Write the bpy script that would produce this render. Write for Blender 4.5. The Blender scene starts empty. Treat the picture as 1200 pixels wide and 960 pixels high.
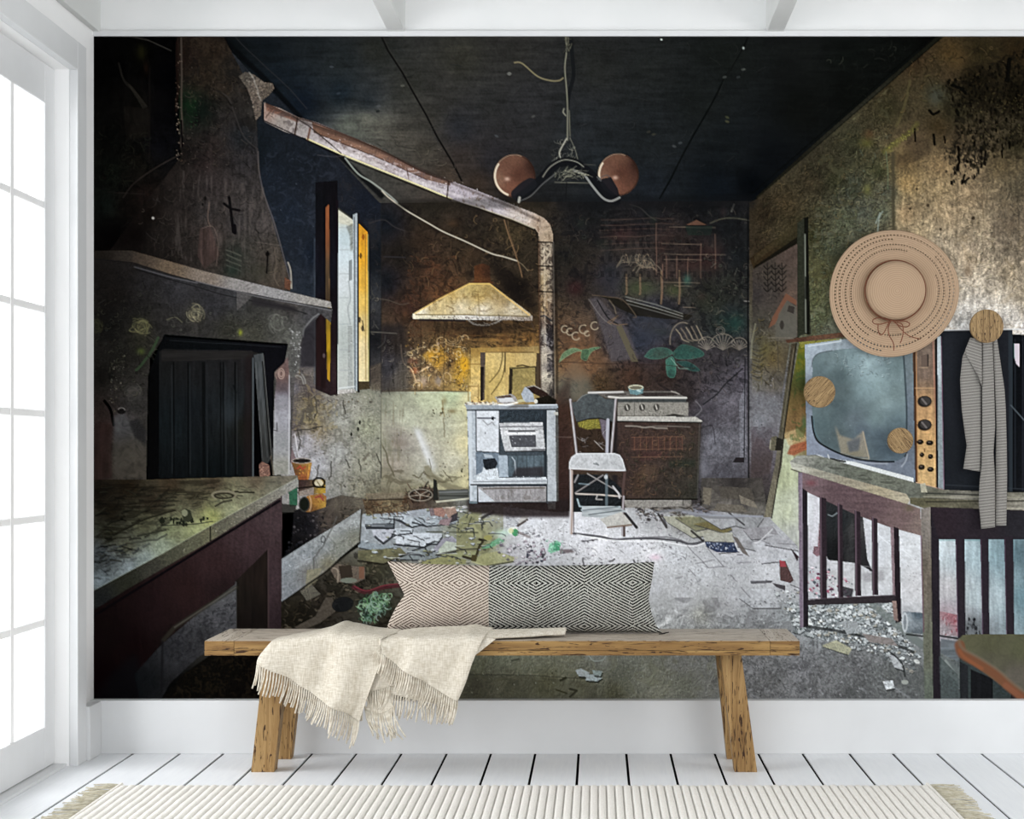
import bpy, bmesh, math, random
import numpy as np
from mathutils import Vector, Matrix

# ------------------------------------------------------------------ camera, light, exposure
F_PX, CAM_H, WALL_Y = 1946.0, 1.1, 6.10        # focal length in pixels of the 1200 px frame, eye height, rear wall
sc = bpy.context.scene
col = sc.collection
cam = bpy.data.objects.new('camera', bpy.data.cameras.new('camera'))
cam.location = (0, 0, CAM_H); cam.rotation_euler = (math.pi / 2, 0, 0)
cam.data.sensor_width = 36; cam.data.lens = F_PX * 36 / 1200
cam.data.shift_x = -100 / 1200; cam.data.shift_y = 50 / 1200
cam.data.clip_end = 200
col.objects.link(cam); sc.camera = cam
w = bpy.data.worlds.new('world'); sc.world = w; w.use_nodes = True
w.node_tree.nodes['Background'].inputs[0].default_value = (.97, .985, 1, 1)
w.node_tree.nodes['Background'].inputs[1].default_value = 1.02
def area(name, loc, rot, sx, sy, power, c=(1, 1, 1)):
    l = bpy.data.lights.new(name, 'AREA'); l.shape = 'RECTANGLE'; l.size = sx; l.size_y = sy; l.energy = power; l.color = c
    o = bpy.data.objects.new(name, l); o.location = loc; o.rotation_euler = rot; col.objects.link(o); return o
area('daylight_through_glazed_door', (-3.3, 4.2, 1.7), (0, math.radians(-90), 0), 2.6, 3.2, 145, (.97, .985, 1))
area('soft_fill_right', (4.6, 2.6, 1.5), (0, math.radians(90), 0), 2.4, 3.0, 70, (1, .99, .975))  # added fill lamp on the unseen right side, brightens the dark left wall
sc.view_settings.view_transform = 'Standard'; sc.view_settings.look = 'None'
sc.view_settings.gamma = 1; sc.view_settings.use_curve_mapping = False
sc.view_settings.exposure = 0.52
PRINT_GAIN = 1.0                                # ink reflectance per unit of the photograph's linear tone

# ------------------------------------------------------------------ helpers
def mat(name, c=(.8, .8, .8), rough=.6, spec=.3):
    m = bpy.data.materials.new(name); m.use_nodes = True
    b = m.node_tree.nodes['Principled BSDF']
    b.inputs['Base Color'].default_value = (*c, 1); b.inputs['Roughness'].default_value = rough
    b.inputs['Specular IOR Level'].default_value = spec
    return m
def N(m, t, **k):
    n = m.node_tree.nodes.new(t)
    for a, v in k.items():
        if a.startswith('i_'): n.inputs[int(a[2:]) if a[2:].isdigit() else a[2:].replace('_', ' ')].default_value = v
        else: setattr(n, a, v)
    return n
def L(m, a, b): m.node_tree.links.new(a, b)
def ramp(m, stops):
    r = N(m, 'ShaderNodeValToRGB'); e = r.color_ramp.elements
    while len(e) < len(stops): e.new(.5)
    for i, (p, c) in enumerate(stops): e[i].position = p; e[i].color = (*c, 1)
    return r
def srgb(h):
    h = h.lstrip('#'); o = []
    for i in (0, 2, 4):
        v = int(h[i:i + 2], 16) / 255; o.append(v / 12.92 if v <= .04045 else ((v + .055) / 1.055) ** 2.4)
    return tuple(o)
def noise_mat(name, c0, c1, scale, stretch=(1, 1, 1), rough=.6, bump=0, detail=4, spec=.3, lo=.35, hi=.65, bdist=.002):
    m = mat(name, c0, rough, spec); b = m.node_tree.nodes['Principled BSDF']
    tc = N(m, 'ShaderNodeTexCoord'); mp = N(m, 'ShaderNodeMapping'); mp.inputs['Scale'].default_value = stretch
    n = N(m, 'ShaderNodeTexNoise'); n.inputs['Scale'].default_value = scale; n.inputs['Detail'].default_value = detail
    L(m, tc.outputs['Object'], mp.inputs[0]); L(m, mp.outputs[0], n.inputs['Vector'])
    r = ramp(m, [(lo, c0), (hi, c1)]); L(m, n.outputs['Fac'], r.inputs[0]); L(m, r.outputs[0], b.inputs['Base Color'])
    if bump:
        bp = N(m, 'ShaderNodeBump'); bp.inputs['Strength'].default_value = bump; bp.inputs['Distance'].default_value = bdist
        L(m, n.outputs['Fac'], bp.inputs['Height']); L(m, bp.outputs[0], b.inputs['Normal'])
    return m
def link(name, me, parent=None, m=None, loc=None):
    o = bpy.data.objects.new(name, me); col.objects.link(o)
    if parent: o.parent = parent
    if m:
        me.materials.append(m)
    if loc is not None: o.location = loc
    return o
def empty(name, loc):
    o = bpy.data.objects.new(name, None); o.location = loc; o.empty_display_size = .1; col.objects.link(o); return o
def tag(o, label=None, cat=None, group=None, kind=None):
    for k, v in (('label', label), ('category', cat), ('group', group), ('kind', kind)):
        if v: o[k] = v
    return o
def bm_box(bm, x0, x1, y0, y1, z0, z1):
    v = [bm.verts.new(p) for p in ((x0, y0, z0), (x1, y0, z0), (x1, y1, z0), (x0, y1, z0), (x0, y0, z1), (x1, y0, z1), (x1, y1, z1), (x0, y1, z1))]
    for f in ((0, 3, 2, 1), (4, 5, 6, 7), (0, 1, 5, 4), (1, 2, 6, 5), (2, 3, 7, 6), (3, 0, 4, 7)): bm.faces.new([v[i] for i in f])
    return v
def fin(bm, name, parent=None, m=None, smooth=False, bevel=0, seg=1, base=None):
    if bevel: bmesh.ops.bevel(bm, geom=list(bm.edges), offset=bevel, segments=seg, affect='EDGES')
    bmesh.ops.recalc_face_normals(bm, faces=bm.faces)
    if base is not None:
        for v in bm.verts: v.co -= Vector(base)
    me = bpy.data.meshes.new(name); bm.to_mesh(me); bm.free()
    if smooth:
        for p in me.polygons: p.use_smooth = True
    return link(name, me, parent, m)
def box_obj(name, x0, x1, y0, y1, z0, z1, parent=None, m=None, bevel=0, seg=1, base=None):
    bm = bmesh.new(); bm_box(bm, x0, x1, y0, y1, z0, z1)
    return fin(bm, name, parent, m, False, bevel, seg, base)
def tube(bm, pts, r, n=6, r1=None, cap=True):
    r1 = r if r1 is None else r1; rings = []
    pts = [Vector(p) for p in pts]
    for i, p in enumerate(pts):
        d = (pts[min(i + 1, len(pts) - 1)] - pts[max(i - 1, 0)]).normalized()
        a = Vector((0, 1, 0)) if abs(d.y) < .9 else Vector((1, 0, 0))
        u = d.cross(a).normalized(); v = d.cross(u).normalized()
        rr = r + (r1 - r) * i / max(1, len(pts) - 1)
        rings.append([bm.verts.new(p + (u * math.cos(2 * math.pi * k / n) + v * math.sin(2 * math.pi * k / n)) * rr) for k in range(n)])
    for a, b in zip(rings, rings[1:]):
        for k in range(n): bm.faces.new((a[k], a[(k + 1) % n], b[(k + 1) % n], b[k]))
    if cap: bm.faces.new(rings[0][::-1]); bm.faces.new(rings[-1])
def at(px, py, y):                               # the point of the frame at distance y
    return Vector(((px - 700) * y / F_PX, y, CAM_H + (530 - py) * y / F_PX))

# ---------------------------------------------------------------- print painter
# The wall covering is a flat printed picture. Its inks are computed here (numpy) as colours
# for the points of the printed sheet, and an id map says which depicted thing a point shows.
PX0, PX1, PY0, PY1, SS = 110, 1262, 43, 822, 2
CW, CH = (PX1 - PX0) * SS, (PY1 - PY0) * SS
rng = np.random.RandomState(7)
TXK, MTK = .7, .72

def vnoise(w, h, sx, sy, seed):
    r = np.random.RandomState(seed)
    gw, gh = int(w / sx) + 3, int(h / sy) + 3
    g = r.rand(gh, gw).astype(np.float32)
    xs = np.arange(w, dtype=np.float32) / sx; ys = np.arange(h, dtype=np.float32) / sy
    xi = xs.astype(int); yi = ys.astype(int)
    fx = xs - xi; fy = ys - yi
    fx = fx * fx * (3 - 2 * fx); fy = (fy * fy * (3 - 2 * fy))[:, None]
    a = g[yi]; b = g[yi + 1]
    t = a[:, xi] * (1 - fx) + a[:, xi + 1] * fx
    u = b[:, xi] * (1 - fx) + b[:, xi + 1] * fx
    return t * (1 - fy) + u * fy

def fbm(sx, sy, seed, octs=3, rough=.6):
    o = 0; amp = 1; tot = 0
    for k in range(octs):
        o = o + amp * vnoise(CW, CH, max(1.01, sx * SS / 2 ** k), max(1.01, sy * SS / 2 ** k), seed + k)
        tot += amp; amp *= rough
    o = o / tot
    return (o - o.mean()) / (o.std() + 1e-6)

NZ = dict(g=fbm(1.6, 1.6, 1, 2), m=fbm(6, 6, 11), b=fbm(26, 26, 21), v=fbm(3, 22, 31), h=fbm(30, 3.2, 41),
          d=fbm(4, 4, 51, 2, .8), w=fbm(12, 9, 61), t=fbm(2.2, 5, 71, 2))
def warp(a, amp, s, seed):                # bend a noise field so that it does not look gridded
    u = fbm(s, s, seed, 2); v = fbm(s, s, seed + 9, 2)
    yy = np.clip(np.arange(CH)[:, None] + (u * amp * SS).astype(np.int32), 0, CH - 1); xx = np.clip(np.arange(CW)[None, :] + (v * amp * SS).astype(np.int32), 0, CW - 1)
    return a[yy, xx]
for _k, _a, _s in (('d', 3, 9), ('w', 8, 22), ('m', 4, 14), ('b', 10, 40), ('t', 3, 11)): NZ[_k] = warp(NZ[_k], _a, _s, 500 + ord(_k))
def relief(a):
    e = np.zeros_like(a); e[1:, 1:] = a[1:, 1:] - a[:-1, :-1]
    return np.clip(e / (e.std() + 1e-6), -2.5, 2.5)
NZ['e'] = relief(warp(fbm(6, 6, 91, 3, 1.0), 3, 8, 700))
CAN = np.zeros((CH, CW, 3), np.float32)
IDM = np.zeros((CH, CW), np.int16)
IDS = ['wallpaper_sheet']
MANY = ('broken_tile', 'rubble_piece', 'wooden_board', 'table_slat', 'table_leg', 'control_knob', 'plastic_scrap', 'paper_scrap', 'stool_leg')

def P(s):
    return [tuple(float(v) for v in q.split(',')) for q in s.split()]
def hx(c):
    if not isinstance(c, str): return np.array(c, np.float32)
    c = c.lstrip('#')
    return np.array([int(c[i:i + 2], 16) / 255 for i in (0, 2, 4)], np.float32)
def idn(name):
    if name in MANY: name = '%s#%d' % (name, len(IDS))
    if name not in IDS: IDS.append(name)
    return IDS.index(name)
def box(x0, y0, x1, y1):
    a = max(0, int((x0 - PX0) * SS) - 1); b = min(CW, int((x1 - PX0) * SS) + 3)
    c = max(0, int((y0 - PY0) * SS) - 1); d = min(CH, int((y1 - PY0) * SS) + 3)
    return (a, b, c, d) if b > a and d > c else None
def grids(bb):
    a, b, c, d = bb
    return (np.arange(a, b, dtype=np.float32) + .5) / SS + PX0, ((np.arange(c, d, dtype=np.float32) + .5) / SS + PY0)[:, None]
def pmask(pts):
    xs = [p[0] for p in pts]; ys = [p[1] for p in pts]
    bb = box(min(xs), min(ys), max(xs), max(ys))
    if bb is None: return None, None
    X, Y = grids(bb)
    m = np.zeros((Y.shape[0], X.shape[0]), bool)
    n = len(pts)
    for i in range(n):
        x0, y0 = pts[i]; x1, y1 = pts[(i + 1) % n]
        if y0 == y1: continue
        c = (y0 > Y) != (y1 > Y)
        xi = (x1 - x0) * (Y - y0) / (y1 - y0) + x0
        m ^= c & (X < xi)
    return bb, m
def blur(m, r):
    r = int(r * SS)
    if r < 1: return m
    for _ in range(2):
        for ax in (0, 1):
            pad = [(0, 0), (0, 0)]; pad[ax] = (r + 1, r)
            c = np.cumsum(np.pad(m, pad, mode='edge'), axis=ax)
            n = m.shape[ax]
            m = (c[2 * r + 1:2 * r + 1 + n] - c[:n]) / (2 * r + 1) if ax == 0 else (c[:, 2 * r + 1:2 * r + 1 + n] - c[:, :n]) / (2 * r + 1)
    return m
def grad(bb, ctrl, pw=2.6):
    a, b, c, d = bb
    st = 8 if (b - a) * (d - c) > 40000 else 2
    X = np.arange(a, b + st, st, dtype=np.float32) / SS + PX0; Y = (np.arange(c, d + st, st, dtype=np.float32) / SS + PY0)[:, None]
    num = 0; den = 0
    for x, y, col in ctrl:
        w = 1 / (((X - x) ** 2 + (Y - y) ** 2) + 30) ** (pw / 2)
        num = num + w[..., None] * hx(col); den = den + w
    g = num / den[..., None]
    if st == 1: return g[:d - c, :b - a]
    xs = np.arange(b - a) / st; ys = np.arange(d - c) / st
    xi = xs.astype(int); yi = ys.astype(int); fx = (xs - xi)[:, None]; fy = (ys - yi)[:, None, None]
    t = g[yi][:, xi] * (1 - fx) + g[yi][:, xi + 1] * fx; u = g[yi + 1][:, xi] * (1 - fx) + g[yi + 1][:, xi + 1] * fx
    return (t * (1 - fy) + u * fy).astype(np.float32)
def C(s):
    o = []
    for q in s.split():
        x, y, c = q.split(','); o.append((float(x), float(y), c))
    return o
def texf(bb, tex):
    a, b, c, d = bb; f = 1.0
    for k, w in (tex or {}).items(): f = f + TXK * w * NZ['e' if k == 'd' else k][c:d, a:b]
    return np.clip(f, .12, 3)[..., None] if tex else 1.0
def put(bb, m, col, a=1.0, tex=None, part=None):
    x0, x1, y0, y1 = bb
    mm = (m.astype(np.float32) * a)[..., None]
    c = CAN[y0:y1, x0:x1]
    CAN[y0:y1, x0:x1] = c * (1 - mm) + col * texf(bb, tex) * mm
    if part:
        s = IDM[y0:y1, x0:x1]; s[m > .5] = idn(part)
def poly(pts, col, tex=None, a=1.0, part=None, soft=0, mul=False):
    if isinstance(pts, str): pts = P(pts)
    bb, m = pmask(pts)
    if bb is None: return
    m0 = m
    if soft:
        xs = [p[0] for p in pts]; ys = [p[1] for p in pts]; e = soft * 2.2
        bb2 = box(min(xs) - e, min(ys) - e, max(xs) + e, max(ys) + e)
        mm = np.zeros((bb2[3] - bb2[2], bb2[1] - bb2[0]), np.float32)
        mm[bb[2] - bb2[2]:bb[3] - bb2[2], bb[0] - bb2[0]:bb[1] - bb2[0]] = m
        m = blur(mm, soft); bb = bb2
    g = grad(bb, C(col)) if isinstance(col, str) and ',' in col else hx(col)
    if mul:
        x0, x1, y0, y1 = bb; g = CAN[y0:y1, x0:x1] * g
    put(bb, m, g, a, tex, part)
def tx(pts, tex, a=1.0):                     # texture only
    if isinstance(pts, str): pts = P(pts)
    bb, m = pmask(pts); x0, x1, y0, y1 = bb
    put(bb, m, CAN[y0:y1, x0:x1].copy(), a, tex)
def mott(pts, col, nz, thr, soft=.3, a=1.0):  # a second colour where the noise is high
    if isinstance(pts, str): pts = P(pts)
    bb, m = pmask(pts); x0, x1, y0, y1 = bb
    k = np.clip((NZ[nz][y0:y1, x0:x1] - thr) / soft, 0, 1) * MTK
    put(bb, m * k, hx(col) if ',' not in str(col) else grad(bb, C(col)), a)
def stroke(pts, w, col, a=1.0, part=None, w1=None, wob=0, soft=0):
    if isinstance(pts, str): pts = P(pts)
    pts = list(pts)
    if wob:
        q = []
        for i in range(len(pts) - 1):
            for t in (0, .33, .66): q.append((pts[i][0] * (1 - t) + pts[i + 1][0] * t + rng.uniform(-wob, wob), pts[i][1] * (1 - t) + pts[i + 1][1] * t + rng.uniform(-wob, wob)))
        pts = q + [pts[-1]]
    w1 = w if w1 is None else w1
    e = max(w, w1) + 1
    xs = [p[0] for p in pts]; ys = [p[1] for p in pts]
    bb = box(min(xs) - e, min(ys) - e, max(xs) + e, max(ys) + e)
    if bb is None: return
    X, Y = grids(bb); m = np.zeros((Y.shape[0], X.shape[0]), np.float32); n = len(pts) - 1
    for i in range(n):
        (ax, ay), (bx, by) = pts[i], pts[i + 1]
        dx, dy = bx - ax, by - ay; L = dx * dx + dy * dy + 1e-9
        t = np.clip(((X - ax) * dx + (Y - ay) * dy) / L, 0, 1)
        d = np.sqrt((X - ax - t * dx) ** 2 + (Y - ay - t * dy) ** 2)
        ww = (w + (w1 - w) * (i + t) / n) / 2
        m = np.maximum(m, np.clip((ww - d) * SS / (1 + soft * 2) + .5, 0, 1))
    put(bb, m, hx(col), a, None, part)
def sm(pts, n=6):                             # smooth a polyline (Catmull-Rom)
    if isinstance(pts, str): pts = P(pts)
    o = []; q = [pts[0]] + list(pts) + [pts[-1]]
    for i in range(1, len(q) - 2):
        p0, p1, p2, p3 = q[i - 1:i + 3]
        for k in range(n):
            t = k / n
            o.append(tuple(.5 * (2 * p1[j] + (p2[j] - p0[j]) * t + (2 * p0[j] - 5 * p1[j] + 4 * p2[j] - p3[j]) * t * t + (3 * p1[j] - p0[j] - 3 * p2[j] + p3[j]) * t ** 3) for j in (0, 1)))
    return o + [pts[-1]]
def ell(x, y, rx, ry, col, a=1.0, rot=0, part=None, n=28, tex=None, soft=0):
    c, s = math.cos(rot), math.sin(rot)
    poly([(x + rx * math.cos(t) * c - ry * math.sin(t) * s, y + rx * math.cos(t) * s + ry * math.sin(t) * c) for t in (2 * math.pi * k / n for k in range(n))], col, tex, a, part, soft)
def ring(x, y, rx, ry, w, col, a=1.0, t0=0, t1=360, rot=0):
    c, s = math.cos(rot), math.sin(rot)
    stroke([(x + rx * math.cos(t) * c - ry * math.sin(t) * s, y + rx * math.cos(t) * s + ry * math.sin(t) * c) for t in np.radians(np.linspace(t0, t1, 16))], w, col, a)
def blob(x, y, rx, ry, col, a=1.0, mul=False):
    bb = box(x - rx * 2.2, y - ry * 2.2, x + rx * 2.2, y + ry * 2.2)
    if bb is None: return
    X, Y = grids(bb); m = np.exp(-(((X - x) / rx) ** 2 + ((Y - y) / ry) ** 2) * 1.2)
    x0, x1, y0, y1 = bb
    put(bb, m, CAN[y0:y1, x0:x1] * hx(col) if mul else hx(col), a)
def rpt(pts):
    while True:
        xs = [p[0] for p in pts]; ys = [p[1] for p in pts]
        x = rng.uniform(min(xs), max(xs)); y = rng.uniform(min(ys), max(ys)); k = False
        for i in range(len(pts)):
            x0, y0 = pts[i]; x1, y1 = pts[(i + 1) % len(pts)]
            if (y0 > y) != (y1 > y) and x < (x1 - x0) * (y - y0) / (y1 - y0) + x0: k = not k
        if k: return x, y
def shards(pts, n, s0, s1, cols, a=1.0, flat=.5, shade='#15130f', sa=.6, part=None):
    if isinstance(pts, str): pts = P(pts)
    q = sorted([rpt(pts) for _ in range(n)], key=lambda p: p[1])
    for x, y in q:
        r = rng.uniform(s0, s1); k = rng.randint(3, 6); ph = rng.uniform(0, 6.3)
        pg = [(x + r * rng.uniform(.5, 1.1) * math.cos(ph + 6.283 * i / k), y + r * flat * rng.uniform(.5, 1.1) * math.sin(ph + 6.283 * i / k)) for i in range(k)]
        if sa: poly([(u + r * .12, v + r * .25) for u, v in pg], shade, None, a * sa)
        poly(pg, cols[rng.randint(len(cols))], {'g': .06}, a, part)
def specks(pts, n, s0, s1, cols, a=.8, asp=1.0):
    if isinstance(pts, str): pts = P(pts)
    for _ in range(n):
        x, y = rpt(pts); r = rng.uniform(s0, s1); k = 5; ph = rng.uniform(0, 6)
        poly([(x + r * rng.uniform(.4, 1.2) * math.cos(ph + 1.2566 * i), y + asp * r * rng.uniform(.4, 1.2) * math.sin(ph + 1.2566 * i)) for i in range(k)], cols[rng.randint(len(cols))], None, a * rng.uniform(.5, 1))
def scrib(pts, n, L, w, cols, a=.5, ang=None, curl=1.0):
    if isinstance(pts, str): pts = P(pts)
    for _ in range(n):
        x, y = rpt(pts); t = rng.uniform(0, 6.28) if ang is None else rng.normal(ang[0], ang[1])
        l = rng.uniform(.3, 1) * L; k = rng.normal(0, curl); o = [(x, y)]
        for i in range(5):
            t += k / 5 * 2; x += l / 5 * math.cos(t); y += l / 5 * math.sin(t); o.append((x, y))
        ww, cc, aa = rng.uniform(.6, 1) * w, cols[rng.randint(len(cols))], a * rng.uniform(.4, 1)
        stroke([(u + .8, v + .9) for u, v in o], ww, '#060606', aa * .55); stroke(o, ww, cc, aa)
def T(s, ox, oy, k):
    return [(ox + x / k, oy + y / k) for x, y in P(s)]
# ---- rear wall of the depicted room
W_ = 'rear_wall_print'
poly('440,228 885,228 885,600 440,600', '452,262,#11141f 452,330,#12141d 470,300,#1b1714 500,285,#30231a 505,325,#3d281c 480,360,#2f1e18 520,345,#5b3a22 560,300,#32271c 560,270,#2b241c 590,300,#2c241c 605,340,#17120f 615,300,#2a231a 600,275,#3a301f 470,400,#38291c 455,430,#2e2c2e 480,430,#5e5040 500,440,#7e6644 530,420,#7a5a30 545,440,#94783a 520,395,#503c24 560,390,#3a2718 590,395,#5a3d22 620,395,#6d4c26 580,408,#7f5f30 560,430,#b39550 560,460,#c0a562 615,430,#8c7742 628,420,#8d7848 660,300,#1e1c19 680,260,#171719 700,330,#2c2624 670,330,#241f1c 665,390,#4c382a 668,425,#6a4c33 680,440,#614733 665,455,#59564a 700,450,#43321f 740,440,#3d2a20 780,440,#342722 800,460,#2f2827 720,400,#343034 760,370,#2c2f44 750,400,#2b2f46 745,340,#3a362c 800,290,#271f1d 780,320,#352c28 820,300,#241b1b 850,270,#14161a 865,300,#16181b 850,330,#232420 830,350,#262820 850,380,#1f2a27 860,400,#28272a 840,420,#332f32 870,440,#4a4652 850,470,#57545f 840,520,#5a5a68 860,520,#605f6c 850,560,#454450 830,480,#3e3b44 820,240,#121317 760,250,#18171b 700,245,#17181b 500,250,#241f19 560,250,#221c18 655,520,#3a2723 665,480,#422d22 655,570,#332422', {'g': .07, 'm': .1, 'd': .08, 'w': .07}, part=W_)
mott('480,300 545,300 545,370 560,395 470,395', '#7a4526', 'd', .5, .6, .55)
mott('455,320 545,260 640,270 630,420 460,440', '#100c0c', 'w', .7, .6, .6)
mott('470,240 640,270 630,420 460,440', '#0f0c0d', 'd', .9, .5, .55)
mott('640,250 880,240 880,460 655,460', '#0b0b0f', 'w', .9, .6, .6)
mott('640,250 880,240 880,460 655,460', '#0c0b0f', 'd', 1., .4, .5)
scrib('478,300 550,250 640,270 630,410 470,410', 260, 14, 1.1, ['#6b5136', '#8d7048', '#241a14', '#120e0c', '#4c3826'], .5, None, 1.4)
# cream dado, left part
poly('445,459 560,459 560,470 553,600 445,600', '450,470,#6f7062 452,520,#777766 452,560,#77725f 470,468,#8f917c 500,465,#a5aa8d 530,463,#a9b591 548,470,#b2ac85 480,490,#a2a490 520,500,#a8a892 545,520,#bdb48c 500,530,#9a978c 480,520,#918d84 466,515,#7c736d 462,545,#857d72 500,550,#a09f92 530,540,#b3b09c 548,560,#b6ae86 545,590,#8a8461 500,585,#75714f 470,585,#5c5541 520,575,#908b6d 450,590,#4e4838', {'g': .05, 'm': .05, 'b': .03, 'h': .03}, part=W_)
poly('484,500 494,503 512,548 505,552', '#c3c6cc', None, .5, soft=2.5)
poly('486,503 491,505 507,545 503,545', '#d7dae0', None, .5, soft=1.5)
blob(530, 482, 6, 3, '#5a4828', .6); blob(521, 470, 3, 5, '#6b5a34', .5); blob(470, 520, 12, 6, '#776a60', .5); mott('447,462 475,462 470,560 447,565', '#66604e', 'v', .6, .8, .6)
specks('450,463 548,463 546,560 450,545', 60, .4, 1.3, ['#3a3528', '#5a4a30', '#6d5a40'], .8)
specks('500,480 525,478 525,488 500,488', 14, .8, 2.2, ['#4a3a20', '#6a5530', '#2e2818'], .8)
stroke('520,490 521,502 521,512', 1, '#4a3c24', .6, wob=.6); stroke('519,470 521,488', 1.6, '#6d5a34', .5, wob=.8)
stroke('447,459 500,457 548,459', 1.3, '#4a4230', .7, wob=.5)
for q, w in (('445,512 452,530 458,548 462,558', 1.6), ('441,534 447,548 446,560', 1.2), ('485,557 490,560 497,553 504,560', 1.6), ('504,537 505,552', 1), ('520,552 530,565', 1)):
    stroke(q, w, '#4b4634', .7, wob=1)
poly('497,546 503,545 508,555 525,566 545,572 530,577 512,566 500,560', '#6e6852', None, .75, soft=.6)
mott('448,548 550,560 552,590 448,590', '#3f3a2a', 'w', .2, .7, .6)
# floral picture above the dado
poly('500,410 518,407 525,420 514,436 505,425', '#b8872a', {'d': .3}, .65, soft=2); poly('536,405 548,420 549,440 538,455 532,440', '#b98a26', {'d': .3}, .65, soft=2)
ell(545, 428, 5, 9, '#d59b18', .7, soft=1.5); ell(503, 418, 8, 5, '#c08d26', .6, soft=1.5); ell(495, 447, 6, 6, '#aa9480', .7, soft=2)
ell(514, 446, 4, 5, '#8f8a92', .5, soft=1.5); ell(486, 434, 5, 4, '#a05a34', .7, soft=1.2); ell(484, 424, 6, 5, '#6c3d28', .6, soft=1.2)
for k in range(34):
    x, y = rpt(P('475,405 548,392 550,455 480,457')); r = rng.uniform(2.5, 6)
    ring(x, y, r, r * rng.uniform(.5, 1), rng.uniform(.8, 1.3), ['#c8ab7c', '#d6c096', '#3c2a1c', '#b38c4c', '#2e2220'][rng.randint(5)], .6, rng.uniform(0, 200), rng.uniform(220, 420), rng.uniform(0, 3))
stroke(sm('470,404 473,425 482,432 488,448'), 1.4, '#c8a67c', .8); stroke(sm('474,418 486,410 500,406'), 1.3, '#8f7a58', .8); stroke(sm('491,437 498,432 503,430'), 1.6, '#d8b88c', .8)
for r in (4, 7, 10): ring(530, 398, r, r * .7, 1, '#a08860', .6, 0, 180)
specks('475,405 548,392 550,457 480,457', 110, .5, 1.7, ['#d9c08c', '#3a2818', '#c89030', '#20160f', '#9a8a80'], .7)
scrib('475,405 548,392 550,457 480,457', 90, 9, 1, ['#d8c79b', '#30221a', '#caa050', '#5c4430'], .6, None, 2)
specks('470,385 548,380 548,410 470,412', 60, .4, 1.1, ['#c9a860', '#80623a', '#1a120c'], .7)
for x in (493, 520): stroke([(x, 345), (x + .5, 400), (x, 458)], .8, '#1c140e', .5)
poly('446,380 475,380 480,458 446,460', '450,400,#14131a 455,430,#2c2b32 470,440,#4a4640 465,400,#241f1e', {'d': .12, 'v': .15}, .75, part=W_, soft=3)
scrib('448,400 490,400 490,457 448,457', 50, 9, 1, ['#8a8272', '#15110f', '#6a6458'], .5, (1.5, .6))
# boards and yellow block wall behind the stove
poly('552,408 634,406 634,475 552,475', '556,410,#8b6c34 556,430,#c0a25c 560,460,#bfa468 600,408,#8a6c3a 630,410,#8e7648 628,440,#7b6a44', {'g': .06, 'm': .06})
for q in ('549,427 563,427', '549,453 563,453', '549,453 549,470', '561,453 561,472'): stroke(q, 1, '#6b4f22', .8)
specks('550,410 563,410 563,470 550,470', 25, .5, 1.5, ['#8a5f1c', '#5a4018', '#d8bc78'], .7)
poly('563,413 570,413 570,468 564,470', '#4b4038', {'g': .08}, part='wooden_board'); poly('563,430 567,430 566,470 563,470', '#221b18')
poly('569,413 598,413 597,472 568,472', '575,420,#b89e60 590,420,#bda468 580,450,#b49a58 590,465,#c3ac70 572,465,#a58c50', {'g': .06, 'v': .05}, part='wooden_board')
poly('592,414 628,414 628,430 597,430 597,470 592,470', '595,420,#b5995a 620,420,#b39a62', {'g': .06}, part='wooden_board')
poly('597,430 627,429 627,470 601,470', '600,440,#7a6c40 615,440,#8b7a48 622,460,#96834e', {'g': .08, 'm': .06}, part='wooden_board')
poly('597,431 601,433 600,465 596,465', '#2b241a'); stroke('600,432 628,430', 1.2, '#33291c'); stroke('606,429 613,428 620,430', 1.6, '#40331f', .9); stroke('628,431 628,450', 1.2, '#30271c')
stroke(sm('589,413 588,424 584,436 574,448'), 1.4, '#5b4a26', .85); stroke(sm('592,413 592,425 588,444 576,462'), 1.4, '#5b4a26', .85); stroke('592,413 592,436', 1.2, '#362a18', .8)
stroke('604,414 604,430', 1, '#8c744a', .6); stroke('569,413 625,413', 1, '#5a4626', .8); poly('629,414 635,414 635,460 628,455', '#453829')
specks('569,413 628,413 628,468 569,468', 80, .4, 1, ['#6b5426', '#8f7336', '#d8c388'], .6)
stroke('552,393 622,397', 1, '#4a3018', .5); mott('545,380 634,380 634,412 545,412', '#a87c3c', 'h', .7, .6, .4)
# ---- right of the pipe : painted scene on the rear wall
RW = '650,245 878,240 878,470 655,470'
poly('655,450 672,420 690,440 700,470 655,472', '#5f5d52', None, .7, soft=4); poly('660,400 690,380 715,425 700,440 660,445', '#7a5538', None, .45, soft=5)
blob(762, 385, 26, 26, '#30354f', .7); blob(716, 330, 16, 22, '#282a3c', .6); blob(752, 338, 22, 9, '#3c4a2c', .55); blob(790, 341, 12, 8, '#46502c', .6)
blob(835, 300, 14, 20, '#3a2120', .5); blob(730, 275, 18, 10, '#3b2222', .55); blob(777, 290, 8, 25, '#3a2723', .5); blob(812, 312, 20, 10, '#402824', .5); blob(674, 338, 10, 10, '#35171a', .6)
poly('691,350 700,348 735,385 748,420 716,424 708,395', '#4a4548', {'d': .1}, .85, soft=1); poly('722,383 728,380 748,424 740,424', '#57503c', None, .8)
stroke(sm('690,351 705,372 718,382'), 1.1, '#6a6462', .7); stroke(sm('700,352 712,372 724,380'), 1.4, '#121214', .8)
poly('694,345 712,347 733,352 795,366 812,370 806,375 780,374 744,370 726,362 710,350', '#1b1812', None, .85)
for k in range(3): stroke([(733 + k, 348 + 4 * k), (768, 357 + 4 * k), (800, 368 + 3 * k)], 1.3, ['#6f6f68', '#7d7d77', '#5b5a55'][k], .8)
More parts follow.
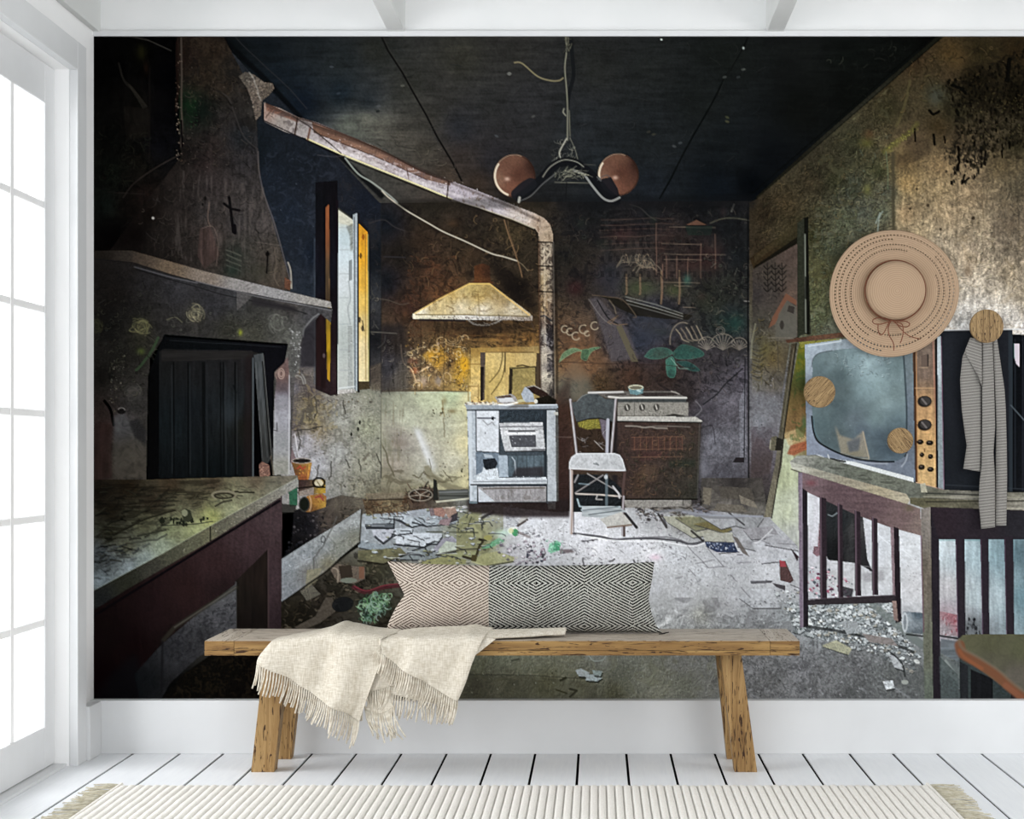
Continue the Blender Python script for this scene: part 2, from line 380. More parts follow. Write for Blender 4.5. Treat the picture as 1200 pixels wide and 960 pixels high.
stroke(sm('694,346 712,348 730,352 745,370 742,372'), 1.2, '#56483a', .8); stroke('715,380 724,370 712,378 724,381 735,380', 1.2, '#6a5540', .8); stroke('714,352 720,360 722,368', 1.4, '#6c604e', .7)
for x, y in ((734, 322), (750, 322), (775, 318), (796, 318)): stroke([(x, y), (x + .5, 343), (x - .5, 356 if x > 760 else 345)], 2.2, '#6f5a44', .8)
for cx_, cy_ in ((737, 308), (752, 306), (758, 314)):
    for k in range(11):
        t = math.pi + k * math.pi / 10; r = rng.uniform(12, 19)
        stroke(sm([(cx_, cy_), (cx_ + r * .6 * math.cos(t), cy_ + r * .55 * math.sin(t)), (cx_ + r * math.cos(t), cy_ + r * .35 * math.sin(t) + 6)], 4), 1.2, ['#6a6052', '#7c6c58', '#45443c'][k % 3], .7)
for y in (256, 262, 268, 276, 284, 291): stroke([(704, y + 3), (768, y), (790, y + 1)], 1.1, '#5a4438', .45, wob=1)
for x in range(704, 880, 9):
    for y in (265, 282, 300, 318): poly([(x, y), (x + 4, y), (x + 4, y + 7), (x, y + 7)], '#0f0e12', None, .35)
for x, y, h in ((769, 262, 60), (781, 300, 26), (793, 300, 26), (806, 302, 26), (821, 286, 40), (776, 310, 40), (838, 275, 40)): stroke([(x, y), (x, y + h)], 1.2, '#77594a', .6, wob=.4)
for y, x0, x1 in ((286, 775, 822), (298, 778, 850), (304, 778, 822), (331, 775, 820), (335, 790, 810), (360, 800, 815), (266, 784, 838)): stroke([(x0, y), (x1, y + 1)], 1.1, '#7b6b58', .55, wob=.6)
poly('804,264 816,258 828,264', '#6b4a38', None, .8); poly('803,265 835,265 833,276 806,276', '#1b2a22', None, .6); blob(805, 328, 5, 7, '#37695a', .6); blob(862, 380, 12, 14, '#1f443a', .55)
stroke(sm('738,240 750,244 760,253 768,258'), 1.4, '#3f3c34', .7); stroke(sm('832,262 845,257 860,256 880,259'), 1.4, '#4b4a3c', .8); stroke('860,240 857,248', 2, '#5a5850', .7); stroke('872,353 884,354', 1.4, '#85807a', .8)
for x, y, r in ((662, 386, 4), (668, 389, 4), (675, 394, 4.5), (684, 386, 5), (697, 382, 4.5), (688, 391, 3)):
    ring(x, y, r, r, 1.4, '#9a8c74', .85, 30, 300)
for k in range(5): stroke(sm([(660, 368 + k * 2), (675, 374 + k * 2), (692, 370 + k * 2)]), .9, '#6a5440', .6)
def leaf(pts, c, c2):
    q = sm(pts + ' ' + pts.split()[0]); poly(q, c, {'g': .08, 'd': .05}, .92); stroke(q, .8, c2, .5)
leaf('655,425 660,414 672,408 684,412 676,412 664,418', '#5a7454', '#8ba37c'); leaf('684,420 690,409 704,407 694,412 688,420', '#4c6b4e', '#7a9672'); leaf('682,410 690,410 688,422 681,420', '#3f5940', '#6c8a60')
leaf('755,418 764,409 780,408 788,414 776,420 764,421', '#31574c', '#527c6c'); leaf('788,414 800,404 820,410 824,417 806,421 792,420', '#284a42', '#436e60'); leaf('780,422 788,418 792,430 790,442 782,440', '#366658', '#5c8c7a')
leaf('792,424 806,424 820,434 808,434', '#23403c', '#41685c'); stroke('786,420 796,432 806,432', 1.1, '#7a9c8c', .7)
for k in range(5): stroke(sm([(792 + 6 * k, 386 - k), (797 + 6 * k, 392), (800 + 6 * k, 398), (807 + 5 * k, 401 - k)]), 1.5, ['#8a7d6a', '#6d6254'][k % 2], .8)
ring(800, 400, 15, 22, 1.3, '#7c7060', .8, 170, 290)
for cx_, r in ((847, 14), (828, 10), (866, 9)):
    for k in range(9):
        t = math.radians(200 + k * 17.5); stroke([(cx_, 410), (cx_ + r * math.cos(t), 410 + r * math.sin(t) * 1.25)], 1.3, '#6e675e', .8)
    ring(cx_, 404, r, r * .9, 1.1, '#847a6c', .7, 190, 350)
for r in (3, 5): ring(844, 388, r, r, 1, '#6b655c', .7)
scrib(RW, 420, 13, 1, ['#5e5548', '#6f6250', '#0e0d0f', '#4c3c32', '#39413a', '#15161b'], .42, None, 1.8)
scrib('825,300 878,290 878,440 825,430', 120, 10, 1, ['#6a695c', '#515a48', '#0d0f10', '#7a705e'], .5, None, 2.4)
stroke('652,424 700,426 780,428 815,432', 1, '#2a1c18', .5)
stroke('876,244 877,600', 2, '#0d0d10', .7, wob=.5); poly('866,470 874,450 874,536 867,536', '#77788a', {'g': .15}, .6); stroke('873,420 872,536', 1.3, '#14141a', .8); poly('862,536 872,536 872,542 858,542', '#1c1719', None, .9)
stroke(sm('824,474 840,462 850,450 870,432'), 1.6, '#16161c', .8); stroke(sm('815,470 822,480 812,490'), 1.4, '#7d7a80', .5); stroke(sm('826,500 835,500 838,520'), .9, '#26242c', .7)
specks('822,450 875,440 872,560 822,560', 40, .4, 1.3, ['#22222a', '#7a7a88'], .6)
blob(823, 548, 8, 14, '#8a8da6', .5)
for k in range(26):
    x, y = rpt(P('660,250 870,245 870,440 700,440')); blob(x, y, rng.uniform(4, 14), rng.uniform(4, 12), ['#34302a', '#20242a', '#3a2a26', '#2a3228', '#121215'][k % 5], .35)
for k in range(20):
    x, y = rpt(P('460,250 630,270 630,400 470,400')); blob(x, y, rng.uniform(4, 12), rng.uniform(4, 10), ['#4a3420', '#1a1310', '#5a3c22', '#2e2218'][k % 4], .35)
# ---- left wall of the depicted room
L_ = 'side_wall_print'
poly('258,43 300,92 350,135 447,228 447,600 330,600 330,330 302,230', '300,180,#10151f 320,210,#151a2a 340,250,#171d30 330,290,#181d2d 355,200,#141824 380,230,#1a1d2b 372,300,#10162a 360,340,#1b2133 352,360,#262b3a 400,220,#181b29 430,240,#14182a 440,300,#10131d 440,400,#14141a 436,440,#1d1c20 355,385,#2c2b2e 360,400,#2e2928 352,420,#4d4a4e 358,445,#57504b 365,460,#3a3238 365,470,#5b523e 350,490,#55504a 362,490,#716645 370,505,#6d5f44 345,500,#544a48 390,470,#7b7770 410,470,#85847a 430,462,#7a7a6a 400,490,#888982 430,500,#81836e 395,530,#8d8e8b 430,540,#807f6f 360,515,#8d8c96 350,530,#8b8a92 370,545,#94949c 395,570,#7c7b74 420,570,#716e5f 440,580,#5f5b49 380,590,#7b7b7c', {'g': .08, 'm': .07, 'd': .06}, part=L_)
mott('310,180 395,175 395,350 330,350', '#2b3046', 'm', .8, .8, .5); mott('395,180 447,232 447,458 432,458 432,260 395,230', '#2a2420', 'w', .6, .8, .4)
mott('340,440 396,470 396,505 340,505', '#8a7a50', 'd', .5, .5, .5); mott('340,440 375,470 375,505 340,505', '#2b2628', 'w', .6, .5, .6)
mott('340,470 445,462 445,590 360,600', '#4d4a40', 'w', 1.2, .3, .55); mott('340,505 380,500 385,560 340,545', '#a7a7b2', 'd', .5, .5, .4)
specks('345,505 445,470 445,575 350,575', 110, .4, 1.6, ['#2c2a26', '#4d463a', '#3a3836'], .75); specks('370,462 440,460 440,480 370,480', 50, .5, 2, ['#564a38', '#38322c', '#a8a39a'], .7)
for x, y in ((422, 495), (420, 503), (412, 509)): ell(x, y, 1.3, 2.4, '#15130f')
for q in ('370,465 372,480 369,490', '388,540 388,555 386,562', '406,538 410,548', '421,538 423,552', '441,532 447,545', '402,470 405,485', '350,505 352,516 349,535', '371,560 374,545', '345,505 362,503 378,500'):
    stroke(q, 1.4, '#2b2822', .75, wob=1)
poly('425,538 432,530 433,533 427,541', '#625e52'); stroke('341,512 346,508 350,535', 1.4, '#c3c0c4', .7); poly('339,515 350,545 345,548 340,540', '#5f4b4c', None, .8)
scrib('335,565 445,555 445,600 335,600', 60, 9, 1.2, ['#a4a394', '#3b382e', '#5e5a4a'], .5, (2.2, .5))
scrib('335,480 445,470 445,590 335,590', 130, 8, 1, ['#a9a9a6', '#54524a', '#605d52', '#b5b4ae'], .35)
stroke('447,232 447,560', 1.4, '#1a1a1a', .55); stroke('447,462 448,545', 1.2, '#b9b798', .4)
for r in (16, 12): ring(349, 452, r * .6, r, 1.6, '#8a8a86', .6, 180, 350)
blob(345, 455, 6, 7, '#72758c', .6)
scrib('340,420 395,445 385,505 340,500', 60, 9, 1.1, ['#857b68', '#211d20', '#9a9284', '#6e5c38'], .5)
scrib('395,225 445,232 445,330 433,330', 26, 12, 1, ['#3a3432', '#2e3040'], .5)
stroke(sm('433,262 450,258 462,266 475,271'), 1.2, '#34302e', .7); stroke('450,301 475,302', 1.2, '#2c2a30', .8); stroke(sm('440,350 455,352 470,357 480,355'), 1.1, '#4a4338', .7); stroke(sm('433,389 450,390 465,391'), 1.1, '#5a564e', .8); stroke(sm('452,393 450,402 443,408'), 1, '#3a3834', .8)
scrib('434,330 442,330 440,400 434,400', 14, 9, .9, ['#7b7460', '#55503f'], .7, (1.6, .5))
stroke('300,98 300,170', 5, '#0e1016', .6)
specks('305,180 390,190 390,350 335,350', 50, .4, 1.1, ['#454b60', '#2c3145'], .7)
# ---- ceiling
C_ = 'ceiling_print'
poly('255,43 1106,43 962,168 886,236 445,238 352,138 300,92', '265,60,#0a0d10 310,60,#10151c 360,50,#191d21 330,90,#131a27 355,120,#0e1528 400,70,#1c2022 400,110,#161e2b 440,60,#22231f 430,120,#1e232a 410,148,#4a4d45 430,140,#54544a 448,150,#4c4a42 470,162,#46423a 500,180,#3d3830 525,205,#3b3128 500,140,#302e29 480,100,#2c2c27 540,70,#2d2c25 520,110,#2b2a27 600,60,#2a2926 570,120,#282827 620,130,#28282a 540,150,#24252c 540,185,#2b2522 580,190,#232226 560,215,#30261f 600,230,#221d1a 640,230,#1a1b1e 700,80,#232422 680,150,#22252a 760,80,#1d1f1e 760,160,#1a1d20 760,220,#181c26 700,225,#1b1e24 850,60,#151816 820,120,#161918 860,180,#13171b 840,220,#0e131e 880,215,#05080e 940,60,#121413 940,130,#0c0e0c 900,190,#0a0d12 1000,60,#0d100e 1000,110,#0a0c0a 1060,60,#0b0d0b 1090,45,#070706 700,190,#1d2127 650,200,#1e2023', {'g': .06, 'm': .06, 'h': .08, 'b': .04}, part=C_)
stroke('258,43 310,92 352,138 447,230', 6, '#07080c', .8, soft=2); stroke('276,44 300,68 340,105 360,128', 1.3, '#2d2b2c', .6, wob=.6)
stroke('447,43 455,60 472,86 484,108 500,136 512,160 530,190 541,212', 2.2, '#0e0d0d', .9); stroke('449,43 457,60 474,86 486,108 502,136 514,160 532,190', 1, '#3a3630', .4)
stroke('877,43 871,56 858,78 848,94 834,122 826,136 812,160 800,182 786,210 773,233', 2, '#080a0a', .9)
stroke(sm('870,55 864,66 850,92 842,112'), 1, '#2b2d28', .4)
poly('1108,43 1098,43 955,168 885,232 890,234 960,170', '1100,50,#16160f 1000,130,#23221a 900,220,#17160f', {'g': .1}); stroke('1106,43 960,170 888,234', 2, '#050504', .8); stroke('1092,43 955,163 880,228', 1.6, '#050605', .7)
stroke(sm('603,74 612,75 630,90 645,95 655,95 660,92'), 1.7, '#8a7f5c', .8); ell(597, 87, 2.5, 2, '#6c6c66', .8); ell(775, 47, 1.4, 1.2, '#aab0aa'); ell(871, 57, 1.4, 1.6, '#8d9490')
for x, y, c in ((871, 82, '#5a5e58'), (849, 91, '#4a4e4a'), (865, 91, '#33383a'), (852, 138, '#4d4d30'), (852, 143, '#4a4830'), (760, 155, '#34332a'), (766, 158, '#3a382c'), (790, 172, '#46484a'), (797, 168, '#404448'), (625, 137, '#4c4c48'), (582, 160, '#454a50'), (472, 101, '#55564c'), (389, 79, '#3e444e'), (397, 110, '#30384a'), (444, 125, '#4a4c50'), (443, 131, '#14161a')):
    ell(x, y, 2.6, 1.3, c, .7, rng.uniform(-.5, .5), soft=.4)
scrib('300,50 900,50 880,200 480,205 330,100', 120, 16, 1, ['#31332f', '#3a3a36', '#0f1114', '#23262c'], .4, (0, .4), .6)
scrib('410,150 510,160 540,205 470,190', 30, 14, 1, ['#6a6658', '#2c2924', '#5c564a'], .5, (.3, .3), .6)
scrib('860,150 1000,70 1090,50 960,150', 30, 12, 1, ['#1e211c', '#262822'], .4, (-.4, .4))
scrib('965,60 1080,50 1010,90 965,85', 14, 14, 1.2, ['#35362e', '#22231e', '#45463a'], .5, (-.5, .3))
# ---- right wall
R_ = 'side_wall_print#2'
poly('1106,43 1262,43 1262,822 1100,822 930,620 884,600 878,560 878,238 886,234 962,168', '895,250,#271f15 890,290,#2c2318 920,240,#332a1b 950,215,#30291c 935,270,#2b2416 960,190,#29251a 980,210,#2d2d1c 950,280,#31301a 960,320,#4c4a2c 955,350,#4a4b30 975,290,#3c4030 980,340,#5a5c44 960,370,#4a5038 975,385,#56584a 1000,220,#31342a 990,260,#464a38 1010,250,#44473c 1030,200,#333520 1035,250,#4c5040 1042,225,#46473a 1000,170,#2a2a1c 1040,130,#2f2b1a 1030,90,#2a2213 1070,70,#352717 1110,60,#3a2c17 1110,90,#3a2e1d 1100,110,#32301f 1150,60,#261f10 1190,60,#261c0e 1190,110,#110d06 1150,110,#17130a 1140,95,#1b150b 1120,130,#2c2818 1100,150,#322716 1120,165,#3d3222 1070,165,#4a3c2a 1060,190,#76603c 1060,215,#94784c 1100,195,#7a6445 1100,220,#8f7a58 1135,200,#75634a 1135,230,#8a765a 1170,190,#51452f 1190,170,#2c2718 1195,220,#4c4434 1185,260,#5b5041 1060,250,#9f8460 1075,275,#a4906f 1110,250,#9a8567 1100,290,#b09f86 1110,320,#b2a38c 1150,260,#8b7b62 1150,290,#837562 1170,270,#6c6050 1195,290,#6f6352 1130,300,#a29078 1180,320,#8c7d66 1160,340,#ab9e8b 1195,345,#988a74 1120,345,#c4b8a6 1130,365,#dcd6ce 1110,370,#cfc8be 1155,355,#cbc3b8 1180,370,#cfc8bf 1198,380,#c9c2ba 1130,383,#e6e4e2 885,330,#3a332a 885,440,#4d4a48 895,480,#666670 890,520,#6c6c76 905,470,#65656e 900,540,#555058 890,560,#3c3535 890,590,#2e2b2a 1230,200,#2a2418 1240,350,#8c8070 1000,600,#b6b8c6 960,640,#a9abba 1040,620,#c6c9d4 1060,700,#c2c4ce 1150,680,#9fb0bd 1190,680,#6f8798 1240,680,#5c7486', {'g': .09, 'm': .08, 'd': .07}, part=R_)
wl = '886,240 962,172 1106,45 1200,45 1200,160 1048,190 1048,270 975,300 960,395 945,395 945,255 884,300'
tx('886,240 962,172 1045,100 1045,270 975,300 970,395 945,395 945,255 884,300', {'d': .16, 't': .05, 'w': .08})
mott('945,255 962,172 1045,100 1045,270 975,310 970,395 945,395', '#6e7050', 'w', .8, .9, .45); mott('945,255 962,172 1045,110 1045,270 975,310 970,395 945,395', '#221f12', 'w', .6, .7, .5)
mott('945,255 1000,200 1045,210 1045,270 975,310 970,395 945,395', '#4d6064', 'm', .9, .9, .4); mott('945,240 1045,150 1045,270 975,310 970,395 945,395', '#6f5a38', 'm', 1.1, .8, .35)
scrib('948,250 1040,130 1046,265 975,300 970,395 948,395', 420, 9, 1, ['#77794f', '#8a8660', '#262717', '#39452c', '#9a9168', '#5a6a5c', '#6f5a34', '#171a10'], .5, None, 1.6)
scrib('886,240 962,180 1040,110 1045,180 945,255 884,300', 200, 10, 1, ['#55482a', '#6a5734', '#1c160c', '#3a3a24'], .5, (-1, .6))
stroke(sm('1036,178 1052,166 1066,156 1074,146'), 6, '#5c5c24', .4, soft=3); specks('1034,176 1070,148 1076,152 1040,182', 60, .5, 1.5, ['#8a8836', '#6c6c2c', '#a6a24c'], .6); stroke(sm('1038,178 1040,200 1040,222'), 1.3, '#5c6c52', .6)
stroke(sm('1066,95 1062,115 1056,135 1050,148'), 3, '#5a5230', .5, soft=1); blob(1015, 168, 9, 6, '#5d5a22', .5); blob(1018, 158, 7, 6, '#5a3a20', .5); blob(1016, 222, 5, 7, '#6a6a34', .6)
blob(1098, 112, 12, 12, '#3f4238', .5); blob(1120, 70, 14, 14, '#5a4322', .5); blob(1095, 115, 6, 10, '#4a4b42', .35)
stroke('1026,262 1031,250', 1.6, '#8d9a92', .7); stroke(sm('1028,272 1030,256 1034,248'), 1.3, '#93a198', .7)
scrib('1070,60 1200,50 1200,130 1100,130 1045,150', 150, 13, 1.2, ['#6b5430', '#17110a', '#4c4424', '#2d2614'], .5, (-.7, .7))
poly('1046,185 1090,168 1090,182 1050,200', '#2a2118', None, .5, soft=4); poly('1044,180 1048,178 1049,270 1045,272', '#3a3526', None, .7, soft=.8)
# bare plaster with the black mould patch
pl = '1048,195 1090,172 1130,150 1200,150 1262,150 1262,392 1100,392 1095,330 1048,265'
tx(pl, {'v': .07, 't': .06, 'm': .03}); mott(pl, '#6f5c3e', 'w', 1.0, .9, .3); tx(pl, {'d': .06, 'b': .05}); scrib('1060,210 1200,200 1200,340 1110,330', 220, 13, .9, ['#cbb894', '#6b573a', '#8b765a', '#5a4a36'], .4, (1.5, .35), .6)
for x, y, s in ((1087, 241, 1.8), (1102, 269, 1.6), (1066, 245, 1.5), (1074, 184 + 38, 1.4), (1140, 256, 2)): ell(x, y, s, s, '#2a2014', .8)
blob(1134, 318, 5, 9, '#6c5742', .6); blob(1180, 265, 14, 10, '#5a4c3c', .4)
scrib('1140,270 1165,270 1160,330 1140,310', 40, 7, 1.1, ['#d8c9a8', '#c7b892'], .6, (1.4, .8))
stroke('1149,220 1152,255', 1.4, '#5a4a36', .5)
mo = '1105,95 1115,130 1120,160 1108,190 1120,205 1135,190 1150,200 1170,170 1200,175 1262,170 1262,60 1180,60 1150,95'
mott('1090,90 1262,50 1262,190 1150,185 1110,150', '#0f0b06', 'w', .2, 1.2, .6); mott(mo, '#080604', 'd', .5, .5, .7)
specks('1110,95 1200,60 1200,165 1165,185 1135,200 1125,150', 650, .7, 2.6, ['#060503', '#0c0905', '#141008', '#1a160c'], .8, 1.7)
specks('1104,170 1160,165 1155,200 1128,218 1110,215', 130, .6, 2, ['#0b0907', '#14120e'], .9, 2.2)
specks('1135,120 1200,110 1200,160 1150,170', 120, .5, 1.2, ['#4c452c', '#585030', '#353018'], .7, 1.2)
for q, w in (('1088,130 1093,135 1100,131', 3.2), ('1114,100 1125,104 1131,110', 3.5), ('1072,152 1072,166', 2.2), ('1094,158 1095,170', 3), ('1130,205 1127,215 1135,209', 2.6), ('1122,172 1124,190 1121,200', 3), ('1154,178 1154,194', 2), ('1174,170 1174,185', 2), ('1182,70 1180,95', 5), ('1106,160 1107,168', 2)): stroke(q, w, '#080705', .9, wob=.6)
specks('1048,100 1200,60 1200,230 1060,240', 90, .3, .9, ['#0e0b06', '#847248'], .6)
# ---- door in the right wall
poly('884,300 942,255 947,255 947,300 950,392 940,392 930,400 884,420', '#22221a', {'g': .1, 'v': .08}, part='door_print')
poly('878,303 934,262 934,286 884,318', '885,300,#2b2013 930,270,#2c2718', {'g': .12}, part='door_print')
poly('884,312 934,278 934,286 884,320', '#100e0a', None, .8); poly('884,300 940,256 942,264 884,308', '#3b3320', {'g': .1}, .5)
poly('882,316 934,286 934,395 926,398 902,555 880,560', '900,320,#39322b 925,300,#4a3d36 905,345,#39332f 925,345,#514239 885,345,#312c2b 890,380,#3a3730 895,410,#57502f 905,420,#5a4c30 925,420,#443d2f 885,410,#4b4a44 920,385,#54504a 890,450,#5b5850 905,450,#58524a 890,470,#666671 905,475,#686973 890,495,#717380 900,510,#5c5a62 890,520,#4f4548 900,540,#453c3c 885,550,#403737', {'g': .07, 'm': .07}, part='door_print')
poly('934,262 942,256 942,392 934,395', '#282a20', {'g': .1}); poly('942,256 947,254 948,392 943,392', '#11110d', {'g': .1}); stroke('943,275 944,390', 1.5, '#8a8f82', .75); stroke('944,325 944,350', 1.5, '#0a0a08', .8)
for x in (899, 908, 916):
    stroke([(x, 308), (x + 1, 342)], 1, '#14110f', .8)
    for k in range(5): stroke(sm([(x - 4, 312 + 6.5 * k), (x, 316 + 6.5 * k), (x + 5, 311 + 6.5 * k)], 3), 1.3, '#171412', .85)
poly('905,372 921,344 933,352 933,358 922,352 908,380 900,385', '#6e4633', None, .8); poly('912,368 922,352 933,360 933,395 908,395', '#54524a', None, .7); poly('924,358 931,360 930,368 922,365', '#2a2522', None, .8); ell(916, 381, 2.4, 5.5, '#2b2622', .8)
scrib('884,380 905,360 915,450 884,450', 70, 10, 1.2, ['#6d6030', '#2c281c', '#7c7462', '#3c3420'], .6, (1.5, .6)); scrib('882,320 915,310 915,345 884,360', 40, 8, 1, ['#5c534a', '#221d1b'], .5)
for k in range(12): stroke(sm([(880 + k % 3, 408 + 3.2 * k), (890, 411 + 3.2 * k), (898 - k * .5, 407 + 3.2 * k)]), 1.2, '#5e5230' if k % 2 else '#2e2a1c', .6)
stroke('885,380 881,400 880,420', 2, '#7a7862', .6); stroke('911,396 912,436', 1.2, '#3a372f', .6); stroke('900,396 928,396', 1.3, '#6a655c', .7)
specks('880,450 915,440 905,540 880,545', 40, .4, 1.5, ['#2c2a30', '#8a8b98', '#3c3a40'], .6); blob(878, 478, 3, 3, '#26242a', .7)
mott('876,500 905,500 900,560 876,560', '#33292a', 'm', .3, .8, .5)
# ---- floor
F_ = 'floor_print'
poly('440,590 500,588 553,588 553,590 650,600 820,590 880,585 930,610 1050,640 1100,660 1262,700 1262,822 110,822 110,700 328,700 422,640 425,585', '470,595,#7f858e 500,600,#8f96a4 440,600,#5a5240 440,620,#9a9fac 480,630,#9da3b2 530,610,#7f8068 560,620,#7c7c60 570,640,#868764 520,640,#8a8d86 455,650,#5b5942 440,665,#4c4a36 600,600,#b0b2be 580,600,#c2c6d0 620,610,#d3d5e2 620,630,#d5d5e0 640,650,#c6c8d4 600,650,#b7b6c2 680,620,#d8d9e6 700,640,#e4e4f0 720,660,#dcdce8 740,640,#d6d7e4 760,650,#e4e4ee 790,650,#c9ccd8 700,680,#d6d7e0 765,690,#cfd1dc 820,670,#c3c6d0 860,650,#b6b8c4 900,640,#b2b4c0 850,620,#8f9096 800,610,#86867e 760,605,#9fa0a6 880,600,#78787c 820,600,#70718a 900,670,#bfc1cb 930,680,#b3b4be 800,700,#c8cad4 780,710,#b0b2b6 860,700,#b4b6c0 850,710,#a5a6ac 820,720,#a2a39c 770,730,#c2c5c8 800,740,#a9acaf 880,710,#9da0a6 920,720,#8e9398 960,740,#8b9197 900,740,#74767a 860,735,#8d9094 560,780,#676a56 600,760,#8f9680 560,765,#75786a 620,770,#858876 660,760,#8c8f7c 700,760,#9ba09a 740,770,#8b8f84 640,800,#62624a 680,800,#6b6b58 600,800,#5d5d4c 560,800,#4d4b3e 730,790,#6f7266 720,810,#5c5c48 770,800,#888a7a 760,780,#8a8d80 800,800,#7c7f72 800,780,#8a8c88 840,800,#7a7b76 880,780,#84868c 900,800,#6f7072 940,780,#7c7d86 960,800,#6c6d70 1000,780,#6d6e72 1000,810,#5d5f60 1040,790,#5d605f 1080,800,#5a5d5c 1050,760,#7c8084 1010,720,#9da3a8 980,700,#a4a9ae 1030,700,#b0b3b8 1060,740,#8e9296 1130,790,#4f5556 1180,800,#3d4547 1240,800,#394143 400,680,#2a261e 430,690,#2b261e 350,720,#1d1912 380,710,#27211b 330,735,#1b1610 450,720,#2f2a20 460,740,#2a251c 300,800,#0b0a08 200,810,#060606 400,800,#0a0a0a 480,800,#303025', {'g': .05, 'm': .03, 'd': .04}, part=F_)
# dark debris-strewn left part
fl = '330,705 385,672 425,640 425,590 500,570 475,640 470,668 500,740 330,740'
mott(fl, '#0e0c09', 'w', -.1, .8, .6); scrib('330,706 425,650 470,665 480,740 330,740', 260, 9, 1.4, ['#5f5645', '#0a0807', '#403628', '#7a705c', '#15100c'], .6)
shards('340,706 430,655 470,670 475,738 335,738', 60, 2, 6, ['#4a4235', '#3a3228', '#5d5446', '#2a241c', '#141210'], .8)
poly('386,664 395,660 404,662 428,665 428,678 415,684 398,682 392,676', '#5f544a', {'d': .15}, .9, part='rubble_piece'); poly('397,663 412,662 414,676 400,678', '#302821'); ell(409, 680, 10, 3, '#6b7468', .8); poly('421,664 427,664 427,678 421,678', '#6f4a38', None, .8)
stroke(sm('388,665 396,668 396,682'), 1.6, '#8c8070', .8)
poly('350,690 365,684 376,696 360,704', '#5b584e', {'d': .2}, .8); poly('382,700 390,700 394,716 375,730 355,738 345,735 370,722', '#4a433a', {'g': .08}, .9)
stroke(sm('415,688 430,694 450,688 468,686'), 5, '#4a1a22', .75); stroke(sm('416,687 430,692 450,686 466,684'), 1.3, '#84303c', .7)
ell(402, 708, 13, 9, '#111318', .8, -.2); blob(440, 708, 18, 12, '#33402f', .7)
blob(440, 710, 14, 10, '#3f5a42', .8)
for k in range(120):
    x, y = rpt(P('420,708 440,694 458,696 456,710 440,728 426,728')); ring(x, y, rng.uniform(2, 5), rng.uniform(1, 4), 1.1, ['#5e8a5e', '#8fb58a', '#2b4a36', '#9ab0a4', '#1a2a20', '#6a8a7a'][rng.randint(6)], .75, 0, rng.uniform(120, 300), rng.uniform(0, 3))
# tiles near the back left
cs = ['#a4abbb', '#9aa1b0', '#b3bac8', '#8d95a3']
poly('425,602 452,600 475,590 520,592 560,598 560,640 520,655 420,640', '440,610,#8b929e 490,600,#9298a8 540,620,#787c6a 500,640,#7d848c', {'g': .06, 'm': .05}, .85)
for s, c in (('427,603 462,604 462,613 428,614', '#8f97a2'), ('428,614 461,614 461,618 428,618', '#505560'), ('461,600 485,606 500,613 483,617 468,608', '#a3abba'), ('436,621 463,620 458,629 448,636 438,628', '#a4a7ba'), ('463,624 518,625 518,630 503,636 497,640 464,638', '#b3b9c8'), ('462,619 484,618 483,624 466,626', '#a6adbc'), ('484,606 530,598 540,612 500,616', '#8d95a2'), ('421,633 445,638 470,640 440,645 420,641', '#7a8390'), ('468,650 500,643 515,652 500,656 468,655', '#788085'), ('515,632 530,628 540,636 527,646 507,645', '#8c8ba0'), ('523,634 541,637 542,644 512,650 515,643', '#a9b1a4')):
    q = P(s); poly([(x + .8, y + 1.8) for x, y in q], '#262830', None, .8); poly(q, c, {'g': .06, 'm': .04}, part='broken_tile')
poly('420,645 470,642 478,650 450,661 420,655', '#5c5a42', {'m': .12, 'w': .1}, .95, part='broken_tile'); stroke('420,657 450,661 478,649', 2, '#1d1a14', .85)
for s in ('440,628 450,637 464,627', '462,638 497,641 505,638', '465,609 483,618 488,617', '484,612 500,617', '500,637 512,638 518,630', '484,645 498,641 503,650', '430,618 462,619 462,606'): stroke(s, 2, '#2a2c36', .85, wob=.5)
poly('535,612 552,596 590,590 590,620 570,650 535,648', '555,610,#80805c 550,635,#7b7b58 580,600,#8f9080', {'m': .08, 'w': .06}, .9)
stroke('500,623 560,624', 1.4, '#3c3c2e', .8, wob=.6); stroke('553,606 546,624', 1.3, '#3c3c2e', .8, wob=.5)
poly('512,650 560,646 560,655 520,651', '#8d9068'); poly('492,658 525,651 545,655 552,660 530,662 490,662', '#8a8a5e', {'g': .06}, part='broken_tile'); stroke('512,650 540,644 560,643', 2, '#403f32', .8)
poly('552,657 566,649 582,646 604,653 600,659 572,663 560,661', '566,655,#96966a 590,652,#a4a47c', {'g': .06}, part='broken_tile'); stroke('553,658 570,663 600,659 606,653', 1.6, '#d0cf9c', .5); stroke('572,663 602,658', 1.8, '#35342a', .8)
stroke(sm('543,652 556,654 562,640 566,634 562,632'), 3, '#2e281c', .9); stroke('563,632 570,633', 2, '#26221a', .9); poly('553,650 560,650 558,658 552,657', '#4a4228')
poly('566,640 585,630 592,634 575,642 564,643', '#5f9a74', {'d': .15}, .85, part='plastic_scrap'); blob(586, 626, 8, 6, '#c3dccb', .6)
shards('425,600 560,594 600,640 560,662 430,660', 110, 1, 4.5, ['#aeb6c4', '#8e96a4', '#c2c8d4', '#7a7c66', '#92946e', '#5c5c4c', '#a8a89c'], .85, .45, '#1e1e22', .75)
for k in range(26):
    x, y = rpt(P('430,602 555,598 600,640 560,658 440,656')); l_ = rng.uniform(6, 16); stroke([(x, y), (x + l_, y + rng.uniform(-4, 5)), (x + l_ + rng.uniform(-3, 6), y + rng.uniform(2, 7))], 1.3, '#24252c', .7, wob=.6); stroke([(x + 1, y - 1.2), (x + l_, y - 1.4)], .8, '#d4dae4', .5); ell(572, 630, 5, 3, '#8d8a52', .7)
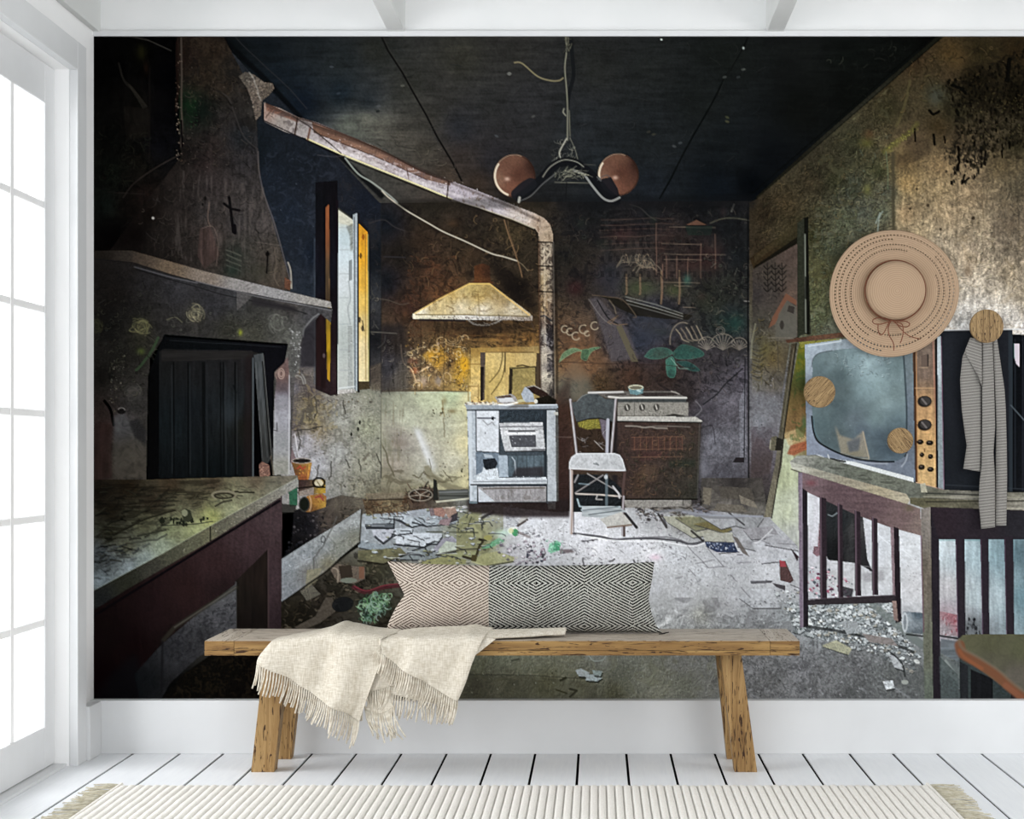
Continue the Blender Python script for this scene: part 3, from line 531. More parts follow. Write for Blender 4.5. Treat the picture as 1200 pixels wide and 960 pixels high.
# bright middle
for n, s0, s1, pol, cc in ((60, 1, 4, '510,580 560,585 560,600 500,610', ['#b9bac0', '#8f8f96', '#7a716c', '#c9cad2', '#5d5a58']), (90, .8, 3, '562,590 600,585 640,640 560,610', ['#c6cad6', '#b0b4c4', '#9499a8', '#dfe2ea']), (70, 1, 3.5, '580,640 640,628 640,655 605,662 590,655', ['#cfcad6', '#b7a9b4', '#8c8492', '#e2dde6', '#6a6272'])):
    shards(pol, n, s0, s1, cc, .85, .6, '#2c2c34', .55)
for s, c in (('502,592 519,588 520,602 505,605', '#6f6265'), ('508,596 516,592 524,600 520,606 510,604', '#8c6a60'), ('520,596 533,592 537,605 528,612', '#8d7468'), ('529,604 537,600 536,610 527,613', '#37333a'), ('516,609 530,606 526,616 514,614', '#7c696c'), ('502,587 515,586 515,592 503,596', '#aeb4b8'), ('512,594 530,589 540,592 528,596', '#b7aa9c'), ('520,587 548,584 546,592 525,594', '#a9aa98')):
    poly(s, c, {'g': .08, 'd': .08}, part='rubble_piece')
stroke('565,607 578,600', 3.2, '#2e2c30', .85); stroke('562,605 576,599', 1.4, '#9e9c9c', .8)
poly('606,614 612,604 620,605 612,615', '#b8b6b4', {'g': .06}); stroke('607,616 618,609', 2.6, '#3b302c', .85)
ell(601, 622, 6.5, 4.5, '#dfe3d6', .9, part='bottle_print'); ell(604, 624, 4, 4.5, '#3d8a58', .95, part='bottle_print'); ell(599, 622, 3, 3, '#cfc98c', .7); stroke('608,624 620,629', 3, '#675a55', .6, soft=1); blob(592, 624, 8, 4, '#b7dcc6', .5)
poly('642,646 644,637 652,633 658,636 656,645 646,648', '#7fc09e', {'d': .12}, .9, part='plastic_scrap'); poly('648,645 650,636 656,637 656,645', '#3a8a62', None, .8); poly('656,643 670,644 674,647 656,649', '#5a4d4e', None, .75, soft=.8); specks('640,632 660,632 660,650 640,650', 18, .5, 1.6, ['#c0f0d8', '#2f7a58', '#9ad8ba'], .8)
shards('622,640 645,645 640,660 610,660', 36, 1, 3, ['#4a4256', '#8a6c7c', '#c8bfca', '#2a2434', '#3a3e62'], .85, .8, '#1e1a24')
specks('590,610 850,610 870,690 600,662', 330, .4, 1.5, ['#6a6a76', '#8f90a0', '#4c4a54', '#f2f2f8', '#a89aa4'], .7, .6)
specks('600,600 800,640 800,660 600,662', 60, .8, 2.3, ['#3a3842', '#5c5a66', '#7b7482'], .75, .5)
scrib('590,605 860,620 860,690 600,660', 110, 9, 1, ['#8a8a98', '#6d6c78', '#f0f0f6', '#5a5862'], .5, (.1, .5))
shards('600,615 860,628 860,662 600,660', 70, .8, 3, ['#5c5a64', '#4a4852', '#8a8894', '#e9e9f2', '#b2b2be'], .85, .5, '#2c2a32', .7)
for q, w in (('683,654 684,663', 1.6), ('743,656 746,666', 2), ('682,634 700,632', 1.4), ('715,658 720,655', 2), ('775,603 781,616', 2.4)): stroke(q, w, '#3c3a44', .75, wob=.8)
blob(768, 653, 7, 4, '#e8c4d2', .6)
stroke(sm('672,625 690,627 705,629 720,632 740,631 765,631 780,632 796,634 806,637 818,636 826,632'), 2.4, '#3b3a44', .85); stroke(sm('676,626 700,631 740,634 770,634 790,637 812,640 830,634'), 1.2, '#f1f2f8', .7); stroke(sm('735,631 775,629 795,632 812,638 828,634 838,633'), 1.4, '#5d5c66', .8); stroke(sm('820,628 845,632 870,618 893,604'), 1.5, '#8a8c92', .7)
# right middle of floor
shards('735,590 800,592 830,600 760,612', 60, 1, 4, ['#8f8d94', '#6c6460', '#b4b6c2', '#3a3436', '#544c48'], .85, .6)
for s, c in (('777,605 812,604 846,624 812,630 782,612', '#a0a090'), ('790,606 830,605 848,615 815,622', '#77765c'), ('812,614 846,608 858,620 850,625', '#6c6440'), ('820,605 860,602 868,614 845,620', '#9a9ca4'), ('858,600 895,606 884,622 862,616', '#8a8c92'), ('823,625 858,624 860,635 826,634', '#a4a498'), ('885,639 930,638 938,655 892,660', '#bcbeca'), ('870,620 905,616 915,630 880,632', '#8f8e96'), ('900,625 930,630 935,645 895,638', '#a5a6b0'), ('858,628 880,634 885,645 862,640', '#9b9ca4'), ('838,640 862,636 866,646 842,648', '#b4b6c0'), ('920,655 938,650 940,690 925,684', '#b0b2ba'), ('865,700 880,690 905,690 915,712 882,712', '#b5b8c2')):
    q = P(s); poly([(x + .6, y + 1.4) for x, y in q], '#35343a', None, .7); poly(q, c, {'g': .06, 'm': .05}, .92, part='broken_tile')
poly('826,635 860,636 865,647 840,647 828,641', '#2a3468', {'d': .25}, .95, part='patterned_tile'); specks('828,636 860,637 862,645 832,644', 46, .5, 1.6, ['#aab4dc', '#d4d8ea', '#161c40', '#5a6ab0'], .85)
stroke('770,600 781,618', 2.6, '#34302e', .85); stroke('810,622 824,634', 2.4, '#2c2a28', .85); poly('858,628 864,630 878,652 870,648', '#5a534e', None, .85); stroke('864,650 870,650', 1, '#55535c'); stroke('853,600 872,615', 1.8, '#2c2a2c', .8)
for q in ('806,640 830,665 850,664', '828,640 848,664', '864,659 880,659', '912,637 938,638', '855,673 863,681', '868,688 879,700', '880,681 905,681', '815,660 835,656', '808,667 815,675', '880,635 893,632 905,628', '892,633 902,638'):
    stroke(q, 1.2, '#66656f', .6, wob=.6)
poly('879,681 905,680 904,683 880,684', '#3a3840', None, .7); stroke(sm('905,620 890,634 884,636'), 1.3, '#d5d5de', .7)
specks('800,650 930,650 935,690 800,690', 120, .4, 1.6, ['#5c5a66', '#8a8894', '#e6e6ee', '#3c3a42'], .65, .6)
poly('913,658 920,657 930,680 926,683 914,680', '#4a3332', {'d': .2}, .95, part='rubble_piece'); poly('913,656 920,658 921,664 914,664', '#9c3f48', None, .9); poly('926,642 936,652 934,658', '#33242a'); poly('905,683 920,686 920,692 910,688', '#2a2428', None, .8)
poly('880,562 888,570 900,590 905,606 880,592', '#2c2927', None, .4)
poly('862,560 893,560 900,606 884,604 830,598 820,592 822,560', '830,575,#4a4640 850,590,#5b5650 880,580,#403c38 890,600,#5d5a54 860,565,#2c2826', {'m': .12, 'd': .08}, .9)
for s, c in (('824,571 834,572 832,592 823,590', '#6c6558'), ('842,570 880,572 884,586 845,584', '#4a453e'), ('866,580 884,588 888,596 868,590', '#716a5e'), ('840,590 870,592 876,600 836,598', '#645e54')): poly(s, c, {'g': .1}, .85, part='rubble_piece')
specks('815,572 822,572 822,592 815,592', 8, 1, 2, ['#0e0c0b'], .9, 1.6)
poly('752,585 810,585 812,598 752,596', '#8c8782', {'g': .08, 'm': .06}, .95); scrib('745,590 820,590 825,600 745,604', 60, 12, 1.6, ['#3a332e', '#8f867c', '#211c1a', '#5c5046'], .7, (.1, .2), .4)
stroke(sm('770,600 800,598 830,606 870,606'), 3, '#74757e', .8); stroke(sm('800,600 840,604 893,605'), 2.5, '#8b8fa4', .7)
# foreground floor
tx('545,720 1262,720 1262,822 530,822', {'d': .10, 'w': .05}); mott('540,768 850,768 850,822 540,822', '#46452f', 'w', .5, .8, .4); mott('600,768 850,768 850,822 600,822', '#a9ae9c', 'w', .9, .9, .35)
stroke('548,790 620,791 700,796', 1.1, '#33332a', .6); poly('540,791 620,792 700,800 700,822 530,822', '#4b4a3c', {'m': .1}, .35); stroke('650,768 648,822', 2, '#4c4c38', .25, soft=2)
for s, c in (('674,785 681,783 691,788 688,793 678,792', '#b9c4cc'), ('688,790 700,790 706,794 700,798 686,797', '#b4c2cc'), ('694,785 706,786 704,792 696,791', '#9fb0b2')): poly([(x + 1, y + 2) for x, y in P(s)], '#20221c', None, .8); poly(s, c, {'g': .08}, part='paper_scrap')
stroke(sm('690,768 696,774 706,773 710,768'), 1.4, '#bcc8c4', .7); stroke('657,797 663,794', 3, '#2a2a1c', .8); stroke('652,808 664,812', 1.8, '#34341f', .8); stroke('668,816 676,809 668,807', 2.6, '#26261a', .7); stroke('600,774 608,772', 2, '#34342a', .6)
specks('545,768 860,768 860,822 545,822', 220, .4, 1.4, ['#32311f', '#a5aa98', '#54543e', '#c2c8bc'], .6)
tx('770,710 860,720 900,740 700,740', {'m': .08}); mott('790,700 930,700 935,742 800,742', '#56565a', 'w', .3, .9, .5)
mott('790,735 1030,740 1080,822 850,822', '#3d3e40', 'd', .4, .6, .5); mott('860,735 1030,740 1080,822 850,822', '#a3a5ae', 't', .8, .5, .5)
specks('850,735 1010,745 1080,822 850,822', 480, .4, 1.7, ['#3a3b3e', '#2a2b2e', '#9b9da6', '#b5b7c0', '#55565c'], .7, .7)
specks('860,700 930,700 930,740 850,740', 200, .4, 1.6, ['#3c3d42', '#c6c9d0', '#5a5b60', '#8c8f96'], .75, .7)
# plaster rubble field to the right
fr = '905,690 935,690 1050,705 1060,745 1075,790 1030,770 935,740'
shards(fr, 330, 1.2, 5, ['#c3c9cd', '#a7aeb3', '#8e959b', '#d8dde0', '#6d7377', '#9d9a90'], .9, .7, '#22262a', .75, part=None)
specks(fr, 500, .5, 1.7, ['#24282c', '#e0e5e8', '#4a4f54'], .8, .8)
for s, c in (('963,756 978,750 995,760 992,766 985,764', '#a5a390'), ('985,728 1002,728 1008,741 990,742', '#8f9499'), ('1010,742 1045,748 1050,756 1015,750', '#7f7c7a'), ('1040,766 1052,770 1058,785 1048,782', '#a9adb4'), ('1034,798 1046,797 1048,806 1038,808', '#cdd3dc')): poly([(x + 1, y + 2) for x, y in P(s)], '#1e2022', None, .7); poly(s, c, {'d': .1, 'g': .08}, part='rubble_piece')
stroke(sm('945,733 970,738 1000,744 1040,752'), 3, '#26282a', .6); stroke(sm('1020,708 1050,735 1090,762 1125,790'), 9, '#5c6362', .75, soft=1.5); stroke(sm('1038,760 1056,776 1060,792'), 1.8, '#1d1e1e', .8); ell(1074, 775, 4, 2.2, '#cfd2cf', .9, .5); ell(1060, 799, 4, 2.6, '#a5aaa2', .8)
poly('1108,772 1122,792 1122,800 1100,780', '#8d9490', None, .7, soft=.8); stroke('1030,792 1066,818', 2.5, '#9a9fa8', .4, soft=1)
shards('1080,745 1125,752 1122,822 1085,822', 14, 2, 5, ['#5c6362', '#444b4a', '#727977'], .6)
# ---- wall under the left worktop, ledge
poly('328,660 342,640 345,598 400,580 428,584 428,600 330,706', '345,610,#0f0e10 350,640,#0c0b0c 360,615,#131218 385,610,#3d352f 400,595,#4c453c 420,588,#5a5449 395,625,#2b2622', {'m': .12, 'd': .1}, part='ledge_print')
specks('330,660 350,600 380,605 390,625 330,662', 230, .6, 2, ['#050506', '#16161e', '#2c2a30', '#4a4648', '#0c0d14'], .9)
shards('375,600 420,588 425,600 385,632', 26, 2, 6, ['#4f463c', '#3b332b', '#5c5347', '#2a241f'], .7)
poly('329,656 360,636 390,618 424,596 422,634 400,652 375,675 352,690 329,706', '335,665,#7d838e 335,690,#70747e 360,650,#7f8590 365,670,#6e6c66 380,640,#80858a 395,640,#6e7068 400,615,#84888a 415,610,#8b8f90 415,630,#6e6e62 385,660,#64604e', {'m': .06, 'd': .08, 't': .06}, part='ledge_print')
stroke('396,605 378,640 367,655 368,668', 1.6, '#4a4a48', .7, wob=1); ring(379, 632, 2.4, 4, 1.3, '#3a3c40', .8); specks('330,660 420,602 420,635 332,700', 90, .4, 1.4, ['#3c3e40', '#c0c4ca', '#55564e'], .6)
poly('360,668 378,665 372,680 358,690', '#77725a', {'d': .12}, .7); stroke('330,706 352,692 385,668 422,636', 2.4, '#1a1814', .8, wob=.8); stroke('424,597 422,634', 1.8, '#2c2822', .8)
# rubbish heap and wheel near the corner
poly('425,585 470,582 500,570 530,578 553,575 553,592 500,596 470,600 430,603', '430,595,#4d3d2c 460,595,#6c6048 490,580,#3a2a22 520,585,#4c463c 540,580,#5a5c58', {'m': .12, 'd': .12}, .95)
poly('429,578 473,577 474,584 430,585', '#655c4c', {'g': .1, 'h': .08}, part='wooden_board'); stroke('428,586 474,585', 1.5, '#2a221c', .9)
scrib('475,575 505,566 510,586 480,586', 70, 9, 1.2, ['#7a5c46', '#2a1a14', '#54382a', '#140e0c', '#8a7a68'], .75); scrib('428,588 480,588 470,602 428,603', 60, 10, 1.3, ['#6f5136', '#38281c', '#8c7c5c', '#4c3220'], .7, (.1, .4))
ring(493, 580, 14, 7, 1.4, '#8a8478', .7); ring(493, 580, 12, 5.5, 1, '#1c1614', .8)
for k in range(5): stroke([(493, 580), (493 + 13 * math.cos(k * 1.26 + .4), 580 + 6.4 * math.sin(k * 1.26 + .4))], 1, '#a8a294', .7)
poly('508,561 512,563 514,586 508,586', '#22221f'); poly('514,574 549,573 549,584 515,586', '#4a4c48', {'h': .1}, part='crate_print'); stroke('515,577 548,576', 1.2, '#75787a', .8); stroke('515,581 548,581', 1.3, '#22231f', .8); stroke('512,588 552,584', 2, '#c3c2ae', .8)
specks('535,550 550,550 550,562 535,562', 8, .6, 1.6, ['#3a3a24', '#2e2c20'], .8, 1.5)
# paint tins
def tin(a, b, name='paint_tin'):
    for s, c in a: poly(s, c, {'g': .08, 'd': .06}, part=name)
tin((('342,542 366,542 363,560 361,563 350,562 346,556', '348,548,#5c4424 360,550,#8c5828 362,546,#967838 356,560,#7c4026 346,552,#4c2e1e'),), 0)
ell(354, 540, 12, 3.4, '#8a8078', 1, part='paint_tin'); ell(354, 540, 10.5, 2.4, '#1c1816', 1); stroke('349,549 352,546 355,550 358,547', 1.8, '#9c3828', .8); stroke('363,544 361,562', 1, '#e8b04a', .5); specks('345,545 364,545 362,560 346,560', 24, .4, 1.2, ['#e0a03c', '#8a2c1c', '#40220f'], .7)
tin((('350,562 382,562 382,578 350,580', '355,568,#2e1f1e 378,576,#96792a 360,575,#50443e'),), 0); ring(374, 565.5, 7, 5.5, 2, '#15110f', 1); ell(374, 566, 5, 4, '#b3ab94', .9); stroke('372,564 376,570', 1.2, '#5a4c30', .8)
poly('351,576 368,571 368,580 351,581', '#776c64', {'g': .1}); stroke('350,572 368,570 381,571', 1.8, '#130f0e', .9)
tin((('360,581 378,578 383,582 382,594 364,600 356,600', '365,588,#8a5c28 375,588,#9c7628 378,582,#6e3a2c 368,596,#4c301c 380,590,#a88a38'),), 0); ell(357, 591, 6.5, 9, '#2d2c2a', 1, part='paint_tin'); ell(357, 591, 5, 7.5, '#12150f', 1); ring(361, 590, 4, 10, 1.2, '#b5a08a', .6, -60, 60)
stroke('370,583 376,581 379,586', 1.8, '#7e2a30', .8); specks('364,582 382,580 381,592 366,597', 22, .4, 1.3, ['#e8c050', '#5a2a18', '#88502c'], .7)
poly('338,570 349,564 349,592 340,594', '#1e4a34', {'g': .1}, .9); poly('330,590 348,592 346,600 330,602', '#1d1b18', None, .8)
# ---- window in the left wall
wn = 'window_print'
poly('370,214 396,212 398,462 388,464 370,456', '378,240,#0b0c14 390,240,#100d12 378,330,#0f1020 392,350,#120e12 378,400,#1b1112 392,440,#2a1d20 375,440,#1e1415', {'v': .1, 'g': .08}, part=wn)
poly('382,244 386,240 387,355 382,360', '384,260,#7a4426 384,330,#4c3a26', {'v': .15}, .9); poly('382,360 388,358 387,448 384,444', '385,370,#8a6a1c 386,410,#ab8414 386,440,#a87c1c', {'v': .15}, .95); poly('370,362 382,362 382,456 372,452', '#1e1010', {'v': .15}, .7)
stroke('369,280 369,450', 1.2, '#3c4254', .7); ell(380, 417, 1.6, 2.6, '#5a4a4a', .8); stroke('395.5,236 396,460', 3, '#120c12', .9)
poly('397,244 414,257 416,458 396,457', '398,250,#b9b9a6 405,280,#a6b4bc 405,300,#b4bfc8 403,330,#b6bcc0 404,360,#aeb4b2 404,400,#9aa09c 405,440,#a3a7a2', {'g': .03}, part='window_glass')
poly('397,246 413,258 415,266 398,262', '#b7b3a0', {'g': .06}, .8); poly('406,266 414,262 415,292 411,295 410,276', '#56564c', {'d': .3}, .6, soft=.8)
for y in (267, 293, 321, 349, 380, 410, 434): stroke([(398, y), (409, y)], .8, '#868c90', .7)
poly('409,306 413,304 413,328 409,330', '#5d6264', None, .7); stroke(sm('409,330 411,350 408,362 411,380'), 2, '#858a8a', .6); poly('408,382 413,382 414,456 408,456', '#868a88', {'g': .06}, .7); specks('407,385 413,385 413,450 407,450', 14, .4, 1, ['#4a4a48', '#d8dad6'], .7)
stroke('397,245 414,257', 2, '#2d2b26', .9); poly('414,252 419,250 420,458 415,458', '#8d959e', {'g': .06}); stroke('415.5,255 416.5,458', 1.1, '#3c4048', .8); stroke('398,455 416,453', 1.4, '#c8ccd0', .7); poly('396,457 416,456 417,460 396,462', '#a09c98', {'d': .2})
poly('419,250 422,250 422,460 419,460', '#17161a', {'g': .1}, .95)
poly('421,262 431,272 432,455 421,455', '426,275,#b57a18 426,300,#c48a1c 427,330,#c4922e 427,355,#c09c48 427,380,#bda56a 427,410,#c5b285 427,440,#c9b98c', {'v': .06, 'g': .04}, part='shutter_print')
for x, y, c in ((426, 278, '#7a3a0c'), (423, 300, '#3a2410'), (422, 375, '#30241a'), (425, 385, '#302418')): ell(x, y, 1.4, 3.5, c, .8)
poly('421,262 431,272 431,268 422,257', '#17141a'); stroke('428.5,275 429,446', 1, '#6c5426', .7); stroke('431.5,275 432.5,455', 1.2, '#8f8a50', .8); stroke('433.5,285 434,452', 1.3, '#14141a', .9)
poly('421,447 433,447 434,456 421,457', '#3a3020', {'g': .1}); stroke('425,376 427,388', 1.2, '#2c2418', .8)
poly('433,430 447,425 447,458 434,457', '#54483a', {'d': .2}, .6, soft=1)
# ---- chimney hood over the fireplace
poly('110,43 208,43 212,230 140,295 110,298', '130,80,#030303 165,70,#050504 160,120,#0a0907 200,90,#020204 200,140,#040407 160,150,#0e0c0a 130,160,#070806 130,200,#0b0e0a 160,190,#0e0c09 150,240,#0d0a08 125,240,#0c100d 190,170,#07070c 170,230,#160f0d 130,280,#050404', {'m': .2, 'd': .15, 'w': .1}, part='chimney_hood_print')
stroke(sm('140,75 146,95 158,108 172,125'), 2.6, '#1f1c18', .7); poly('148,95 157,103 174,126 168,128', '#23201a', {'g': .1}, .7); poly('146,125 175,128 176,160 148,165', '#15120e', {'v': .15}, .7); stroke('152,43 175,48 201,60', 1.6, '#302d29', .8); blob(166, 62, 6, 10, '#1e1d08', .8); blob(172, 80, 3, 8, '#231208', .6)
stroke('176,80 176,210', 1.4, '#171310', .5); scrib('112,150 175,130 180,180 150,225 112,232', 110, 12, 1, ['#1c2018', '#050505', '#24241a', '#191410'], .7)
poly('208,43 262,43 292,100 300,108 303,180 305,212 318,254 342,336 340,342 150,300 128,296 165,245 212,185', '215,70,#1c130f 250,60,#241b14 240,90,#231b14 275,85,#1d1a18 222,125,#0c1a0e 236,130,#0b120e 260,100,#282019 285,110,#26221f 295,140,#25221f 265,140,#221e1d 285,160,#1d2026 250,170,#241d1b 240,190,#231b1a 215,180,#15110f 290,190,#272425 200,205,#1b1614 180,220,#16110f 250,215,#2a2423 300,215,#2e2a29 210,250,#1f1a18 175,250,#100b09 160,275,#0a0706 190,275,#191513 240,250,#2a2625 280,260,#322e2d 310,260,#373230 245,275,#3a302c 250,300,#2e2622 275,300,#20241f 290,310,#2e2c27 310,300,#3a342e 325,315,#3f372e 335,335,#382f28 220,290,#1e1a18 200,300,#161210', {'g': .09, 'm': .1, 'v': .08, 'd': .07}, part='chimney_hood_print')
mott('212,60 300,110 300,210 212,200', '#0e0c0c', 'w', .3, .8, .55); mott('215,200 312,220 340,335 200,300', '#4a433e', 'v', .8, .7, .5); mott('215,43 262,43 300,110 225,120', '#3a2e22', 'd', .6, .6, .5)
stroke('213,43 213,90 214,150 213,172', 1.8, '#4b4038', .8, wob=.8); stroke('207,50 209,100 207,130', 3, '#1f110c', .7, wob=1); specks('205,60 216,60 216,190 208,190', 70, .4, 1.3, ['#8c7c68', '#463529', '#b09c88'], .75); stroke('213,142 214,172', 2.4, '#050406', .9)
specks('215,60 300,120 300,200 215,210', 90, .3, .9, ['#5c5248', '#7c7064', '#0a0909'], .6); blob(224, 125, 7, 14, '#0e2612', .6); specks('218,110 232,110 232,150 218,150', 26, .4, 1, ['#2c5a30', '#163a1c'], .7)
stroke(sm('255,107 268,115 276,135 286,160 302,175'), 1.6, '#34302e', .6); stroke(sm('250,104 262,112 272,125'), 1.4, '#15120f', .7); stroke(sm('211,182 185,196 158,215 145,232'), 1.6, '#2b2420', .7); stroke('135,226 170,228', 1, '#2a2320', .6)
scrib('212,200 310,230 330,320 200,300 150,260', 230, 14, 1, ['#4b4440', '#181412', '#564b42', '#3a2e2a', '#100d0c'], .45, (1.5, .5), .8)
scrib('215,50 290,100 300,200 215,190', 170, 11, 1, ['#43382c', '#0e0c0b', '#33302c', '#4a4038'], .5, (1.2, .9))
stroke(sm('303,178 304,200 310,228 322,262 334,305 342,335'), 1.4, '#645a54', .55); stroke(sm('338,308 341,318 342,338'), 1.8, '#9c9486', .8); poly('334,325 342,330 340,340 334,338', '#5c3828', {'d': .2}, .8)
poly('235,268 247,266 258,300 240,316 232,300', '#3c2c28', {'v': .15}, .6); stroke(sm('237,268 250,266 256,285 254,312'), 1, '#5d4f48', .6); stroke(sm('246,238 244,255 247,266'), 1.1, '#675448', .6)
for k in range(4): stroke([(266, 293 + 6 * k), (283, 300 + 6 * k)], 1.6, '#4a4a40', .6, wob=.4)
blob(273, 318, 10, 8, '#15221c', .6); blob(305, 320, 14, 10, '#28281e', .5); stroke(sm('322,290 324,310 322,325 327,335'), 1, '#5a5044', .6); stroke(sm('300,284 315,286 330,288'), 1, '#564e48', .5)
stroke('269,232 271,247 274,272', 3.6, '#0c0a0c', .95, part='crucifix_print'); stroke('263,239 271,245 281,247', 3, '#0c0a0c', .95, part='crucifix_print'); stroke('275,265 276,273', 4.6, '#0b090c', .95); stroke('314,295 314,304 313,320', 2.2, '#0f0c0c', .8); ell(314, 298, 2.6, 2.6, '#0c0a0a', .9); ell(241, 233, 1.8, 2.5, '#0c0a0a', .8); ell(238, 240, 1.4, 1.6, '#0c0a0a', .8); ell(180, 256, 1.7, 1.4, '#a8a29c', .9)
poly('288,85 298,88 310,97 320,98 322,104 316,112 308,118 306,135 300,142 296,120 290,104 280,90', '290,92,#4a443c 304,100,#6a5f54 298,120,#5c5148 312,104,#50463c', {'d': .25, 'g': .1}, .95); specks('286,84 318,98 306,140 296,130', 50, .5, 1.7, ['#8d8478', '#241d1a', '#5c5044', '#a39a8c'], .75); stroke('293,85 300,98 306,118', 1.6, '#8d8880', .6, wob=.8)
# ---- mantel shelf and fireplace front
mf = 'mantelpiece_print'
poly('110,300 155,303 250,330 390,362 388,378 376,368 366,380 356,392 352,405 354,428 346,440 340,556 320,556 322,430 334,403 195,392 176,420 173,565 110,565', '120,320,#191614 150,320,#1d1a19 135,345,#161311 170,330,#222021 210,340,#29282b 250,355,#252428 280,345,#2f2f33 300,360,#2b2a27 340,360,#35312f 365,370,#38373a 230,375,#252321 270,385,#26251f 200,385,#232120 160,370,#1d1b1a 130,380,#121110 165,400,#24221c 140,420,#1d1b18 120,440,#13110f 145,450,#292623 160,470,#2b2927 115,480,#261d1a 125,500,#2f211e 150,495,#444140 165,500,#2a2825 160,530,#3b3731 140,540,#3a352e 115,540,#221a17 320,385,#34332f 340,395,#3e3e38 350,415,#4b4a48 345,395,#5c5c5a 300,390,#34332b', {'g': .09, 'm': .1, 'd': .07}, part=mf)
poly('110,294 155,294 240,318 330,340 388,354 389,361 350,357 250,335 200,322 158,309 110,303', '120,298,#1c1814 150,298,#2e2823 165,303,#43382e 200,313,#57493a 240,325,#675c52 280,336,#74706e 320,345,#7c7a7a 370,357,#85817c', {'g': .09, 'd': .09}, part=mf)
stroke('112,304 156,308 200,322 260,338 330,352 388,362', 1.4, '#151315', .8); stroke('158,313 200,325 232,332', 1.4, '#5b5a60', .6); stroke('230,330 300,347 388,364', 1.5, '#68676c', .6, wob=.3); stroke('160,316 260,345 340,362 360,368', 1.2, '#111013', .7, wob=.6)
poly('278,342 296,346 290,354 278,364', '#4d4a48', {'g': .1}, .7); poly('296,348 345,360 350,366 296,358', '#1f1c1f', None, .8, soft=1)
stroke(sm('196,375 206,372 214,378'), 1.4, '#4c4a3a', .8)
def rose(x, y, r, c):
    blob(x, y, r * .8, r * .9, c[0], .45)
    for k in range(30): ring(x + rng.uniform(-r, r) * .15, y + rng.uniform(-r, r) * .15, r * rng.uniform(.15, 1), r * rng.uniform(.15, 1.1), 1.3, c[k % len(c)], .5, (a0 := rng.uniform(0, 360)), a0 + rng.uniform(60, 170), rng.uniform(0, 3))
rose(229, 368, 11, ['#6c664e', '#8a8468', '#3a3830']); rose(166, 384, 13, ['#5a5838', '#6e6a46', '#2c2c22']); rose(326, 379, 12, ['#5f5f58', '#3c3d38']); rose(113, 382, 9, ['#33321f', '#23231c']); rose(158, 460, 10, ['#48453f', '#343230']); rose(330, 440, 9, ['#8a6f66', '#5c4a46'])
blob(282, 390, 3, 4, '#7c8420', .8); blob(166, 412, 5, 4, '#4a5a22', .7); stroke(sm('186,396 178,412 166,428 160,434'), 3, '#2f4a2a', .6); scrib('112,340 190,335 180,440 160,480 112,440', 150, 10, 1.1, ['#4c4c3a', '#35342a', '#0f0e0d', '#3a3c34'], .55, None, 2)
scrib('195,355 330,375 350,400 200,390', 90, 9, 1, ['#4a4a3e', '#1a1918', '#55564a'], .5, None, 1.6); specks('340,385 354,390 352,425 344,438', 60, .5, 1.6, ['#a8a8a8', '#80807e', '#3a3a38'], .8); stroke(sm('374,368 366,374 357,386 356,395'), 1.6, '#77777a', .7); poly('357,385 370,374 370,430 352,430 353,412', '#232127', {'m': .1}, .85, soft=1)
stroke(sm('123,470 130,480 134,498'), 3.6, '#040303', .95); poly('134,487 146,484 156,500 170,525 172,560 134,560', '140,500,#4a4a4c 150,530,#3d3932 165,550,#3b362f', {'m': .1}, .8, soft=1.5); poly('110,495 130,497 132,560 110,565', '#2c1d1a', {'v': .12}, .7, soft=1.5); poly('152,495 162,490 172,505 172,522 158,512', '#201f20', {'d': .15}, .8, soft=1)
specks('130,425 150,412 140,490 128,470', 60, .4, 1.4, ['#7a7668', '#55513f', '#12100f'], .7); ell(143, 482, 5, 3.6, '#0e0c0c', .8); ring(143, 481, 4, 3, 1.1, '#8b8680', .7, 200, 360)
# pilaster at the right
poly('326,432 338,418 341,470 340,556 320,557 322,470', '330,440,#5a443f 330,455,#453a3c 330,466,#7b7b88 332,490,#8a8a97 331,520,#7b7c80 331,548,#7d7c74', {'g': .05, 'm': .05}, part='mantelpiece_print'); stroke('339.5,440 339,555', 1.4, '#b4b4b8', .6)
for r in (3.5, 6): ring(330, 438, r * .6, r, 1.3, '#a0897e', .7)
stroke('325,496 325,505 321,504', 1.3, '#3e3c3e', .8); poly('341,440 352,445 344,520 341,540', '#4c4648', {'d': .2}, .4)
# fireplace opening with the dark plank door
op = 'fireplace_opening_print'
poly('193,392 338,403 334,425 322,436 318,558 172,562 174,440', '180,480,#050506 250,400,#080a0e 320,410,#0a0a12', {'g': .15}, part=op)
stroke('196,394 336,404', 2.4, '#020203', .9); stroke('200,399 330,407', 1, '#20232a', .6, wob=.6)
poly('187,412 192,409 296,411 298,560 187,560', '200,420,#141414 240,430,#161618 290,420,#1a1819 230,480,#101318 270,480,#191d22 200,500,#0f1418 250,550,#090d10 290,500,#13130f 200,550,#0a0d10', {'v': .12, 'g': .07}, part='plank_door_print')
poly('190,411 296,412 309,415 307,420 190,424', '#1e1c1b', {'h': .12}, .9)
for x in (204, 221, 238, 240, 259, 262, 276): stroke([(x, 425), (x + .6, 558)], 1.6, '#050607', .8, wob=.2)
for x in (202, 223, 243, 265, 278): stroke([(x, 428), (x + .4, 555)], 1, '#262a2e', .5)
blob(270, 485, 6, 14, '#2a3038', .5); stroke('274,452 277,460', 2, '#0a0c0f', .9)
poly('288,418 296,414 297,560 286,560', '#1b1213', None, .5, soft=1); stroke('297,420 297,558', 1.8, '#42484e', .85); poly('299,425 312,560 299,560', '#030304')
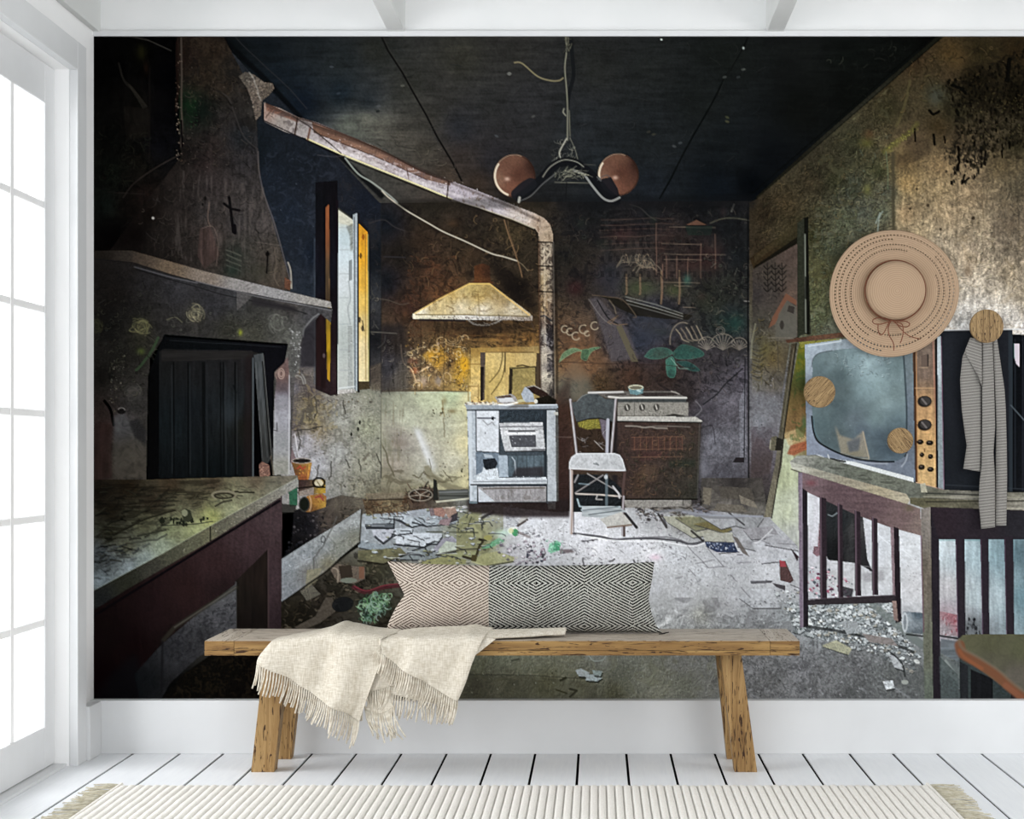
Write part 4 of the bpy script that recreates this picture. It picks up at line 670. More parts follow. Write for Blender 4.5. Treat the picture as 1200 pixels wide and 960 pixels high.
poly('298,416 309,414 319,535 313,545 308,540', '305,440,#34373a 312,520,#2c2d2c', {'v': .15}, part='plank_door_print'); stroke('308,424 317,535', 1.5, '#0b0b0c', .85); stroke('304,424 314,536', 1, '#4a4d50', .5); stroke('300,425 308,540', 1.2, '#55585a', .5); stroke('309,416 319,535', 1.1, '#55534f', .6)
poly('304,545 308,541 316,545 317,556 310,564 305,560', '#6a4d42', {'d': .25}, .95, part='jar_print'); specks('305,543 316,545 315,560 306,560', 16, .5, 1.4, ['#b08a78', '#3a2420'], .7); stroke('318,535 321,556', 2, '#4a4238', .8)
# ---- worktop (left foreground)
wt = 'worktop_print'
poly('110,562 172,562 318,558 349,557 350,563 247,617 190,650 110,693', '120,575,#16110c 150,570,#20180f 200,568,#2e2418 250,566,#362c20 300,562,#4a4032 335,561,#5c574c 130,600,#1d1810 180,590,#241c14 230,585,#3b3526 220,600,#555440 260,590,#63634c 290,585,#6c6b55 270,600,#7c7f62 250,605,#85894f 320,575,#666455 130,625,#303022 170,615,#4a4a34 150,640,#4b4b3a 200,620,#676c4e 230,620,#82885e 190,640,#7a8472 130,660,#4c5254 120,680,#6a7580 150,665,#7d8890 170,655,#808c88 115,650,#3c4148', {'g': .07, 'm': .07, 'h': .07}, part=wt)
mott('110,565 260,562 240,590 180,605 110,640', '#0e0b07', 'h', .1, .8, .7); scrib('110,570 200,575 190,620 140,655 110,670', 150, 16, 1.8, ['#15130e', '#252318', '#0b0a08', '#2c2c20'], .6, (-.25, .25), .15); scrib('200,575 310,565 250,590 200,605', 60, 14, 1.2, ['#241d14', '#52503c'], .5, (-.15, .2), .3)
scrib('110,640 170,640 140,670 110,685', 40, 10, 1.6, ['#1c2024', '#30343a', '#4c545c'], .6, (-.2, .3), .2)
ring(263, 580, 14, 4.4, 2.2, '#6a6452', .9, 130, 400); ring(263, 581, 11, 3, 1.6, '#1f1b14', .9); stroke('276,576 282,577 298,577', 1.8, '#1c1812', .9, wob=.4); stroke('253,593 262,588 272,586', 2, '#25221a', .85)
for k in range(34): x = rng.uniform(188, 246); ell(x, 612 - abs(x - 218) * .08 + rng.uniform(-3.5, 3), rng.uniform(.8, 2.2), rng.uniform(1, 2.8), '#171a12', .9)
poly('213,600 218,596 224,598 226,606 222,612 216,611', '#2a2c20'); ell(217, 601, 3.5, 4, '#8a8c70', .7); stroke('190,616 230,614 250,611', 1.2, '#1f2018', .8); stroke('162,628 195,621', 2, '#26281e', .8); stroke('155,636 185,632 196,626', 2.2, '#3a3d34', .8, wob=.6); stroke('137,625 175,606 205,598', 2.2, '#1c1a12', .8, wob=.6)
poly('110,692 190,649 247,616 349,560 350,570 330,582 247,634 150,690 110,717', '120,705,#1c1e1e 150,685,#27281f 180,665,#32312a 200,650,#3d3d30 225,635,#4a4a3a 245,626,#55533f 260,618,#4e4c40 290,603,#5c594e 320,585,#6a675e 345,568,#787772', {'d': .12, 'g': .08}, part=wt); stroke('247,617 247,634', 1.6, '#16150f', .9); stroke('110,692 190,649 247,616 349,560', 1, '#a8b098', .35); specks('200,645 345,567 345,573 210,660', 40, .5, 1.6, ['#26261c', '#8d8c7c'], .6)
# base of the worktop
ub = 'worktop_base_print'
poly('110,822 110,715 150,690 247,634 328,584 331,580 330,742 315,742 314,690 277,690 277,748 250,748 180,822', '130,740,#120a0a 160,760,#120708 130,800,#0d0204 180,720,#1b0f10 220,690,#211313 250,665,#291a1b 290,630,#322426 320,610,#392c2e 322,680,#34272a 322,730,#2a1f22 260,690,#1c1213 200,760,#100a0a', {'g': .08, 'v': .05}, part=ub)
stroke('110,722 247,637 328,587', 3, '#08060a', .85); poly('277,680 314,644 315,742 277,742', '285,700,#15110e 305,680,#1c1512 300,730,#120e0c', {'v': .12}, part=ub); stroke('315,643 315,742', 1.6, '#3f3030', .8); stroke('277,682 277,742', 1.3, '#5a5c60', .6); stroke('318,590 317,640', 1, '#4a3638', .4)
poly('277,684 277,748 235,768 200,800 188,822 165,822 158,790 190,755 225,725', '265,700,#45454a 255,725,#3c3c42 240,745,#2d2d31 210,770,#26262b 200,800,#1a1a1d 175,800,#101216', {'m': .1, 'd': .12}, part='side_wall_print'); stroke('277,688 240,712 205,735 192,750', 5, '#2a2820', .7, soft=1.5); stroke('277,688 240,712 205,735', 1.2, '#5e5c54', .5); mott('190,750 277,700 277,730 200,780', '#15141a', 'd', .4, .6, .6); stroke('191,752 190,810', 3, '#111014', .7, soft=1)
poly('188,822 215,790 250,765 330,766 330,822', '#0a0806', {'d': .3}, .95); mott('215,790 260,768 310,768 300,822 200,822', '#221a10', 'd', .3, .7, .7); poly('110,822 130,790 160,765 170,822', '#0c1016', None, .6, soft=4)
# ---- stovepipe
pp = 'stovepipe_print'
ptop = '310,121 330,128 350,138 372,145 440,173 500,205 530,213 560,224 600,240 628,252 640,259 647,270'
poly('310,121 330,128 350,138 372,144 440,172 500,203 530,213 560,224 600,240 626,250 638,256 645,264 648,275 648,284 632,286 631,274 627,268 600,257 560,243 530,235 500,222 440,198 400,182 360,163 334,155 310,143', '315,130,#8d7468 330,142,#8e857e 350,150,#928b88 375,160,#9a9192 400,172,#a69c9c 430,185,#b0a5a4 470,200,#a89da0 500,212,#a49a9e 540,228,#a79ea6 580,240,#a8a0a8 610,252,#b0a49c 635,262,#a5907c 642,278,#a08c74', {'g': .06, 'm': .05, 'd': .06}, part=pp)
poly('366,144 440,172 500,203 528,213 528,218 500,211 440,184 400,169 368,156', '380,150,#6d4d3c 430,172,#765645 480,196,#6b4d40 520,213,#6f5446', {'h': .08, 'd': .1}, .95); stroke('312,122 350,139 372,145 440,173 500,204 530,214', 1.6, '#33211a', .85, wob=.3)
stroke('368,155 400,168 440,184 500,211', 1, '#2b1c18', .7, wob=.3); stroke('366,146 400,158 440,174', 1.2, '#3c2a22', .7); poly('312,122 350,139 350,144 313,130', '#6b4536', {'d': .2}, .8, soft=.5)
mott('315,126 360,140 358,162 318,146', '#4c4240', 'd', .5, .4, .75); mott('370,156 520,210 520,228 372,168', '#5f5050', 'd', .8, .4, .65); mott('540,218 632,252 628,267 540,236', '#5d4634', 't', 1.1, .4, .7); mott('370,156 520,212 528,234 372,168', '#d8d2d4', 'm', .7, .6, .5)
stroke('360,163 400,181 440,197 500,221 530,234', 1.8, '#cfc68e', .9); stroke('530,235 560,243 600,257 626,268', 1.4, '#c2b8a0', .7); stroke('400,184 500,224 560,245 626,270', 1.4, '#171210', .7)
stroke('310,142 360,165 398,184', 1.4, '#120f12', .8); stroke('349,139 346,158', 2, '#33221c', .9); stroke('364,150 361,164', 2.6, '#5a3a2e', .8); stroke('526,212 524,232', 1.8, '#33211c', .9); stroke('477,198 479,210', 1.2, '#4a3028', .8); stroke('312,138 320,128', 1.2, '#3c2c28', .7)
stroke('344,137 362,148 385,167 400,180', 1.3, '#2b2422', .85); specks('372,150 625,245 625,262 372,165', 150, .4, 1.3, ['#4a3830', '#6a5244', '#e4dede'], .65)
poly('631,284 648,284 649,400 650,470 634,470 632,400', '636,300,#9c8c76 644,300,#857868 636,330,#9a835e 645,330,#857c70 636,360,#9a7c50 645,360,#6c5c50 636,390,#8a8478 640,380,#5c4a40 645,395,#62606a 636,420,#b4a894 640,440,#c3b9a4 646,430,#3f3a40 638,465,#b9af9c 647,460,#3a3430', {'g': .1, 'd': .12}, part=pp)
mott('631,284 648,284 649,410 633,410', '#1d1310', 'd', .25, .3, .8); mott('631,284 648,284 649,410 633,410', '#d9ccb4', 't', .9, .4, .6); mott('640,380 649,380 650,470 642,470', '#141216', 'd', .2, .4, .8)
for y in (284, 312, 342): stroke([(631, y), (649, y + .5)], 1.6, '#0f0b0a', .95)
stroke('631,286 633,470', 1, '#4a2c18', .6); stroke('648.5,284 650.5,470', 1.3, '#dcd3c4', .35); stroke('651,300 653,460', 3, '#14100e', .5, soft=1.5); mott('628,252 648,262 648,284 631,284', '#5b4432', 't', .6, .5, .7); stroke('634,371 638,370 646,376', 2, '#191c28', .8)
# ---- cooker hood
stroke('556,316 574,316', 1, '#2c170d', .6); poly('556,312 566,309 574,312 575,330 579,331 577,333 552,333 556,329', '560,320,#4f2c18 570,320,#2e1c14 563,330,#5c381e', {'g': .1}, part='cooker_hood_print'); poly('566,309 575,312 584,330 628,372 632,360 612,330 588,312', '#120e0d', None, .6, soft=3)
poly('550,332 574,332 622,368 624,376 486,374 484,368 515,350', '555,336,#a18c52 570,338,#8c7442 530,345,#b0965a 562,350,#a88c4e 590,350,#8a744c 510,360,#b49f6e 540,362,#c2b597 565,362,#cdc4b2 600,364,#b9ad94 492,368,#d6cdb6 620,372,#a39478', {'g': .06, 'm': .05, 'd': .05}, part='cooker_hood_print')
stroke('486,368 516,350 550,333 574,333 598,352 621,370', 1.4, '#d5ac58', .75); mott('500,355 560,340 610,360 615,368 500,368', '#5a4424', 'd', 1., .4, .6); mott('520,340 590,340 600,352 530,350', '#705426', 'w', .6, .6, .4)
poly('486,368 624,370 624,376 487,374', '500,370,#c8bfa4 560,371,#c7c3bc 615,372,#93887c', {'g': .08}); stroke('487,369 540,369 620,371', 1.4, '#5c4c24', .7, wob=.3); specks('500,370 622,371 622,376 500,374', 110, .5, 1.3, ['#2b2018', '#4a3c30', '#d9d2c4'], .8)
ell(485.5, 371, 2, 3.2, '#d8cfb8', .9); stroke('492,375 545,376', 2.6, '#211c20', .85); stroke(sm('548,374 556,380 572,381 584,377 590,373'), 1.6, '#a8a49c', .85, wob=.4); scrib('545,372 590,372 585,381 552,380', 30, 6, 1, ['#bdb9b0', '#2a221c'], .7); stroke('622,376 626,386', 1.4, '#4c3c30', .8); stroke('560,340 562,372', 1, '#6a542c', .5)
poly('500,378 628,378 624,392 510,388', '#1c1510', None, .55, soft=4)
stroke('632.5,286 633.5,470', 2.6, '#2a1a12', .55, soft=1); stroke('647.6,286 649,470', 3, '#17120f', .5, soft=1.2); stroke('638,286 639,410', 2, '#e0d4bc', .3, soft=1)
stroke('313,124 350,141 440,175 530,215 600,243 632,259', 3.4, '#2a1e1a', .4, soft=1.5); stroke('372,166 440,193 500,217 560,238 620,260', 3, '#efe8e6', .28, soft=1.5)
# ---- loose wires
stroke(sm('372,182 390,184 405,183'), 1, '#40404a', .7); stroke(sm('405,186 420,204 436,214 456,229 466,238'), 2, '#8a8f86', .85); stroke(sm('448,224 456,232 475,246 490,255 504,263 520,272 545,283 575,297 590,301 606,306'), 1.6, '#b3aa98', .9)
stroke(sm('591,258 596,275 604,298 609,313 612,325'), 1.3, '#7d5f42', .8); stroke(sm('595,258 598,276 606,300'), .9, '#604a34', .7); stroke('606,306 612,310 619,318', 1, '#8c7c60', .6)
# ---- lamp
stroke('660,238 878,238', 16, '#0e0f13', .45, soft=5); stroke('470,240 640,238', 12, '#15130f', .4, soft=4)
lp = 'pendant_lamp_print'
stroke(sm('669,45 671,70 672,90 667,110 665,125'), 4.5, '#13151a', .85, part=lp); stroke(sm('663,44 664,60 662,80 664,105 665,125 665,165'), 1.5, '#7e7c6a', .9, part=lp); stroke(sm('666,44 666,60 670,52'), 1.6, '#5e5c4c', .8); stroke(sm('661,128 660,132 663,136'), 1.6, '#8d8a78', .8); stroke('667,130 668,160', 1.3, '#6a6858', .8); scrib('661,44 672,44 670,60 663,60', 14, 7, 1, ['#6e6c58', '#23241f'], .7, (1.5, .3))
scrib('660,160 668,160 678,188 645,192', 40, 12, 1, ['#8f8d7c', '#5d5c50', '#a6a492'], .6, (2.1, .5)); stroke(sm('664,163 656,178 657,186'), 1.6, '#b0ad9c', .8); stroke(sm('668,162 674,176 677,187'), 1, '#6f6d60', .8)
stroke('300,150 300,150', 1, '#000000', 0)
def globe(x, y, r, k):
    ell(x, y, r, r * 1.03, '%g,%g,#624234 %g,%g,#4c2d22 %g,%g,#6b4434 %g,%g,#2c1a15 %g,%g,#7a5a48 %g,%g,#664636' % (x - r * .3, y - r * .4, x + r * .1, y - r * .1, x - r * .2, y + r * .5, x + r * .9, y - r * .5, x - r * .8, y + r * .2, x, y - r * .9), 1, 0, lp, 40, {'g': .05})
    ring(x, y, r - .6, r + .2, 1.2, '#26160f', .6); blob(x - r * .35 + k * 5, y + r * .15, 3.4, 2.6, '#d8b8a4', .7); ring(x, y, r - 1.6, r - 1, 2.4, '#d9cdb4', .85, 110, 215); ring(x, y, r - 1, r, 1.1, '#a8927c', .6, 215, 290)
globe(603, 206.5, 24.5, 0); globe(724.5, 205, 24, 1)
stroke(sm('609,232 622,222 636,209 648,196 662,190 676,193 690,203 700,214 712,228 722,236'), 11, '#12131a', .97, part=lp); stroke(sm('606,228 615,220 622,216'), 14, '#191a22', .9, part=lp); stroke(sm('636,208 645,196 660,188 675,190 684,196'), 1.2, '#9a9888', .75); stroke(sm('609,236 622,230 636,216 650,205'), 1.2, '#6a6a68', .7)
stroke(sm('672,200 684,205 694,218 706,232 716,236 726,232'), 2.6, '#8f8f8a', .85); stroke(sm('700,212 712,206 724,222'), 1, '#44464e', .7); poly('705,210 716,208 724,222 726,230 716,228 706,222', '#16171f', None, .9)
scrib('645,205 668,198 690,206 650,214', 50, 14, 1, ['#9a9882', '#c0be9e', '#6c6a58'], .6, (-.2, .3), .5); stroke('650,214 690,215', 1, '#7c7a68', .7); stroke('609,232 608,237', 3, '#b3b0a4', .8); stroke('664,214 663,232', 1, '#0e0f12', .8); stroke('684,193 698,194', 1, '#4c4a42', .7); stroke('700,208 704,212', 2, '#6c6c68', .6)
# ---- iron stove
def S(s, c, tex=None, a=1.0, part=None, soft=0): poly(T(s, 500, 440, 6), c, tex, a, part, soft)
def SL(s, w, c, a=1.0, wob=0): stroke(T(s, 500, 440, 6), w, c, a, wob=wob)
st = 'stove_print'
poly('645,475 668,440 668,600 645,600', '#2c1c18', {'d': .15}, .6, soft=3); poly('548,585 668,585 668,606 600,606 548,600', '#241c1c', {'g': .1}, .9, soft=1.5)
S('285,235 920,235 915,885 905,885 905,900 845,900 845,890 360,895 355,900 300,900', '#3a4250', {'g': .1}, part=st)
S('285,242 345,242 355,890 305,895', '#a5adbd', {'g': .06, 'm': .05}, part='stove_body'); S('292,245 318,245 322,890 305,890', '#bcc3d0', None, .7)
S('845,235 905,235 912,885 850,885', '#a1a7b2', {'g': .05, 'm': .05}, part='stove_body'); S('905,235 925,240 928,880 912,885', '#4a4a48', {'g': .1})
S('345,250 515,248 512,540 350,530', '400,300,#b6bccb 450,400,#c4c8d4', {'g': .05, 'm': .03}, part='stove_door')
SL('360,300 480,300', 2, '#55586a', .9, .5); SL('395,315 430,350 460,330 480,352', 1.4, '#7b7c84', .7, .5); S('455,290 475,290 475,315 455,312', '#1c1e28'); SL('513,250 512,540', 1.6, '#1e222e', .9); SL('347,250 350,530', 1.3, '#2a2e3a', .8); S('408,400 418,400 418,410 408,410', '#6b6e7c')
S('515,246 842,246 842,326 515,326', '600,290,#27303e 750,290,#2f3542', {'d': .2, 'g': .1}); S('820,250 845,245 848,890 825,880', '#262c38')
S('510,335 815,330 835,530 552,535 530,450', '600,350,#b3b3bb 700,400,#9f9fa8 800,500,#a8a8b0 580,520,#aeb0b6', {'g': .08, 'm': .06}, part='oven_door'); SL('515,362 815,358', 1.2, '#4c4c56', .85, .3)
S('582,425 765,422 768,500 600,502', '650,460,#474853 730,460,#51525e', {'g': .08}, part='oven_window'); SL('570,408 780,406', 2.6, '#dcdde4', .95); SL('575,392 775,390', 2.4, '#3a3a44', .8, .4); S('545,395 572,385 572,415 550,420', '#d6d6dc'); S('765,385 790,388 785,418 765,415', '#c6c6cc'); specks(T('520,340 815,335 830,525 560,530', 500, 440, 6), 40, .4, 1.1, ['#55565e', '#d8d8de', '#7a7a80'], .8); SL('740,522 830,520', 1.3, '#2c2c34', .9); SL('552,536 835,531', 1.4, '#23252e', .9); SL('582,425 765,422 768,500 600,502 582,425', .8, '#2a2b34', .8)
S('345,540 510,545 505,720 350,720', '380,600,#42506c 430,560,#5f6c86 480,700,#8a94aa', {'g': .08}); S('395,590 480,580 500,620 480,660 410,665', '#1b1e28', {'g': .2}, .95); S('400,550 460,560 470,580 410,580', '#a9b3c4', None, .8)
S('350,700 390,680 400,640 420,665 500,650 510,720 840,715 840,735 350,738', '#c0c7d5', {'g': .07, 'd': .05}); S('505,560 568,560 575,715 510,715', '535,600,#93a0b8 540,690,#b5bfd0', {'g': .06}, part='stove_body')
S('570,565 825,562 825,712 575,712', '620,600,#4c5a6c 720,580,#6f8092 790,600,#5c6a7a 700,680,#2c2a30 620,690,#20222a', {'v': .08, 'g': .08}); for_x = [640, 705, 755]
for x in for_x: SL('%d,565 %d,650' % (x, x), 1, '#39444f', .8)
SL('600,575 620,600 628,690', 1.2, '#c2cad8', .7); S('630,650 820,640 825,712 600,712', '#241e22', None, .7, soft=1)
S('310,735 845,725 845,768 312,768', '400,750,#c9cfdc 700,745,#a6acb8', {'g': .05}, part='stove_body'); SL('312,769 845,766', 1.6, '#23252e', .95); SL('330,748 840,742', 1, '#5d6270', .7); specks(T('360,690 840,712 840,728 360,730', 500, 440, 6), 26, .4, 1.2, ['#4c5060', '#eef1f8'], .8)
S('355,782 840,780 840,890 365,892', '400,860,#a9adba 600,830,#85807e 780,840,#8d8a8a', {'g': .07, 'v': .06}, part='stove_drawer'); S('365,790 480,885 365,888', '#bac0cf', {'g': .05}, .9); SL('400,795 830,790', 1.5, '#4a4038', .8, .3); SL('357,782 362,892 840,890', 1.2, '#2a2c34', .8); mott(T('500,800 830,800 830,880 500,880', 500, 440, 6), '#5c5450', 't', .7, .5, .6)
S('268,205 920,205 925,225 905,240 285,243', '300,222,#8790a2 500,222,#b2b9c8 700,222,#5d6472 850,222,#8992a4', {'g': .06}, part='stove_top'); SL('270,204 500,205 700,212 915,205', 1.4, '#d8dde8', .7); SL('285,244 905,240', 1.6, '#252a36', .9)
S('620,205 720,205 715,225 560,228', '#413c32', None, .6, soft=.6)
S('270,190 500,188 500,206 270,208', '#b5ad9e', {'d': .3}, .8); specks(T('270,185 510,185 510,208 270,208', 500, 440, 6), 40, .5, 1.7, ['#7c4a38', '#d8d4cc', '#3a2c26', '#9aa0ae'], .85)
S('480,150 600,130 625,150 640,180 560,205 500,190', '#8f8a88', {'d': .15}, part='baking_tray_print'); S('492,150 590,138 600,155 505,170', '#4a342a'); S('500,160 600,155 620,185 520,190', '#c3c5cc', None, .9); SL('510,205 560,208 640,190', 2, '#e4e6ea', .85); S('640,170 700,168 700,185 640,190', '#b0aa84')
S('665,130 690,80 720,95 750,130 760,185 700,190 680,170', '690,130,#a9b2c6 735,160,#8c92a6', {'g': .06}, part='saucepan_print'); S('695,78 760,72 850,125 862,145 800,150 745,125', '#2a1c18', {'d': .2}, part='saucepan_print'); S('770,160 860,140 915,175 905,205 760,205', '#17140f', {'g': .2}); ell(628, 470.5, 2.2, 2.6, '#cfccc0', .9); SL('700,85 755,72 800,95', 1, '#b8b4ae', .8); S('895,258 925,258 925,280 900,280', '#aaa8a0')
S('300,882 355,885 355,900 300,898', '#5e6c78'); S('850,885 908,882 905,940 855,940', '#3a3634', {'g': .1}, .8)
# ---- second cooker
def K(s, c, tex=None, a=1.0, part=None, soft=0): poly(T(s, 640, 440, 6), c, tex, a, part, soft)
def KL(s, w, c, a=1.0, wob=0): stroke(T(s, 640, 440, 6), w, c, a, wob=wob)
ck = 'cooker_print'
K('440,320 1090,320 1090,880 1030,925 440,920', '#2a2724', {'g': .08}, .6, soft=2)
K('480,325 1090,325 1065,850 1060,870 500,870', '520,400,#2c2f2c 600,450,#32302b 750,450,#3c2c27 900,430,#3b2e29 650,500,#43302a 700,550,#3a2c28 850,600,#2e2f28 1000,450,#2b2d2c 1030,600,#2b2925 950,700,#2c2d24 600,700,#33302b 700,700,#41332a 620,830,#3a3c30 900,830,#23291f 1000,820,#2a2822', {'g': .09, 'm': .08, 'd': .07}, part=ck)
for s, c in (('600,430 960,430 960,520 600,530', '#4c322b'), ('640,540 860,530 860,580 650,600', '#4a2a28'), ('660,620 790,630 780,740 680,760', '#5a4636'), ('620,680 700,650 690,840 610,850', '#4a3828'), ('860,600 1050,590 1050,640 870,650', '#1c2a20')): K(s, c, {'d': .2}, .45, soft=1.5)
scrib(T('540,390 1050,390 1040,850 540,850', 640, 440, 6), 230, 9, 1, ['#6a4a38', '#171612', '#7c6248', '#44402c', '#8a6a4c', '#2c3a2c'], .5, None, 1.5)
for x in range(620, 960, 42): KL('%d,435 %d,525' % (x, x), 1, '#7b503c', .45)
for y in (435, 520, 575): KL('600,%d 960,%d' % (y, y - 5), 1, '#7a5844', .5)
K('430,150 500,150 500,900 480,900', '#1d1a1c', None, .8, soft=1)
K('500,165 985,165 985,190 500,190', '#3c4040', {'g': .08}); K('500,190 1000,190 1000,285 500,285', '550,230,#74726c 750,240,#807c74 950,230,#8d8a82', {'g': .08, 'd': .06}, part=ck)
for x, y in ((570, 227), (675, 225), (775, 225)): ell(640 + x / 6, 440 + y / 6, 3.6, 4.2, '#3b3834', .95, part='control_knob'); stroke([(640 + x / 6 - .8, 440 + y / 6 - 2.6), (640 + x / 6 + .6, 440 + y / 6 + 2)], 1.5, '#c6c2b8', .85)
KL('620,190 620,280', .8, '#4c4a44', .6); specks(T('680,250 900,250 900,285 680,285', 640, 440, 6), 22, .4, 1.1, ['#2a2824', '#b5b2a6'], .8); KL('840,290 900,278 960,290', 3, '#1e1c18', .8)
K('295,125 310,112 910,110 930,130 990,155 985,165 440,165 380,140', '350,125,#8a8680 600,130,#4f4a48 850,125,#5c5852', {'g': .08}, part=ck); K('640,120 905,120 930,138 700,150', '#2b2422', {'d': .2}, .85); KL('298,122 540,116', 2, '#cfccca', .85); KL('880,112 935,130', 1.4, '#a49c94', .7); KL('440,150 520,158 700,156 985,158', 2.2, '#c9c6c0', .9); KL('420,140 560,132', 1.4, '#3a3432', .8)
K('575,80 685,78 680,125 640,138 590,130', '600,110,#4c6c78 660,100,#6f909a', {'g': .08}, part='bowl_print'); ell(745, 454, 9, 3, '#b5b29a', 1, part='bowl_print'); ell(745, 454.4, 7.4, 2, '#5a5648', .9); KL('640,105 660,112', 2, '#b8ccd0', .8)
K('500,288 1050,290 1098,320 1085,330 500,322', '600,305,#b3b1ac 900,305,#a5a29a 1060,320,#9c9a94', {'g': .07, 'd': .06}, part=ck); KL('502,324 1090,332', 1.6, '#151412', .95); KL('560,357 680,362 740,365 850,372', 1.6, '#9a948a', .7, .6); KL('750,356 1010,362', 1.2, '#77716a', .7, .3); KL('1078,340 1062,860', 1.2, '#4a4a48', .6)
K('545,875 960,868 955,920 560,930', '600,900,#7c7974 850,900,#8a8680', {'g': .09, 'd': .08}, part=ck); K('965,868 1020,870 1015,915 965,920', '#77736e', {'g': .1}); KL('500,870 1060,870', 2, '#14120f', .8)
# ---- chair
chn = 'chair_print'
K('200,180 500,180 470,560 200,560', '#2c2119', {'d': .15}, .75, soft=1); K('220,320 370,305 385,370 290,380 230,360', '290,340,#8c8630 350,340,#757030', {'d': .25}, .9, soft=.6); K('375,305 440,310 440,500 395,420', '#78728a', {'g': .08}, .7, soft=.8)
scrib(T('230,380 410,380 410,540 230,540', 640, 440, 6), 30, 9, 1, ['#4c3c30', '#15100e', '#c8c8cc'], .6); KL('340,460 400,520', 1, '#b0aca8', .7); KL('60,432 180,434', 1, '#6a5c54', .6)
K('190,700 240,690 420,700 540,800 520,960 190,960', '350,750,#15161a 300,850,#1b2028 450,900,#20262e', {'d': .3}, .95)
K('170,190 215,185 255,145 300,128 360,130 420,165 490,172 470,328 440,318 380,300 300,305 215,330', '240,220,#2e2c2a 330,160,#4a5054 400,200,#566068 440,280,#4c545c 260,280,#2b2b2a 350,260,#343635', {'g': .08, 'm': .06}, part='chair_backrest'); KL('215,185 255,145 300,128 360,130', 1, '#7b7f80', .7); KL('215,330 300,304 380,300 440,318 462,328', 1.2, '#191816', .8)
KL('171,172 190,330 215,548', 2.6, '#b4b0b4', .98); KL('176,175 196,330 221,548', 1, '#4a4042', .7); KL('490,170 478,330 457,545', 2.8, '#a9a4a8', .98); KL('497,172 484,330 466,545', 1, '#4c3e3c', .8); KL('434,312 427,540', 3.6, '#a5a6bc', .95); KL('450,330 448,540', 1.4, '#17151a', .9);
K('163,645 165,610 180,575 215,550 480,549 515,560 535,590 556,660 550,672 380,668 165,658', '250,600,#a8abb2 450,590,#b2b4ba 350,640,#b9bbc2', {'g': .05, 'm': .04}, part='chair_seat'); KL('163,650 165,610 180,575 215,550 480,549 515,560 535,590 556,662', 1.2, '#d9dade', .8); KL('165,655 380,665 555,668', 2, '#c9c9cc', .9); KL('170,664 380,674 545,678', 1.6, '#4a3830', .9); KL('335,620 370,630 350,615', 1.4, '#5a6066', .7)
K('180,672 540,682 525,720 500,700 215,695', '#3b2f26', {'g': .1}, .9)
KL('180,672 182,800 178,1110', 3, '#a8968e', 1); KL('170,660 172,900 168,1110', 1.6, '#c6c2c4', .9); KL('190,700 195,1100', 1, '#2a1f1c', .8); KL('553,680 540,800 545,1000 548,1125', 3, '#4e3c38', 1); KL('545,850 535,1000 535,1120', 2.2, '#a19ca2', .9)
KL('225,700 200,750', 2, '#9a9698', .8); KL('290,690 410,760 480,800 530,850', 1.5, '#8f8a88', .9); KL('400,700 260,790 205,825', 1.5, '#8a8484', .9); KL('210,832 380,838 520,850', 1.8, '#bfb4ac', .95); KL('360,842 350,870 395,872', 1.3, '#b9b4b0', .85); KL('425,700 425,920', 3.2, '#5f6e7c', .8); KL('470,780 510,830 515,860', 2.2, '#b9b7bb', .9); ell(710, 559, 2.2, 2.6, '#c3c6cc', .8)
KL('230,760 300,765', 1.4, '#8aa0b8', .7); KL('220,870 235,920 330,930 460,925', 2, '#a9bccb', .85); KL('250,945 420,930 520,925', 2.4, '#b7c6d0', .8)
poly('682,593 720,593 735,599 705,607 682,605', '#b8c0c8', {'h': .12}, .95); stroke('683,598 724,594', 1.4, '#5a6470', .8); stroke('690,603 728,598', 1.2, '#474f58', .8); poly('703,608 728,600 742,612 738,616 712,617', '#b6b4ae', {'g': .06}, .95); stroke('712,618 740,615', 2, '#6b5444', .8); stroke('733,602 746,618', 3.2, '#1f1c1e', .9); shards('745,602 770,600 772,612 748,612', 16, 1, 3, ['#c0c0cc', '#34343c', '#6a6a78'], .9)

# ---- board leaning on the wall
bd = 'leaning_board_print'
poly('936,404 945,404 946,533 935,535 930,545 935,632 904,608 918,500', '940,420,#5c5c1c 942,450,#3a4420 935,470,#6c5a34 942,480,#6a5030 932,500,#6d5334 940,515,#6c5334 925,530,#8c8d6a 928,560,#979e80 920,590,#a3aa8c 930,600,#a8ae96 912,605,#8c9078', {'g': .06, 'v': .06}, part=bd)
poly('903,608 918,515 928,512 930,540 958,540 960,700 945,690 935,640', '915,560,#a3aa88 925,600,#abb196 935,600,#b2b8a6 945,600,#b5b9b0 930,625,#a7aaa4', {'g': .04, 'v': .05, 'm': .04}, part=bd); poly('926,522 944,516 946,526 930,534 922,532', '#8e4f35', {'d': .15}, .9, soft=.6); poly('918,508 934,502 945,512 944,517 924,522', '#b29a6c', {'d': .12}, .7, soft=.8); mott('936,404 946,404 946,520 925,515', '#2c4a24', 'm', .4, .5, .6); blob(942, 494, 3, 7, '#2f5a3a', .6); blob(940, 412, 5, 6, '#6c6820', .5)
poly('927,403 933,402 927,450 920,500 916,545 903,606 895,606 908,545 915,490', '925,420,#3c3528 920,470,#4a4536 910,540,#5c574a 902,590,#6b6656', {'g': .08, 'v': .08}, part='board_frame_print'); stroke('933,403 926,455 919,505 914,545 904,607', 1.3, '#15120e', .9); stroke('930,408 917,500', 1, '#77705c', .6)
poly('904,512 910,511 913,516 910,528 903,528 901,524', '#575344', {'g': .1}, part='latch_print'); poly('910,512 917,515 915,528 908,528', '#22201c'); stroke('903,516 902,526', 1.3, '#a8a390', .7)
